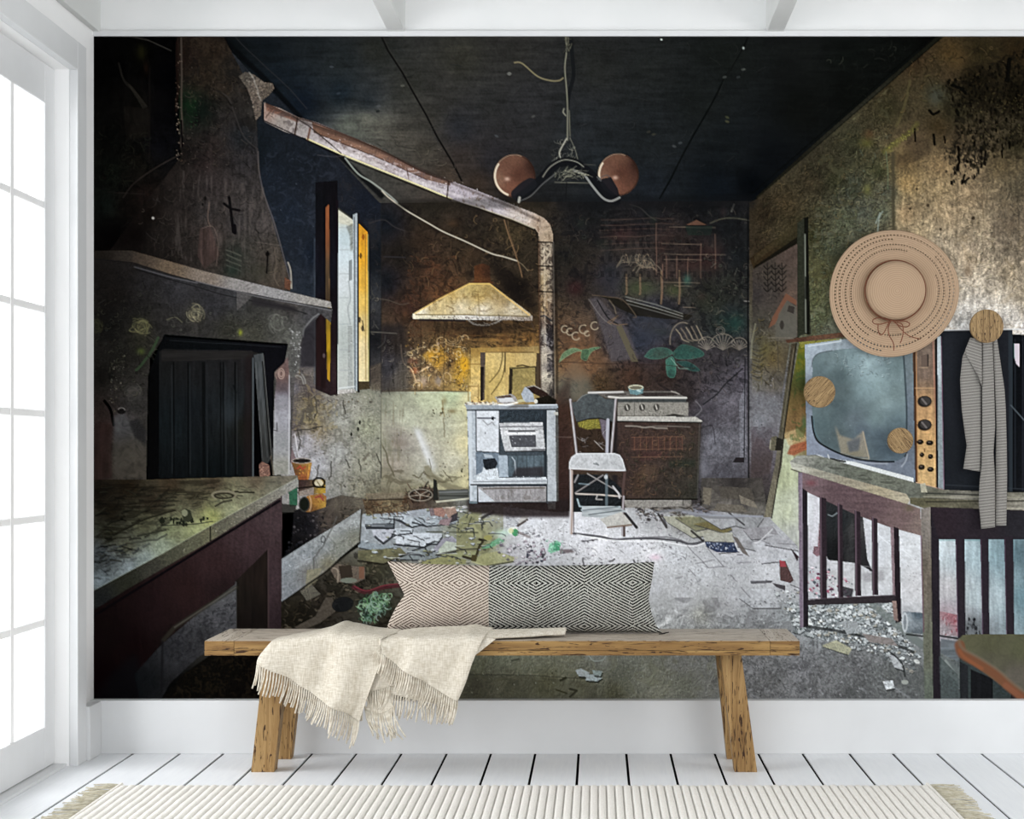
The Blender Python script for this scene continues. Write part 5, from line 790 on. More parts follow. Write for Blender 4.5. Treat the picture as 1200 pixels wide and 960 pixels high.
poly('920,398 950,394 1000,388 1000,394 945,400 922,402', '935,398,#4a3024 960,395,#5c4030', {'g': .1}, part='board_frame_print'); poly('936,401 985,397 985,402 938,408', '#7a7730', {'d': .2}, .9); stroke('900,400 930,397', 1.2, '#5c564c', .6)
# ---- floor seen under the table and the dark object there
poly('942,575 1090,625 1092,742 1062,738 1048,712 1000,700 944,702', '950,600,#c3c5cf 960,640,#b6b4c4 1000,640,#b4b5bc 980,680,#b9bac0 1030,640,#c1c5d0 1070,640,#c9ccd4 1070,690,#c4c4ca 1040,680,#babcc4 960,690,#aaadb8 1060,720,#a9abb2', {'g': .04, 'm': .04})
poly('967,583 1010,597 1016,655 1022,670 1005,660 970,656 965,640', '985,610,#23262a 1005,620,#3b3a3a 1000,650,#2c2c2e 975,645,#17181b', {'d': .15, 'v': .1}, part='bag_print'); poly('952,648 962,600 964,600 962,650 957,652', '#6f5058', {'d': .25}, .9); poly('955,575 962,580 958,640 950,640', '#c4c4d2', {'g': .05}, .9)
stroke('1012,655 1020,668', 3, '#26242a', .8); poly('1010,672 1035,668 1036,680 1012,682', '#8b8a92', {'d': .1}, .7, soft=1); stroke('975,660 1040,666', 1, '#9a9aa2', .6); stroke('970,603 975,605 985,598', 1.2, '#8a949c', .8)
shards('946,664 965,660 1000,685 995,702 946,700', 110, 1, 3.2, ['#c9a0ac', '#a3506a', '#5c2c44', '#e2d6de', '#4c5468', '#b9bcc8'], .9, .8, '#241c24'); poly('984,686 1000,690 998,700 986,698', '#22222a', {'d': .3}, .8); specks('1060,635 1085,640 1080,700 1060,700', 18, .5, 1.6, ['#3c3a40', '#77757c'], .8, .6)
stroke(sm('1020,618 1040,636 1058,645 1068,652'), 1, '#e2e6ee', .6); specks('950,650 1080,660 1080,710 950,700', 30, .5, 1.3, ['#6a6870', '#55535c'], .6, .6)
rub = '925,706 946,708 1046,705 1056,728 1062,745 1078,770 1035,762 990,752 930,742'
poly(rub, '940,720,#6f767b 1000,720,#7d858a 1050,740,#747a7e', {'d': .3, 'g': .1}, .8, soft=2)
shards(rub, 620, 1.2, 4.6, ['#c6ccd0', '#aab1b6', '#8f969b', '#dde2e5', '#6d7377', '#9d9a90', '#b9bfc6'], .92, .75, '#1c2024', .85)
specks(rub, 420, .5, 1.5, ['#1c2024', '#e4e9ec', '#4a4f54'], .8, .8)
stroke(sm('945,734 975,738 1005,744 1040,752 1070,764'), 3.4, '#202223', .7); stroke(sm('1022,708 1046,728 1078,754'), 8, '#6a7270', .8, soft=1); poly('985,728 1003,727 1010,741 992,743', '#8f9499', {'d': .15}); poly('1010,742 1045,748 1052,757 1018,752', '#7f7876', {'d': .15}); poly('963,757 980,750 998,760 994,767 984,764', '#a5a58c', {'d': .15}, part='rubble_piece')
mott('850,742 1080,762 1085,822 850,822', '#2c2c2e', 'e', .9, .5, .8); mott('850,742 1080,762 1085,822 850,822', '#a4a4ac', 'e', -3, .1, .0)
# ---- far right: bright gaps and blue wall behind the slats
poly('1098,628 1262,628 1262,760 1098,760', '1110,640,#b6c0ca 1110,690,#b5b3b8 1110,720,#a3949a 1135,650,#97aab8 1140,700,#a6b3bd 1140,735,#5c6068 1168,650,#7f98a8 1168,700,#a3b2be 1190,650,#4f6474 1195,700,#5f7a8c 1230,700,#566f80', {'g': .05, 'v': .06}); specks('1130,725 1148,725 1148,744 1130,744', 20, .7, 2, ['#1a1a20'], .9, 2)
poly('1101,716 1121,720 1122,745 1101,744', '1106,735,#8e8a8e 1115,725,#8f5c64', {'d': .15}); specks('1104,722 1121,722 1121,744 1104,744', 18, .6, 1.6, ['#7a3038', '#b8b4b8'], .7, 2.2); stroke('1102,745 1122,748', 2, '#15151a', .9); poly('1102,748 1125,752 1122,775 1102,765', '#5c6470', {'h': .1}, .8)
poly('1058,716 1082,718 1084,743 1062,741 1056,730', '1062,725,#9aa2ac 1075,720,#3f4c60 1075,732,#7c8490 1075,741,#4a525e', {'g': .08}, part='tin_can_print'); ell(1060, 729, 3.4, 12, '#b4bac2', .9, part='tin_can_print'); ell(1060, 729, 1.8, 9, '#6a717c', .8); stroke('1062,743 1088,746', 2, '#15161a', .8)
# ---- television
tv = 'television_print'
poly('1068,388 1186,386 1186,578 1105,578 1070,570', '1110,400,#20232f 1170,480,#1f212c 1120,560,#1c1f29', {'g': .05}, part='television_print')
poly('1181,386 1186,388 1186,576 1182,576', '#2c3442', None, .8); poly('1186,392 1262,394 1262,582 1186,580', '1192,450,#0d0f16 1196,550,#12141c', {'g': .1, 'v': .05}, part='slatted_chair_print'); stroke('1189,398 1189,572', 1.4, '#232836', .8); stroke('1198,395 1198,575', 1.4, '#262838', .7); poly('1188,403 1194,403 1194,430 1190,426 1188,418', '#cfc3cc', None, .95, soft=.3); stroke('1187.6,403 1188,420', 1, '#2f8a7a', .6); stroke('1184,475 1200,493', 1.6, '#5a6472', .7)
stroke('1102,387 1184,386 1262,388', 1.8, '#dcdcdc', .8); stroke('1105,568 1180,572 1200,573', 1.2, '#343a48', .6)
poly('943,404 985,398 1030,394 1069,392 1073,565 1062,562 1000,548 945,533', '950,410,#95a1b8 980,402,#8b97a8 946,500,#7c87a4 950,525,#7e86a6 980,538,#6f7898 1020,550,#6c7492 1060,555,#666e88 1068,420,#66727c 1068,500,#5f6a80', {'g': .04, 'm': .04}, part='television_bezel')
scr = sm('952,430 953,421 958,415 970,412 990,409 1020,408 1050,408 1057,411 1059,430 1061,470 1062,510 1061,530 1056,538 1045,541 1030,541 1005,537 980,530 964,522 956,512 952,490 951,460 952,430', 4)
poly(scr, '960,430,#5f7078 956,470,#6a7c82 965,500,#54666e 975,420,#6b7c82 985,440,#4d5c62 990,460,#566469 1000,425,#7b9099 1015,425,#93a8b2 1020,440,#8fa5ae 1010,455,#778c94 1030,450,#7f949a 1035,470,#7c8f93 1025,490,#687a7e 1045,430,#66787e 1050,460,#6b7c80 1050,500,#566774 1000,490,#5b6674 985,480,#4a5860 1010,505,#525e72 980,510,#4c585c 970,520,#4b5a62 1000,530,#505a60 1040,525,#4f5e74 1030,510,#526074 1055,520,#46536a', {'g': .02, 'm': .03, 'b': .04}, part='television_screen')
poly('978,498 984,510 1000,515 1011,505 1018,537 1000,535 985,531', '985,520,#8a8270 1010,520,#8c8474 998,530,#7c745e', {'d': .08}, .85, soft=1); poly('992,518 1008,512 1006,528 995,530', '#4f5560', {'g': .05}, .8, soft=1); stroke(sm('1011,506 1014,520 1018,537'), 1.4, '#b5a488', .7); stroke(sm('985,531 1000,537 1018,538'), 1.2, '#b8aa8c', .6)
stroke(sm('951,488 953,505 958,517 970,525 985,532 1005,538 1030,541 1047,541'), 2, '#101218', .9); stroke(sm('1058,412 1060,440 1062,480 1062,505'), 2, '#2f3a46', .8); stroke(sm('951,430 953,420 960,414 975,411'), 1, '#3b444e', .8); stroke(sm('953,490 955,506 962,517'), 1, '#55718a', .5); stroke(sm('1060,535 1062,530 1062,520'), 1.4, '#1a1e28', .8); stroke(sm('1000,540 1020,543 1040,543'), 1.2, '#a8aebc', .6)
stroke(sm('1056,547 1061,540 1063,532'), 1.4, '#a4acbc', .7); stroke('947,406 985,400 985,398', 1.6, '#c8d0da', .7); specks(scr, 50, .3, .9, ['#3a4450', '#a8bac0'], .5)
scrib('975,415 1040,415 1040,440 980,440', 60, 7, 1, ['#a9bcc6', '#5f7078', '#c0d0d6'], .45, (.2, 1.2))
poly('953,531 962,535 1000,541 1070,560 1070,566 1045,560 990,544', '#d6dad8', {'d': .06}, .9); stroke('955,536 975,538 990,541', 2.2, '#191a1a', .9, wob=.4); stroke('970,533 972,540', 1.6, '#c8ccd0', .8)
poly('1068,392 1097,390 1097,573 1073,566 1071,470', '1083,410,#6e5f54 1083,440,#6a5a50 1083,452,#75604e 1083,462,#a8835c 1083,485,#b18a5e 1083,510,#b99260 1083,530,#c09a66 1083,555,#c3a06c', {'g': .06, 'v': .07, 'h': .05}, part='control_panel_print')
poly('1069,392 1072,392 1075,565 1072,565', '#3c2418', None, .9); stroke('1073,400 1075,564', 1, '#b98252', .7); stroke('1072,455 1095,455', 1.2, '#c09a70', .8); poly('1079,417 1087,415 1087,430 1079,430', '#5a4c44', None, .8); stroke('1087,416 1087,429', 1.2, '#1c1816', .9); stroke('1079,431 1086,431', 1, '#a08a70', .7)
for y in (470.5, 498):
    ell(1083, y, 8.4, 6.6, '#24211f', 1, part='control_knob'); ell(1084, y - .5, 6, 5, '#3a3634', .95); stroke([(1080, y - 3), (1085, y + 3)], 2.2, '#6a6462', .9); ring(1083, y, 8.4, 6.8, .9, '#6a5038', .7, 0, 180)
for x, y, w, h in ((1078, 518, 4, 3), (1089, 519, 4.4, 3), (1080, 533, 2.8, 2.8), (1090, 535, 3.2, 3), (1079.5, 547.5, 4, 3.2), (1090, 550, 4, 3)): ell(x, y, w, h, '#1d1713', .98, part='control_knob'); ell(x - .6, y - .8, w * .4, h * .3, '#7d7268', .6)
stroke('1083,526 1083,529', 1.5, '#5a3c24', .8); stroke('1093,400 1096,490 1097,570', 1.4, '#c87c6a', .5); stroke('1096,392 1097.5,572', 2, '#100d10', .9)
poly('1098,395 1102,394 1106,573 1099,572', '1100,420,#a9b3bc 1101,480,#848f98 1102,550,#7d8891', {'g': .06}, part='television_bezel'); stroke('1102.5,395 1105.5,572', 1.2, '#7a4a62', .6); stroke('1073,566 1105,574', 1.8, '#b4908a', .7)
# ---- table under the television
tt = 'table_print'
poly('925,541 934,534 955,533 990,543 1070,565 1105,574 1182,577 1262,576 1262,594 1100,596 1066,585 1000,566', '940,541,#85867e 970,545,#6b6e66 1000,553,#5e6258 1040,563,#66695e 1070,577,#60635a 1090,580,#5d5c50 1130,583,#77746a 1180,582,#7c796c 1250,582,#77746a', {'g': .08, 'h': .08, 'm': .06}, part='table_print'); mott('945,538 1080,572 1090,585 1000,560', '#2c2e28', 'h', .6, .5, .7)
poly('925,541 1000,562 1062,579 1066,586 1063,591 1000,573 928,549', '930,546,#a7a79c 960,553,#8f8c7e 1000,566,#8d8674 1030,574,#9a9078 1060,583,#a79e88', {'g': .07, 'h': .07}, part='table_print'); stroke('927,550 1000,574 1062,592', 1.2, '#35302c', .8); poly('1078,567 1084,566 1086,577 1079,577', '#a8a490', {'g': .1}, .95)
poly('1066,583 1150,586 1262,580 1262,600 1090,598 1066,590', '1080,590,#55523f 1130,588,#5b5848 1160,592,#7a7468 1195,594,#8a867a 1250,592,#85816f', {'h': .12, 'g': .08}, part='table_print'); stroke('1085,588 1200,587 1262,587', 1.6, '#2e2c24', .8, wob=.3); stroke('1082,582 1195,583', 1.4, '#a09c88', .6, wob=.4); stroke('1085,578 1150,580', 1.6, '#2a2c28', .8); stroke('1120,597 1200,598', 1.6, '#96897a', .6, wob=.4)
poly('939,553 1064,591 1078,596 1080,628 1040,617 1000,602 940,574', '950,560,#6e5c60 980,575,#5a484c 1020,590,#5b494c 1060,605,#6a5757 1075,612,#7a6a64', {'g': .07, 'h': .05}, part='table_frame'); blob(950, 566, 7, 4, '#6b2c34', .5); blob(1065, 595, 6, 5, '#55503a', .6)
poly('1090,594 1262,600 1262,632 1092,632', '1100,610,#2b2228 1150,615,#2a242a 1195,615,#26252e', {'g': .08}, part='table_frame')
def post(s, c, p='table_leg'): poly(s, c, {'g': .08, 'v': .06}, part=p)
post('935,553 940,554 942,735 937,735', '#75697a'); post('940,572 946,576 947,734 941,735', '#241f25'); stroke('939,556 941,733', 1, '#8f8494', .5)
for x0, x1, y0, y1 in ((960, 968, 582, 702), (981, 987, 590, 700), (1001, 1008, 598, 698), (1021, 1028, 606, 697)):
    poly([(x0, y0), (x1, y0 + 2), (x1 + .8, y1), (x0 + .8, y1)], '#2b2228', {'g': .08}, part='table_slat'); stroke([(x0 + 1.3, y0), (x0 + 2.2, y1)], 1.6, '#705c68', .7)
post('1043,617 1047,618 1049,704 1046,704', '#7d6a70', 'table_leg'); post('1047,617 1053,619 1056,728 1049,730', '#241d22'); poly('946,703 980,700 1048,697 1050,706 946,709', '#302a2e', {'g': .08}, part='table_frame'); stroke('946,702 1048,697', 1, '#5c5058', .6); post('1045,704 1050,704 1052,728 1047,726', '#7f6a64')
post('1079,596 1090,594 1093,822 1083,822 1079,640', '1085,610,#77706a 1086,680,#645c52 1088,760,#5d5f52 1088,810,#5b6258', 'table_leg'); post('1090,598 1100,632 1102,822 1093,822', '#252028'); stroke('1079,628 1082,740', 1.6, '#5d3a52', .6)
for x0, x1 in ((1119, 1130), (1148, 1158), (1176, 1187), (1212, 1222)): poly([(x0, 628), (x1, 628), (x1 + 1, 748), (x0 + 3, 748)], '#28222a', {'g': .07}, part='table_slat'); stroke([(x0 + 1, 632), (x0 + 3, 745)], 1.4, '#5b3c54', .5)
stroke('1100,633 1119,633', 1.2, '#3a6a74', .5); stroke('1130,633 1148,633', 1.2, '#3a6a74', .5)
poly('1100,768 1122,790 1124,822 1102,822', '#3f4848', {'g': .1}, .7); poly('1124,770 1262,800 1262,822 1124,822', '#2d3536', {'g': .1}, .9)
# ---- stool at the lower right corner
sn = 'stool_print'
post('1124,775 1134,780 1134,822 1125,822', '#22242a', 'stool_leg'); post('1137,784 1163,795 1163,822 1137,822', '#17181d', 'stool_leg'); post('1184,812 1262,812 1262,822 1184,822', '#1e1c22', 'stool_leg')
poly('1122,750 1128,744 1140,743 1262,743 1262,822 1198,822 1150,786 1124,768', '1130,752,#55543f 1160,755,#4c4c38 1195,760,#4e4f3a 1160,775,#4e4c3e 1190,790,#57524a 1250,780,#4c4a38', {'m': .03, 'g': .02}, part='stool_seat_print')
stroke(sm('1124,756 1128,766 1145,776 1165,789 1185,806 1202,820'), 12, '#6f4630', .95, part='stool_seat_print', soft=2.5); stroke(sm('1123,750 1128,760 1146,770 1168,784 1186,800 1202,812'), 3, '#6d6658', .6, soft=3); stroke(sm('1124,762 1130,770 1150,783'), 4, '#8a4e32', .6, soft=2); stroke(sm('1178,803 1190,812 1202,822'), 7, '#84503a', .6, soft=3)
# overall tone of the print: crisp, with slightly muted blues
CAN = np.clip(CAN, 0, 1)
_b = np.stack([blur(CAN[..., i], 1.6) for i in range(3)], -1)
CAN = np.clip(CAN + .38 * (CAN - _b), 0, 1)
_mx = np.maximum(CAN[..., 0], CAN[..., 1]); CAN[..., 2] = np.where(CAN[..., 2] > _mx, _mx + (CAN[..., 2] - _mx) * .5, CAN[..., 2])
_l = CAN @ np.array([.3, .59, .11], np.float32)
CAN = np.clip(_l[..., None] + (CAN - _l[..., None]) * (.74 + .16 * np.clip(_l / .3, 0, 1))[..., None], 0, 1)

# ------------------------------------------------------------------ materials of the white room
M_WALL = noise_mat('white_paint', (.82, .83, .83), (.87, .87, .87), 3, rough=.55, spec=.2)
M_TRIM = noise_mat('white_gloss_paint', (.69, .70, .71), (.72, .73, .74), 5, rough=.4, spec=.3)
M_CEIL = noise_mat('white_ceiling_paint', (.65, .66, .65), (.68, .69, .68), 4, rough=.7, spec=.1)
def plank_mat():
    m = mat('white_washed_boards', (.8, .8, .82), .38, .35); b = m.node_tree.nodes['Principled BSDF']
    tc = N(m, 'ShaderNodeTexCoord'); mp = N(m, 'ShaderNodeMapping'); mp.inputs['Scale'].default_value = (14, 1.1, 1)
    oi = N(m, 'ShaderNodeObjectInfo'); ad = N(m, 'ShaderNodeVectorMath', operation='ADD')
    L(m, tc.outputs['Object'], ad.inputs[0]); L(m, oi.outputs['Random'], ad.inputs[1]); L(m, ad.outputs[0], mp.inputs[0])
    n = N(m, 'ShaderNodeTexNoise', i_Scale=6.0, i_Detail=8.0, i_Distortion=.6); L(m, mp.outputs[0], n.inputs['Vector'])
    r = ramp(m, [(.3, (.79, .81, .84)), (.7, (.84, .86, .88))]); L(m, n.outputs['Fac'], r.inputs[0]); L(m, r.outputs[0], b.inputs['Base Color'])
    bp = N(m, 'ShaderNodeBump', i_Strength=.25, i_Distance=.001); L(m, n.outputs['Fac'], bp.inputs['Height']); L(m, bp.outputs[0], b.inputs['Normal'])
    return m
M_PLANK = plank_mat()
M_DARK = noise_mat('dark_gap', (.004, .004, .005), (.007, .007, .007), 8, rough=.9, spec=0)
def wood(name, axis, c, sc_=1.0, rough=.55):
    m = mat(name, c[1], rough, .25); b = m.node_tree.nodes['Principled BSDF']
    tc = N(m, 'ShaderNodeTexCoord'); mp = N(m, 'ShaderNodeMapping')
    s = [30 * sc_, 30 * sc_, 30 * sc_]; s[axis] = 1.6 * sc_; mp.inputs['Scale'].default_value = s
    oi = N(m, 'ShaderNodeObjectInfo'); ad = N(m, 'ShaderNodeVectorMath', operation='ADD'); mu = N(m, 'ShaderNodeMath', operation='MULTIPLY'); mu.inputs[1].default_value = 9
    L(m, oi.outputs['Random'], mu.inputs[0]); L(m, tc.outputs['Object'], ad.inputs[0]); L(m, mu.outputs[0], ad.inputs[1]); L(m, ad.outputs[0], mp.inputs[0])
    n = N(m, 'ShaderNodeTexNoise', i_Scale=1.3, i_Detail=9.0, i_Roughness=.62, i_Distortion=1.1); L(m, mp.outputs[0], n.inputs['Vector'])
    r = ramp(m, [(.28, c[0]), (.45, c[1]), (.6, c[2]), (.75, c[3])]); L(m, n.outputs['Fac'], r.inputs[0])
    # dark cracks and knots
    mp2 = N(m, 'ShaderNodeMapping'); s2 = [80 * sc_] * 3; s2[axis] = 9.0 * sc_; mp2.inputs['Scale'].default_value = s2; L(m, ad.outputs[0], mp2.inputs[0])
    n2 = N(m, 'ShaderNodeTexNoise', i_Scale=1.0, i_Detail=3.0, i_Distortion=2.4); L(m, mp2.outputs[0], n2.inputs['Vector'])
    r2 = ramp(m, [(.585, (1, 1, 1)), (.63, (.12, .07, .04))]); L(m, n2.outputs['Fac'], r2.inputs[0])
    mx = N(m, 'ShaderNodeMixRGB', blend_type='MULTIPLY'); mx.inputs[0].default_value = 1; L(m, r.outputs[0], mx.inputs[1]); L(m, r2.outputs[0], mx.inputs[2]); L(m, mx.outputs[0], b.inputs['Base Color'])
    bp = N(m, 'ShaderNodeBump', i_Strength=.5, i_Distance=.0015); L(m, n.outputs['Fac'], bp.inputs['Height']); L(m, bp.outputs[0], b.inputs['Normal'])
    return m
OAK = (srgb('664a29'), srgb('8a6b42'), srgb('a08256'), srgb('b69c72'))
OAK_D = (srgb('54391f'), srgb('7f6038'), srgb('977849'), srgb('ae9267'))
PALE = (srgb('978b7c'), srgb('b3a899'), srgb('c0b6aa'), srgb('ccc4b9'))
M_OAKX = wood('oak_edge', 0, OAK_D); M_OAKZ = wood('oak_leg', 2, OAK); M_PALEX = wood('pale_oak_top', 0, PALE); M_PALEY = wood('pale_oak_end', 1, PALE)

# ------------------------------------------------------------------ the printed wall covering
def build_print():
    W, H = (PX1 - PX0), (PY1 - PY0)
    c = CAN.reshape(H, SS, W, SS, 3).mean((1, 3)).clip(0, 1)
    lin = np.where(c <= .04045, c / 12.92, ((c + .055) / 1.055) ** 2.4) * PRINT_GAIN
    lin = lin.clip(0, .97).astype(np.float32)
    ids = IDM[::SS, ::SS][:H - 1, :W - 1].copy()
    for x in range(1, W - 1): z = ids[:, x] == 0; ids[z, x] = ids[z, x - 1]        # no gaps between the depicted things
    for x in range(W - 3, -1, -1): z = ids[:, x] == 0; ids[z, x] = ids[z, x + 1]
    xs = np.linspace(PX0, PX1, W); ys = np.linspace(PY0, PY1, H); k = WALL_Y / F_PX
    X = ((xs - 700) * k).astype(np.float32)[None, :].repeat(H, 0); Z = (CAM_H + (530 - ys) * k).astype(np.float32)[:, None].repeat(W, 1)
    Yp = np.full_like(X, WALL_Y - .002)
    V = np.stack([X, Yp, Z], -1).reshape(-1, 3)
    colr = np.concatenate([lin.reshape(-1, 3), np.ones((H * W, 1), np.float32)], 1)
    m = mat('printed_vinyl', (.5, .5, .5), .95, 0.0)
    at_ = N(m, 'ShaderNodeAttribute', attribute_name='ink'); L(m, at_.outputs['Color'], m.node_tree.nodes['Principled BSDF'].inputs['Base Color'])
    root = empty('wall_mural', (-.05, WALL_Y, CAM_H)); tag(root, 'huge dark photographic wallpaper of a derelict kitchen covering the white wall behind the bench', 'mural')
    root_m = Matrix.Translation(root.location).inverted()
    made = {}
    def sheet(name, faces_idx, parent):
        r, cc = faces_idx
        q = np.stack([r * W + cc, (r + 1) * W + cc, (r + 1) * W + cc + 1, r * W + cc + 1], 1)
        u, inv = np.unique(q.ravel(), return_inverse=True)
        me = bpy.data.meshes.new(name); nf = len(r)
        me.vertices.add(len(u)); me.loops.add(nf * 4); me.polygons.add(nf)
        me.vertices.foreach_set('co', (V[u] - np.array(root.location, np.float32)).ravel())
        me.loops.foreach_set('vertex_index', inv.astype(np.int32).ravel())
        me.polygons.foreach_set('loop_start', np.arange(0, nf * 4, 4, dtype=np.int32))
        a = me.color_attributes.new('ink', 'FLOAT_COLOR', 'POINT'); a.data.foreach_set('color', colr[u].ravel())
        me.update(calc_edges=True)
        return link(name, me, parent, m)
    def nice(n):
        n = n.split('#')[0]; n = n[:-6] if n.endswith('_print') else n
        return n if n.startswith('wallpaper') else 'printed_' + n
    def get(n, forced=None):
        if n in made: return made[n]
        i = IDS.index(n); r, cc = np.nonzero(ids == i)
        if len(r) < 12: made[n] = None; return None
        base = n.split('#')[0]; par = root
        if base in UP and UP[base] in IDS:
            p = get(UP[base]); par = p or root
        o = sheet(nice(n), (r, cc), par); made[n] = o
        if base in LAB: o['label'] = LAB[base]
        return o
    for n in list(IDS): get(n)
    return root
UP = dict(stove_body='stove_print', stove_door='stove_print', oven_door='stove_print', oven_window='stove_print', stove_drawer='stove_print', stove_top='stove_print',
          chair_backrest='chair_print', chair_seat='chair_print', television_screen='television_print', television_bezel='television_print', control_panel_print='television_print', control_knob='control_panel_print',
          table_frame='table_print', table_leg='table_print', table_slat='table_print', stool_leg='stool_seat_print', window_glass='window_print', shutter_print='window_print',
          plank_door_print='fireplace_opening_print', worktop_base_print='worktop_print', board_frame_print='leaning_board_print', latch_print='leaning_board_print')
LAB = dict(rear_wall_print='printed soot-stained rear wall with faded painted scenes', side_wall_print='printed peeling side walls', ceiling_print='printed blackened ceiling with panel seams', floor_print='printed dusty floor strewn with rubble',
           stove_print='printed white iron stove with its doors hanging open', chair_print='printed white wooden chair with a curved backrest', cooker_print='printed old cooker painted dark red and green', television_print='printed old television in a dark cabinet',
           table_print='printed table with dark slatted sides under the television', pendant_lamp_print='printed hanging lamp with two brown globes', stovepipe_print='printed rusty white stovepipe bending down the wall', cooker_hood_print='printed cream enamel cooker hood',
           window_print='printed narrow window in the left wall', shutter_print='printed yellow shutter', chimney_hood_print='printed dark chimney hood with a crucifix', mantelpiece_print='printed mantelpiece painted with roses', fireplace_opening_print='printed black fireplace opening',
           plank_door_print='printed dark plank door leaning in the fireplace', worktop_print='printed dusty stone worktop', worktop_base_print='printed dark maroon base', leaning_board_print='printed pale board leaning on the wall', stool_seat_print='printed stool corner with an orange edge',
           patterned_tile='printed blue patterned tile', saucepan_print='printed white enamel saucepan', bowl_print='printed teal bowl', crucifix_print='printed black crucifix', door_print='printed open doorway with a painted house')
build_print()

# ------------------------------------------------------------------ the white room
def S_(o): o['kind'] = 'structure'; return o
XL = -590 * WALL_Y / F_PX                                              # left wall plane
CEIL = 3.05
S_(box_obj('wall_back', XL - .14, 4.2, WALL_Y, WALL_Y + .15, 0, CEIL, None, M_WALL))
# upper moulding: the mural stops under it
S_(box_obj('trim_1', XL, 4.2, WALL_Y - .012, WALL_Y - .0005, CAM_H + 487 * WALL_Y / F_PX, CAM_H + 493 * WALL_Y / F_PX, None, M_TRIM))
zb = CAM_H + 492 * WALL_Y / F_PX
ceil = S_(box_obj('ceiling', XL - .4, 3.4, 1.2, WALL_Y + .15, CEIL, CEIL + .1, None, M_CEIL))
for a, b in ((XL, (118 - 700) * WALL_Y / F_PX), ((455 - 700) * WALL_Y / F_PX, (475 - 700) * WALL_Y / F_PX), ((898 - 700) * WALL_Y / F_PX, (918 - 700) * WALL_Y / F_PX), (1.95, 2.013), (3.28, 3.34)):
    box_obj('ceiling_beam', a, b, 1.25, WALL_Y, zb, CEIL, ceil, M_CEIL, bevel=.002)
# floor boards
fl_ = S_(box_obj('floor', -3.2, 4.2, -1, WALL_Y + .15, -.16, -.007, None, M_DARK))
seam = [155, 210, 261, 313, 365, 417, 470, 523, 575, 627, 678, 734, 786, 838, 889, 941, 996, 1047, 1099, 1151, 1204, 1256, 1309, 1361, 1413, 1466, 1518, 1570, 1622]
sx = [-3.1, -2.95, -2.6, -2.22, -1.862] + [(p - 700) / 321.8 for p in seam]
for a, b in zip(sx, sx[1:]):
    box_obj('floor_plank', a + .0046, b - .0046, -.9, WALL_Y - .002, -.0065, 0, fl_, M_PLANK, bevel=.001)
# baseboards
BY = 6.050
S_(box_obj('baseboard_back', XL, 4.1, BY, WALL_Y - .003, 0, .195, None, M_TRIM, bevel=.0015))
DX = XL + .042
# left wall: pier, casing, reveal
Y0, Y1 = 5.815, 5.915                                                     # opening edge, casing edge
OPEN_N, TOPZ = 3.00, 2.44
lw = bmesh.new()
bm_box(lw, XL - .14, XL, Y0, WALL_Y + .0, 0, CEIL); bm_box(lw, XL - .14, XL, OPEN_N, Y0, TOPZ, CEIL); bm_box(lw, XL - .14, XL, OPEN_N - .3, OPEN_N, 0, CEIL)
S_(fin(lw, 'wall_left', None, noise_mat('white_wall_paint', (.92, .92, .92), (.95, .95, .95), 3)))
S_(box_obj('baseboard_left', XL, DX, Y1, BY, 0, .193, None, M_TRIM, bevel=.0015))
cs_ = bmesh.new()
bm_box(cs_, XL, XL + .03, Y0, Y1, 0, TOPZ + .1); bm_box(cs_, XL, XL + .03, OPEN_N - .1, Y0, TOPZ, TOPZ + .1); bm_box(cs_, XL, XL + .03, OPEN_N - .1, OPEN_N, 0, TOPZ)
S_(fin(cs_, 'trim_2', None, M_TRIM, bevel=.002))
# glazed double door
gd = S_(empty('door_1', (XL - .06, Y0, 0))); base = (XL - .06, Y0, 0)
dx0, dx1 = XL - .085, XL - .05
M_GLASS = bpy.data.materials.new('clear_glass'); M_GLASS.use_nodes = True
g_ = M_GLASS.node_tree; g_.nodes.clear()
go = N(M_GLASS, 'ShaderNodeOutputMaterial'); tr = N(M_GLASS, 'ShaderNodeBsdfTransparent'); gl = N(M_GLASS, 'ShaderNodeBsdfGlossy'); mxs = N(M_GLASS, 'ShaderNodeMixShader'); mxs.inputs[0].default_value = .05
gl.inputs['Roughness'].default_value = .02; L(M_GLASS, tr.outputs[0], mxs.inputs[1]); L(M_GLASS, gl.outputs[0], mxs.inputs[2]); L(M_GLASS, mxs.outputs[0], go.inputs[0])
M_BAR = noise_mat('white_lacquer', (.9, .9, .9), (.94, .94, .94), 4, rough=.4)
rowz = [.154 + .3593 * i for i in range(7)]
def leaf(ya, yb, leafname):                                               # ya > yb, stiles 0.10 wide
    lf = empty('door_leaf', (0, 0, 0)); lf.parent = gd
    def bx(nm, y0, y1, z0, z1, x0=dx0, x1=dx1, m=M_TRIM, bev=.003):
        return box_obj(nm, x0, x1, y0, y1, z0, z1, lf, m, bevel=bev, base=base)
    bx('stile', ya - .10, ya, .012, TOPZ); bx('stile', yb, yb + .10, .012, TOPZ)
    bx('rail', yb + .10, ya - .10, .012, rowz[0]); bx('rail', yb + .10, ya - .10, rowz[-1] - .008, TOPZ)
    ymid = (ya + yb) / 2
    bx('glazing_bar', ymid - .018, ymid + .018, rowz[0], rowz[-1], dx0 + .014, dx1 - .002, M_BAR)
    for i in range(1, 6): bx('glazing_bar', yb + .10, ya - .10, rowz[i] - .013, rowz[i] + .013, dx0 + .014, dx1 - .003, M_BAR)
    for i in range(6):
        for (c0, c1) in ((yb + .10, ymid), (ymid, ya - .10)):
            bx('glass_pane', c0, c1, rowz[i], rowz[i + 1], (dx0 + dx1) / 2 - .002, (dx0 + dx1) / 2 + .002, M_GLASS, 0)
leaf(5.812, 4.985, 'a'); leaf(4.98, 4.15, 'b'); leaf(4.145, 3.32, 'c')
box_obj('side_panel', dx0, dx1, OPEN_N, 3.315, 0, TOPZ, gd, M_TRIM, base=base)
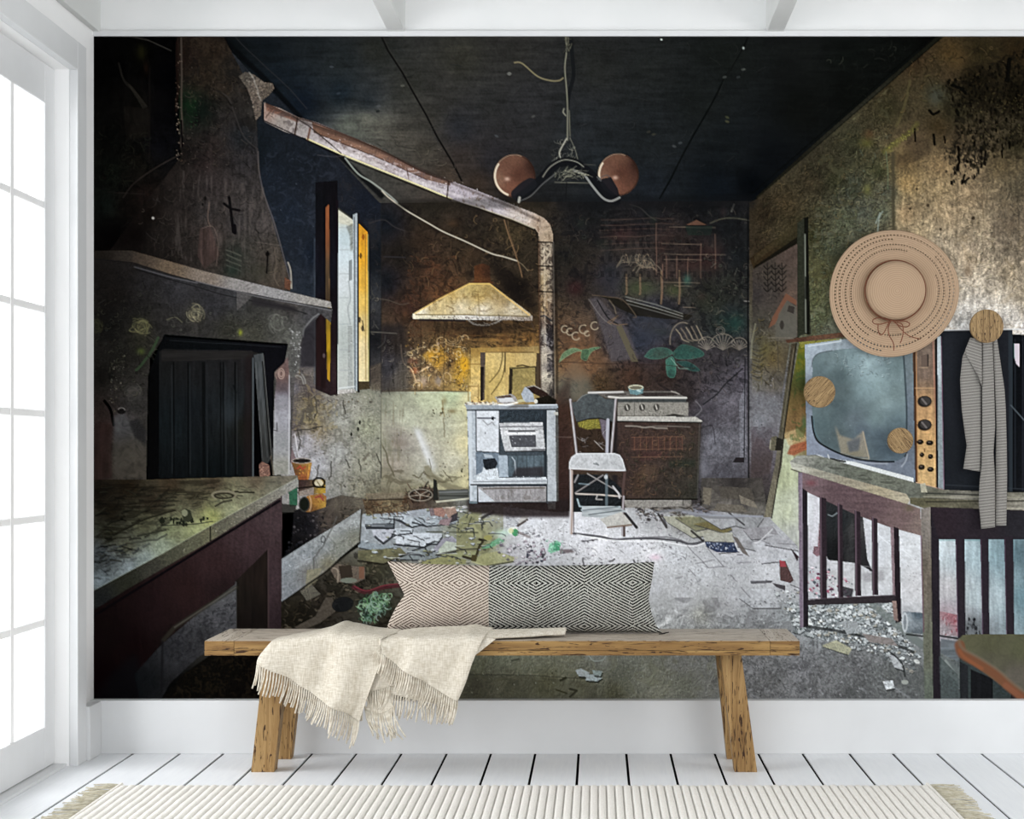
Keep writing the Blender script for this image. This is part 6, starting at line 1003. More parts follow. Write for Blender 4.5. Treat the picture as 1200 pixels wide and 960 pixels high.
S_(box_obj('door_sill', XL - .14, XL - .008, OPEN_N, Y0, -.02, .010, None, M_TRIM)).name = 'trim_3'
# pale outer frame and terrace wall seen blurred through the panes
M_OUT = noise_mat('pale_render', (.9, .88, .87), (.95, .94, .94), 2, rough=.9)
S_(box_obj('trim_4', XL - .34, XL - .2, 5.79, 5.88, 0, 2.6, None, M_OUT))

# ------------------------------------------------------------------ rug
M_RUG = noise_mat('cream_wool', srgb('e2ded7'), srgb('eeebe5'), 160, rough=.95, bump=.6, spec=0, bdist=.002)
M_FR = noise_mat('cream_cotton', srgb('aaa28c'), srgb('cac5b4'), 60, rough=.9, spec=0)
rug = empty('ribbed_rug', (-.24, 4.9, 0)); tag(rug, 'cream ribbed wool rug with fringed ends on the white floorboards', 'rug')
RX0, RX1, RY0, RY1 = -1.56, 1.08, 3.7, 5.468
bm = bmesh.new(); nr = 98; pr = 6
cols_ = []
for i in range(nr * pr + 1):
    x = RX0 + (RX1 - RX0) * i / (nr * pr); t = (i % pr) / pr
    z = .004 + .010 * math.sin(math.pi * t) ** .38 if i % pr else .004
    cc = []
    for j in range(37):
        y = RY1 - (RY1 - RY0) * j / 36
        zz = z + .0006 * math.sin(y * 23 + i // pr * .9) + .0006 * math.sin(y * 61 + (i // pr) * 2.1)
        if j == 0: zz = .001
        cc.append(bm.verts.new((x, y + .002 * math.sin(i // pr * 1.7), max(.001, zz))))
    cols_.append(cc)
for a, b in zip(cols_, cols_[1:]):
    for j in range(36): bm.faces.new((a[j], a[j + 1], b[j + 1], b[j]))
fin(bm, 'ribbed_pile', rug, M_RUG, True, base=(-.24, 4.9, 0))
R = random.Random(5)
for side, X in ((-1, RX0), (1, RX1)):
    box_obj('hem', *sorted((X, X + side * .012)), RY0, RY1, .001, .012, rug, M_RUG, bevel=.003, base=(-.24, 4.9, 0))
    bm = bmesh.new(); y = RY1 - .012
    while y > 4.2:
        ln = R.uniform(.075, .105); d = R.uniform(-.25, .25) * .12; b_ = R.uniform(-.01, .01)
        for s_ in range(2):
            o = R.uniform(-.003, .003)
            tube(bm, [(X + side * .008, y + o, .006), (X + side * (.008 + ln * .4), y + o + d * .3 + b_, .007), (X + side * (.008 + ln * .8), y + d * .8 + b_ + o * 2, .004), (X + side * (.008 + ln), y + d * 1.2 + o * 3, .003)], .0024, 5, .0012)
        y -= R.uniform(.009, .016)
    tag(fin(bm, 'fringe', rug, M_FR, True, base=(-.24, 4.9, 0)), kind='stuff')

# ------------------------------------------------------------------ bench
BZ = .462; BF, BB = 5.62, 6.0; BX0, BX1 = (240 - 700) * BF / F_PX, (937 - 700) * BF / F_PX
bench = empty('wooden_bench', ((BX0 + BX1) / 2, 5.8, 0)); tag(bench, 'long rustic oak bench with slanted legs standing before the mural', 'bench')
bb = tuple(bench.location)
e = .1
ys = [BF, BF + .126, BF + .253, BB]
for i in range(3): box_obj('seat_plank', BX0 + e + .001, BX1 - e - .001, ys[i] + .0008, ys[i + 1] - .0008, BZ - .033, BZ, bench, M_PALEX, bevel=.0012, base=bb)
for a, b in ((BX0, BX0 + e - .001), (BX1 - e + .001, BX1)): box_obj('end_board', a, b, BF, BB, BZ - .033, BZ, bench, M_PALEY, bevel=.0012, base=bb)
# brown oak edging, in two layers, wraps the top
for a, b in ((BX0, BX0 + e - .001), (BX0 + e, BX1 - e), (BX1 - e + .001, BX1)):
    box_obj('edge_strip', a, b, BF - .004, BF + .02, BZ - .032, BZ - .0012, bench, M_OAKX, bevel=.0008, base=bb)
    box_obj('lower_layer', a, b, BF - .0045, BB, BZ - .05, BZ - .033, bench, M_OAKX, bevel=.0008, base=bb)
def leg(x_top0, x_top1, x_bot0, x_bot1, y0, y1):
    bm = bmesh.new(); zt = BZ - .05
    v = [bm.verts.new(p) for p in ((x_bot0, y0, 0), (x_bot1, y0, 0), (x_bot1, y1, 0), (x_bot0, y1, 0), (x_top0, y0, zt), (x_top1, y0, zt), (x_top1, y1, zt), (x_top0, y1, zt))]
    for f in ((0, 3, 2, 1), (4, 5, 6, 7), (0, 1, 5, 4), (1, 2, 6, 5), (2, 3, 7, 6), (3, 0, 4, 7)): bm.faces.new([v[i] for i in f])
    return fin(bm, 'leg', bench, M_OAKZ, bevel=.0015, base=bb)
def X_(px, y): return (px - 700) * y / F_PX
yf = 5.705; yr = 5.945
leg(X_(310, yf), X_(337, yf), X_(294, yf), X_(321, yf), yf, yf + .06)
leg(X_(844, yf), X_(868.5, yf), X_(861, yf), X_(887.5, yf), yf, yf + .06)
leg(X_(333, yr), X_(356, yr), X_(318, yr), X_(341, yr), yr, yr + .05)
leg(X_(838, yr), X_(858, yr), X_(852, yr), X_(873, yr), yr, yr + .05)
for xa, xb in ((X_(319, yf), X_(337, yf)), (X_(848, yf), X_(862, yf))): box_obj('cross_rail', xa, xb, yf + .06, yr, .33, .37, bench, M_OAKZ, bevel=.001, base=bb)

# ------------------------------------------------------------------ cushion
def cushion_mat(name, ca, cb, thin, amp, OFFX):
    m = mat(name, ca, .9, .1); b = m.node_tree.nodes['Principled BSDF']
    tc = N(m, 'ShaderNodeTexCoord'); sp = N(m, 'ShaderNodeSeparateXYZ'); L(m, tc.outputs['Object'], sp.inputs[0])
    def M_(op, a, b_=None):
        n = N(m, 'ShaderNodeMath', operation=op)
        for i, q in enumerate((a, b_)):
            if q is None: continue
            if isinstance(q, (int, float)): n.inputs[i].default_value = q
            else: L(m, q, n.inputs[i])
        return n.outputs[0]
    nz = N(m, 'ShaderNodeTexNoise', i_Scale=9.0, i_Detail=2.0); L(m, tc.outputs['Object'], nz.inputs['Vector'])
    wob = M_('MULTIPLY', M_('SUBTRACT', nz.outputs['Fac'], .5), .012)
    px = M_('PINGPONG', M_('ADD', sp.outputs['X'], OFFX), .168)
    pz = M_('PINGPONG', M_('ADD', sp.outputs['Z'], OFFZ), .152)
    d = M_('ADD', M_('ADD', M_('MULTIPLY', px, amp), pz), wob)
    fr = M_('FRACT', M_('DIVIDE', d, .0104))
    line = M_('LESS_THAN', fr, thin)
    # broken yarns
    n3 = N(m, 'ShaderNodeTexNoise', i_Scale=260.0, i_Detail=1.0); L(m, tc.outputs['Object'], n3.inputs['Vector'])
    k = M_('MULTIPLY', line, M_('GREATER_THAN', n3.outputs['Fac'], .36))
    mx = N(m, 'ShaderNodeMixRGB'); L(m, k, mx.inputs[0]); mx.inputs[1].default_value = (*ca, 1); mx.inputs[2].default_value = (*cb, 1)
    L(m, mx.outputs[0], b.inputs['Base Color'])
    bp = N(m, 'ShaderNodeBump', i_Strength=.4, i_Distance=.0012); L(m, fr, bp.inputs['Height']); L(m, bp.outputs[0], b.inputs['Normal'])
    return m
OFFZ = .122
M_CL = cushion_mat('cream_herringbone', srgb('beb3a7'), srgb('46362c'), .40, .55, .228)
M_CR = cushion_mat('black_white_herringbone', srgb('b4b4ad'), srgb('0d0d0d'), .56, .55, .168 * 4 - .039)
CY = 5.84
def cush_pt(px, py): return ((px - 700) * CY / F_PX, CAM_H + (530 - py) * CY / F_PX)
cu = empty('herringbone_cushion', (X_(616, CY), CY, BZ)); tag(cu, 'long lumbar cushion, half cream herringbone, half black and white, on the oak bench', 'cushion')
top = [(454, 658), (500, 661), (575, 663), (640, 663), (700, 662), (740, 660), (767, 658.5)]
bot = [(452, 740), (500, 741), (575, 741), (640, 741), (700, 741), (740, 741), (776, 741)]
lft = [(454, 658), (464, 678), (474, 697), (464, 712), (456, 728), (452, 741)]
rgt = [(767, 658.5), (764, 680), (760, 702), (764, 720), (769, 733), (776, 742)]
def pl_(pts, t):
    f = t * (len(pts) - 1); i = min(int(f), len(pts) - 2); f -= i
    return (pts[i][0] * (1 - f) + pts[i + 1][0] * f, pts[i][1] * (1 - f) + pts[i + 1][1] * f)
def lin_x(pts, x):
    for a, b in zip(pts, pts[1:]):
        if x <= b[0] or b is pts[-1]:
            f = (x - a[0]) / (b[0] - a[0]); return a[1] * (1 - f) + b[1] * f
def cushion_half(name, s0, s1, m, ends):
    bm = bmesh.new(); nu, nv = 44, 30; rows = {}
    for side in (-1, 1):
        for i in range(nu + 1):
            for j in range(nv + 1):
                s = s0 + (s1 - s0) * i / nu; t = j / nv
                a = pl_(top, s); b_ = pl_(bot, s); l = pl_(lft, t); r = pl_(rgt, t)
                # Coons patch
                x = (1 - t) * a[0] + t * b_[0] + (1 - s) * l[0] + s * r[0] - ((1 - s) * (1 - t) * top[0][0] + s * (1 - t) * top[-1][0] + (1 - s) * t * bot[0][0] + s * t * bot[-1][0])
                y = (1 - t) * a[1] + t * b_[1] + (1 - s) * l[1] + s * r[1] - ((1 - s) * (1 - t) * top[0][1] + s * (1 - t) * top[-1][1] + (1 - s) * t * bot[0][1] + s * t * bot[-1][1])
                if s0 == 0: u_ = s / s1; x = l[0] + (574 - l[0]) * u_
                else: u_ = (s - s0) / (1 - s0); x = 574 + (r[0] - 574) * u_
                yt = lin_x(top, min(max(x, top[0][0]), top[-1][0])); yb = lin_x(bot, min(max(x, bot[0][0]), bot[-1][0])); ws = min(1, min(s, 1 - s) * 12)
                y = y * (1 - ws) + (yt + (yb - yt) * t) * ws
                X, Z = cush_pt(x, y)
                th = .075 * (max(0, math.sin(math.pi * min(1, max(0, s)))) ** .34) * (math.sin(math.pi * t) ** .5)
                # puckers at the ends and creases
                th *= 1 - .10 * math.exp(-((s - .03) / .05) ** 2) * (1 + math.sin(t * 22)) - .10 * math.exp(-((s - .97) / .05) ** 2) * (1 + math.sin(t * 30))
                th += .005 * math.sin(s * 21 + t * 5) * math.sin(math.pi * t) * math.sin(math.pi * s) - .010 * math.exp(-((s - .60) / .02) ** 2 - ((t - .85) / .12) ** 2) - .012 * math.exp(-((s - .08 + (t - .45) * .1) / .03) ** 2) * math.exp(-((t - .45) / .1) ** 2)
                edge = (i == 0 and s0 == 0) or (i == nu and s1 == 1) or j in (0, nv)
                if edge and side == 1: rows[side, i, j] = rows[-1, i, j]
                else: rows[side, i, j] = bm.verts.new((X, CY - .0 + side * (0 if edge else max(.001, th)), Z))
    for side in (-1, 1):
        for i in range(nu):
            for j in range(nv):
                q = [rows[side, i, j], rows[side, i + 1, j], rows[side, i + 1, j + 1], rows[side, i, j + 1]]
                if len(set(q)) == 4: bm.faces.new(q if side < 0 else q[::-1])
                elif len(set(q)) == 3: bm.faces.new(list(dict.fromkeys(q)))
    return fin(bm, name, cu, m, True, base=tuple(cu.location))
sm_ = (574 - 454) / (771 - 454)
tag(cushion_half('cushion_cover', 0, sm_, M_CL, 0), 'cream half with fine brown herringbone')
tag(cushion_half('cushion_cover', sm_, 1, M_CR, 0), 'black and white herringbone half')
bm = bmesh.new(); tube(bm, [at(772, 743.5, CY - .03), at(778, 742.5, CY - .03), at(784, 741, CY - .03)], .003, 6, .0015)
fin(bm, 'tassel', cu, mat('black_yarn', srgb('1a1a18'), .9), True, base=tuple(cu.location))

# ------------------------------------------------------------------ throw blanket
def cloth_mat(name, c0, c1):
    m = mat(name, c0, .95, .05); b = m.node_tree.nodes['Principled BSDF']
    tc = N(m, 'ShaderNodeTexCoord'); out = []
    for s in ((220, 60, 22), (26, 60, 230)):
        mp = N(m, 'ShaderNodeMapping'); mp.inputs['Scale'].default_value = s; mp.inputs['Rotation'].default_value = (0, math.radians(24), 0); L(m, tc.outputs['Object'], mp.inputs[0])
        n = N(m, 'ShaderNodeTexNoise', i_Scale=1.6, i_Detail=3.0); L(m, mp.outputs[0], n.inputs['Vector']); out.append(n.outputs['Fac'])
    ad = N(m, 'ShaderNodeMath', operation='ADD'); L(m, out[0], ad.inputs[0]); L(m, out[1], ad.inputs[1]); mu = N(m, 'ShaderNodeMath', operation='MULTIPLY'); mu.inputs[1].default_value = .5; L(m, ad.outputs[0], mu.inputs[0])
    r = ramp(m, [(.36, c0), (.62, c1)]); L(m, mu.outputs[0], r.inputs[0]); L(m, r.outputs[0], b.inputs['Base Color'])
    bp = N(m, 'ShaderNodeBump', i_Strength=.35, i_Distance=.001); L(m, mu.outputs[0], bp.inputs['Height']); L(m, bp.outputs[0], b.inputs['Normal'])
    return m
M_THROW = cloth_mat('cream_linen', srgb('b5ab99'), srgb('dad4c8')); M_YARN = noise_mat('cream_yarn', srgb('bdb3a2'), srgb('dbd5c8'), 80, rough=.95, spec=0)
th = empty('fringed_throw', (X_(430, 5.6), 5.62, BZ)); tag(th, 'cream fringed linen throw draped over the left half of the bench', 'throw')
tb = tuple(th.location)
def cr(p, t):                                                            # Catmull-Rom through a list of vectors
    n = len(p) - 1; f = min(t * n, n - 1e-6); i = int(f); f -= i
    a, b, c, d = p[max(i - 1, 0)], p[i], p[i + 1], p[min(i + 2, n)]
    return .5 * (2 * b + (c - a) * f + (2 * a - 5 * b + 4 * c - d) * f * f + (3 * b - a - 3 * c + d) * f ** 3)
def sheet(rows, wr, nu=70, nv=46, thick=.0035, fringe=None, name='cloth', seed=1, freq=5.5, hang0=.45):
    """rows: lists of (px, py, depth) from the back of the seat to the hem"""
    P3 = [[at(*q) for q in r] for r in rows]
    g = []
    for j in range(nv + 1):
        t = j / nv; line = []
        cp = None
        for i in range(nu + 1):
            s = i / nu
            p = cr([cr(r, s) for r in P3], t)
            h = max(0, (t - hang0) / (1 - hang0))
            a = wr * (.55 + .6 * h) * math.sin(math.pi * min(1, s * 1.0 + .02)) ** .3
            dy = a * (math.sin(s * freq * 2.1 + seed + 1.6 * t) * .6 + math.sin(s * freq * 3.7 + seed * 2.3 - 1.4 * t) * .3 + math.sin(s * freq * 6.3 + seed + 3 * t) * .1)
            line.append(Vector((p.x, p.y - abs(wr) * h * .6 + dy * (min(1, .35 + 1.6 * h)), p.z + (0 if h > 0 else max(0, dy) * .5))))
        g.append(line)
    bm = bmesh.new(); V_ = [[bm.verts.new(p) for p in line] for line in g]
    for j in range(nv):
        for i in range(nu): bm.faces.new((V_[j][i], V_[j][i + 1], V_[j + 1][i + 1], V_[j + 1][i]))
    o = fin(bm, name, th, M_THROW, True, base=tb)
    md = o.modifiers.new('thickness', 'SOLIDIFY'); md.thickness = thick; md.offset = 0
    if fringe:
        n, ln0, ln1, sway, jit = fringe; RR = random.Random(seed * 13); bm = bmesh.new(); prev = 0
        for k in range(n):
            s = (k + .5) / n; f = s * nu; i = min(int(f), nu - 1); f -= i
            p = g[-1][i] * (1 - f) + g[-1][i + 1] * f
            ln = (ln0 + (ln1 - ln0) * s) * RR.uniform(.85, 1.1); prev = prev * .55 + RR.gauss(0, jit); dx = (sway + prev) * ln
            y1_ = RR.uniform(-.006, .004)
            tube(bm, [p, p + Vector((dx * .15, -.002, -ln * .33)), p + Vector((dx * .6 , y1_, -ln * .7)), p + Vector((dx * 1.1, y1_ - .001, -ln))], .0031, 6, .0027)
        tag(fin(bm, 'fringe', th, M_YARN, True, base=tb), kind='stuff')
    return o
F1, F2, F3 = 5.604, 5.596, 5.592
# left part
sheet([[(347, 742, 5.95), (368, 739, 5.95), (392, 734, 5.95), (415, 730, 5.95), (440, 735, 5.9), (470, 738, 5.78)],
       [(334, 746, 5.78), (360, 742, 5.78), (386, 738, 5.78), (411, 735, 5.78), (436, 739, 5.78), (464, 742, 5.72)],
       [(320, 751, 5.61), (348, 748, 5.61), (376, 746, 5.61), (403, 746, 5.61), (430, 748, 5.61), (458, 751, 5.61)],
       [(309, 763, F2), (338, 766, F2), (367, 772, F2), (394, 780, F2), (420, 788, F2), (446, 778, F2)],
       [(304, 771, F3), (333, 781, F3), (362, 795, F3), (389, 808, F3), (413, 820, F3), (433, 812, F3)],
       [(303, 777, F3), (331, 790, F3), (356, 806, F3), (381, 821, F3), (403, 834, F3), (422, 845, F3)]], .036, fringe=(50, .078, .090, -.20, .05), seed=2)
# middle fold behind, with its own hems
sheet([[(440, 744, 5.72), (456, 744, 5.72), (474, 744, 5.72)], [(436, 748, 5.62), (455, 748, 5.62), (474, 748, 5.62)], [(434, 770, 5.602), (452, 772, 5.602), (474, 776, 5.602)], [(431, 792, 5.601), (448, 792, 5.601), (470, 798, 5.601)], [(422, 813, 5.601), (440, 809, 5.601), (458, 804, 5.601)]], .004, nu=24, nv=24, fringe=(15, .085, .08, -.14, .1), name='inner_fold', seed=4)
sheet([[(452, 760, 5.612), (500, 762, 5.612), (552, 764, 5.612)], [(455, 785, 5.608), (500, 790, 5.608), (545, 790, 5.608)], [(456, 812, 5.606), (497, 823, 5.606), (534, 828, 5.606)]], .004, nu=40, nv=16, fringe=(27, .072, .06, -.1, .08), name='inner_fold', seed=7)
sheet([[(432, 800, 5.604), (446, 800, 5.604), (462, 798, 5.604)], [(432, 820, 5.6), (444, 822, 5.6), (458, 820, 5.6)], [(428, 832, 5.598), (447, 836, 5.596), (462, 828, 5.596)]], .003, nu=20, nv=12, fringe=(20, .085, .1, .22, .2), name='inner_fold', seed=9)
# right part
sheet([[(458, 741, 5.77), (484, 738, 5.765), (512, 735, 5.76), (540, 734, 5.76), (560, 734, 5.76), (578, 736, 5.76)],
       [(452, 745, 5.70), (480, 742, 5.70), (508, 740, 5.70), (534, 739, 5.70), (555, 739, 5.70), (574, 740, 5.70)],
       [(445, 750, 5.60), (474, 749, 5.60), (502, 749, 5.60), (528, 749, 5.60), (548, 749, 5.60), (566, 749, 5.60)],
       [(446, 756, 5.586), (470, 762, 5.586), (494, 768, 5.586), (517, 773, 5.586), (537, 775, 5.586), (554, 776, 5.586)],
       [(448, 760, 5.582), (467, 772, 5.582), (488, 783, 5.582), (508, 791, 5.582), (528, 798, 5.582), (546, 800, 5.582)],
       [(448, 765, 5.582), (464, 779, 5.582), (483, 790, 5.582), (501, 801, 5.582), (519, 812, 5.582), (537, 821, 5.582)]], .026, fringe=(38, .070, .078, -.18, .05), seed=5)
# curled edge at the upper left of the right part and its stray strands
bm = bmesh.new(); tube(bm, [at(449, 766, 5.585), at(446, 757, 5.582), at(445, 750, 5.585), at(452, 746, 5.62), at(466, 743, 5.7)], .006, 10, .004); fin(bm, 'rolled_edge', th, M_THROW, True, base=tb)
bm = bmesh.new()
for k in range(8): q0 = (446 + k * .7, 756 + k * 1.6); tube(bm, [at(q0[0], q0[1], 5.578), at(q0[0] - 5 + k * .3, q0[1] + 4, 5.572), at(q0[0] - 10 + k, q0[1] + 14, 5.576)], .0022, 5, .0017)
tag(fin(bm, 'fringe', th, M_YARN, True, base=tb), kind='stuff')
# flat tail lying along the seat
sheet([[(562, 740, 5.765), (590, 740, 5.765), (625, 740, 5.765), (664, 739, 5.765)], [(562, 738.5, 5.72), (590, 738.5, 5.73), (625, 737.5, 5.74), (663, 736.5, 5.75)], [(562, 745, 5.64), (588, 743, 5.66), (625, 741.5, 5.69), (663, 740, 5.73)], [(560, 749, 5.605), (586, 747.5, 5.63), (625, 745.5, 5.67), (662, 743.8, 5.72)]], .002, nu=40, nv=16, thick=.006, name='rolled_tail', seed=3, hang0=.99)
sheet([[(548, 746, 5.62), (562, 747, 5.62), (581, 749, 5.60)], [(547, 757, 5.6), (558, 757, 5.6), (571, 757, 5.6)], [(546, 768, 5.6), (551, 768, 5.6), (557, 768, 5.6)]], .001, nu=16, nv=12, thick=.003, name='turned_corner', seed=8)

# ------------------------------------------------------------------ wall pegs, hat, scarf
M_PEG = wood('pale_peg_wood', 2, (srgb('4f3a22'), srgb('7f6645'), srgb('9b815a'), srgb('b59c74')), 2.6)
def peg(px, py, rpx, label, rot):
    yd = 6.052; r = rpx * yd / F_PX; c = at(px, py, yd)
    t = empty('wall_peg', (c.x, WALL_Y - .002, c.z)); tag(t, label, 'peg')
    bm = bmesh.new(); bmesh.ops.create_cone(bm, cap_ends=True, segments=48, radius1=r, radius2=r, depth=.016)
    bmesh.ops.bevel(bm, geom=[e_ for e_ in bm.edges if e_.is_boundary or len(e_.link_faces) == 2 and abs(e_.link_faces[0].normal.z - e_.link_faces[1].normal.z) > .5], offset=.002, segments=2, affect='EDGES')
    o = fin(bm, 'peg_disc', t, M_PEG, False); o.rotation_euler = (math.pi / 2, rot, 0); o.location = (0, yd - .006 - t.location.y, 0)
    o.rotation_euler = (Matrix.Rotation(rot, 3, 'Y') @ Matrix.Rotation(math.pi / 2, 3, 'X')).to_euler()
    bm = bmesh.new(); tube(bm, [(0, yd + .001 - t.location.y, 0), (0, -.0005, 0)], r * .35, 20)
    fin(bm, 'peg_stem', t, M_PEG, True); return t
M_PEG2 = M_PEG
for a in ((1155.5, 382.5, 19.6, 'largest round pale wooden wall peg, holding the grey striped scarf', 0), (960, 459.5, 18.4, 'round wooden wall peg with a dark crack, left of the other pegs', .75), (1054.5, 516.5, 15, 'smallest round wooden wall peg, low between the other two', -.7)):
    peg(*a)
# disc grain runs in the plane of the disc: its local y axis
for n_ in M_PEG.node_tree.nodes:
    if n_.type == 'MAPPING': s_ = list(n_.inputs['Scale'].default_value); n_.inputs['Scale'].default_value = (s_[0], s_[2], s_[0])

M_STRAW = mat('woven_straw', srgb('a68b72'), .9, .1)
_b = M_STRAW.node_tree.nodes['Principled BSDF']; tc = N(M_STRAW, 'ShaderNodeTexCoord'); sp = N(M_STRAW, 'ShaderNodeSeparateXYZ'); cb = N(M_STRAW, 'ShaderNodeCombineXYZ')
L(M_STRAW, tc.outputs['Object'], sp.inputs[0]); L(M_STRAW, sp.outputs['X'], cb.inputs['X']); L(M_STRAW, sp.outputs['Z'], cb.inputs['Y'])
wv = N(M_STRAW, 'ShaderNodeTexWave', wave_type='RINGS', rings_direction='Z', i_Scale=42.0, i_Distortion=.25, i_Detail=1.0); L(M_STRAW, cb.outputs[0], wv.inputs['Vector'])
rp = ramp(M_STRAW, [(0, srgb('9d846c')), (1, srgb('b0977e'))]); L(M_STRAW, wv.outputs['Fac'], rp.inputs[0]); L(M_STRAW, rp.outputs[0], _b.inputs['Base Color'])
bp = N(M_STRAW, 'ShaderNodeBump', i_Strength=.3, i_Distance=.001); L(M_STRAW, wv.outputs['Fac'], bp.inputs['Height']); L(M_STRAW, bp.outputs[0], _b.inputs['Normal'])
M_CORD = noise_mat('brown_cord', srgb('5e3525'), srgb('7c4c37'), 200, rough=.7)
HY = 6.06; hc = at(1048, 343, HY); hat = empty('straw_hat', (hc.x, WALL_Y - .004, hc.z)); tag(hat, 'wide-brimmed beige straw sun hat with a thin brown bow, hung on the mural', 'hat')
kx = HY / F_PX
def brim_y(r, a):                                                        # distance off the wall
    wv_ = .004 * math.sin(3 * a + .6) + .003 * math.sin(2 * a + 2)
    return -(.010 + .030 * max(0, 1 - abs(r - .55) / .6) + wv_ * r)
def brim_R(a): return (75.3 + 1.3 * math.sin(2 * a + .5) + .9 * math.sin(3 * a + 1.2)) * kx
bm = bmesh.new(); NA = 420
ringsr = [.445, .50, .56, .62, .667, .685, .72, .748, .766, .80, .838, .856, .885, .905, .923, .94, .97, 1.0]
holes = {4: 2, 7: 2, 10: 2, 13: 2}
cxo, czo = 0, 0
RV = []
for k_, r in enumerate(ringsr):
    row = []
    for i in range(NA):
        a = 2 * math.pi * i / NA; off = (1 - r) * .9
        rr = brim_R(a) * r
        row.append(bm.verts.new((rr * math.cos(a) + cxo * off, brim_y(r, a), rr * math.sin(a) + 3 * kx * off)))
    RV.append(row)
for k_ in range(len(ringsr) - 1):
    for i in range(NA):
        if k_ in holes and (i + k_) % 4 < 2 and (math.sin(i * .013 + k_) > -.93): continue
        bm.faces.new((RV[k_][i], RV[k_][(i + 1) % NA], RV[k_ + 1][(i + 1) % NA], RV[k_ + 1][i]))
o = fin(bm, 'brim', hat, M_STRAW, True); md = o.modifiers.new('t', 'SOLIDIFY'); md.thickness = .0016; md.offset = 0
bm = bmesh.new(); prof = [(.445, -.036), (.452, -.06), (.45, -.075), (.43, -.088), (.38, -.096), (.3, -.100), (.2, -.102), (.1, -.103), (.0, -.1035)]
pv = None; R0 = 75.3 * kx; rows_ = []
for r, y in prof[:-1]: rows_.append([bm.verts.new((r * R0 * math.cos(2 * math.pi * i / 96), y, r * R0 * math.sin(2 * math.pi * i / 96) + 3 * kx * .6)) for i in range(96)])
for a_, b_ in zip(rows_, rows_[1:]):
    for i in range(96): bm.faces.new((a_[i], a_[(i + 1) % 96], b_[(i + 1) % 96], b_[i]))
c0 = bm.verts.new((0, -.1035, 3 * kx * .6))
for i in range(96): bm.faces.new((rows_[-1][i], rows_[-1][(i + 1) % 96], c0))
fin(bm, 'crown', hat, M_STRAW, True)
bm = bmesh.new(); tube(bm, [(.470 * R0 * math.cos(a), -.058, .470 * R0 * math.sin(a) + 3 * kx * .6) for a in [2 * math.pi * i / 72 for i in range(73)]], .0022, 8, cap=False); fin(bm, 'hat_band', hat, M_CORD, True)
def hp(px, py, y=-.062): q = at(px, py, WALL_Y - .004 + y); return (q.x - hat.location.x, y, q.z - hat.location.z)
def smooth(pts, n=6): return [cr([Vector(p) for p in pts], i / (n * (len(pts) - 1))) for i in range(n * (len(pts) - 1) + 1)]
bow = [[(1046, 375.5), (1038, 373), (1029, 372.5), (1023, 375), (1024, 379), (1031, 380), (1039, 378), (1046, 375.5)], [(1046, 375.5), (1053, 376.5), (1061, 376.5), (1066, 379.5), (1063, 383), (1056, 382.5), (1050, 379), (1046, 375.5)],
       [(1029, 379.5), (1029, 386), (1031, 392), (1035, 391), (1039, 384), (1042, 377)], [(1044, 376), (1041, 384), (1042, 393), (1046, 400), (1047.5, 405), (1047.3, 411)], [(1051, 378), (1057, 380), (1058.5, 388), (1057, 397), (1055, 402)], [(1049, 377), (1056, 386), (1066, 394), (1079, 397.5)]]
for i_, q in enumerate(bow):
    bm = bmesh.new(); tube(bm, smooth([hp(*p_) for p_ in q]), .0019, 8); fin(bm, 'bow_loop' if i_ < 2 else 'bow_tail', hat, M_CORD, True)

# scarf: three hanging lengths over the largest peg
M_SC = mat('grey_striped_cotton', srgb('9d9a95'), .95, .05)
_b = M_SC.node_tree.nodes['Principled BSDF']; tc = N(M_SC, 'ShaderNodeTexCoord'); uv = N(M_SC, 'ShaderNodeUVMap', uv_map='weave')
sp = N(M_SC, 'ShaderNodeSeparateXYZ'); L(M_SC, uv.outputs[0], sp.inputs[0])
mm = N(M_SC, 'ShaderNodeMath', operation='FRACT'); L(M_SC, sp.outputs['Y'], mm.inputs[0])
rs = ramp(M_SC, [(0, srgb('74716d')), (.6, srgb('807d79')), (.76, srgb('aeaba5')), (.9, srgb('7c7975'))]); L(M_SC, mm.outputs[0], rs.inputs[0])
nz = N(M_SC, 'ShaderNodeTexNoise', i_Scale=420.0, i_Detail=2.0); L(M_SC, tc.outputs['Object'], nz.inputs['Vector'])
mx = N(M_SC, 'ShaderNodeMixRGB', blend_type='MULTIPLY'); mx.inputs[0].default_value = .5; L(M_SC, rs.outputs[0], mx.inputs[1]); r9 = ramp(M_SC, [(.3, (.6, .6, .6)), (.6, (1, 1, 1))]); L(M_SC, nz.outputs['Fac'], r9.inputs[0]); L(M_SC, r9.outputs[0], mx.inputs[2]); L(M_SC, mx.outputs[0], _b.inputs['Base Color'])
SY = 6.066; sc_o = empty('striped_scarf', (X_(1152, SY), SY, at(0, 400, SY).z)); tag(sc_o, 'grey scarf with thin white stripes hanging in folds from the largest peg', 'scarf')
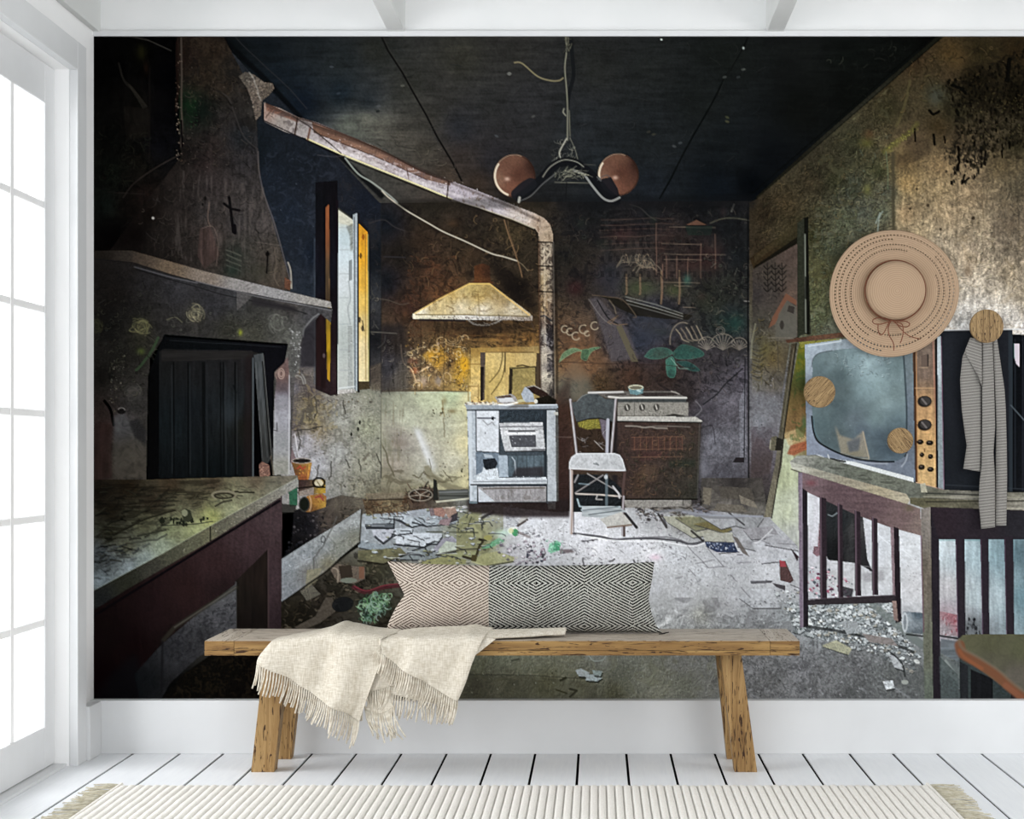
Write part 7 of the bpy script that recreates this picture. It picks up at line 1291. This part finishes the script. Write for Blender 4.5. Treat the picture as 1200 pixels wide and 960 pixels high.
def length(left, right, ydep, tilt, bul=.008, name='scarf_fold', per=3.45):
    bm = bmesh.new(); uvl = bm.loops.layers.uv.new('weave'); nv_, nu_ = 60, 10; G = []; U = {}
    def yx(pts, y):
        for a_, b_ in zip(pts, pts[1:]):
            if y <= b_[1] or b_ is pts[-1]: f = (y - a_[1]) / (b_[1] - a_[1]); return a_[0] * (1 - f) + b_[0] * f
    for j in range(nv_ + 1):
        row = []
        for i in range(nu_ + 1):
            s = i / nu_; yl = left[0][1] + (left[-1][1] - left[0][1]) * j / nv_; yr_ = right[0][1] + (right[-1][1] - right[0][1]) * j / nv_
            py = yl * (1 - s) + yr_ * s; px = yx(left, yl) * (1 - s) + yx(right, yr_) * s
            d = ydep - bul * math.sin(math.pi * s) - .002 * math.sin(s * 5 + j * .11)
            v = bm.verts.new(at(px, py, d)); row.append(v); U[v] = (s, (py + tilt * (px - left[0][0])) / per)
        G.append(row)
    for j in range(nv_):
        for i in range(nu_): bm.faces.new((G[j][i], G[j][i + 1], G[j + 1][i + 1], G[j + 1][i]))
    for f in bm.faces:
        for l in f.loops: l[uvl].uv = U[l.vert]
    o = fin(bm, name, sc_o, M_SC, True, base=tuple(sc_o.location)); md = o.modifiers.new('t', 'SOLIDIFY'); md.thickness = .0025; md.offset = 0; return o
length([(1138, 396), (1128, 418), (1125, 445), (1127, 480), (1131, 510), (1133, 522), (1129, 549.5)], [(1149, 398), (1149.5, 420), (1150, 450), (1150, 480), (1150, 510), (1150, 530), (1149.6, 553)], 6.075, .1)
length([(1137, 396), (1131, 410), (1133, 418), (1139, 428), (1146, 440), (1150, 450)], [(1150.5, 398), (1150.5, 410), (1150.5, 420), (1150.5, 430), (1150.5, 440), (1150.5, 452)], 6.062, -.32, .004)
length([(1151.5, 396), (1151, 440), (1151, 500), (1150.5, 545), (1148, 565), (1147, 590), (1148.6, 605), (1150, 620)], [(1163, 396), (1164.5, 440), (1166, 500), (1164, 530), (1165.8, 560), (1166, 580), (1166, 600), (1166, 618)], 6.066, .12)
length([(1163.5, 396), (1165.5, 440), (1167.5, 500), (1167, 540), (1167, 560), (1167, 580), (1167, 600), (1167, 616)], [(1168, 396), (1173, 430), (1177, 456), (1178.5, 480), (1179.5, 520), (1180, 560), (1179.5, 590), (1179, 616)], 6.070, .1)
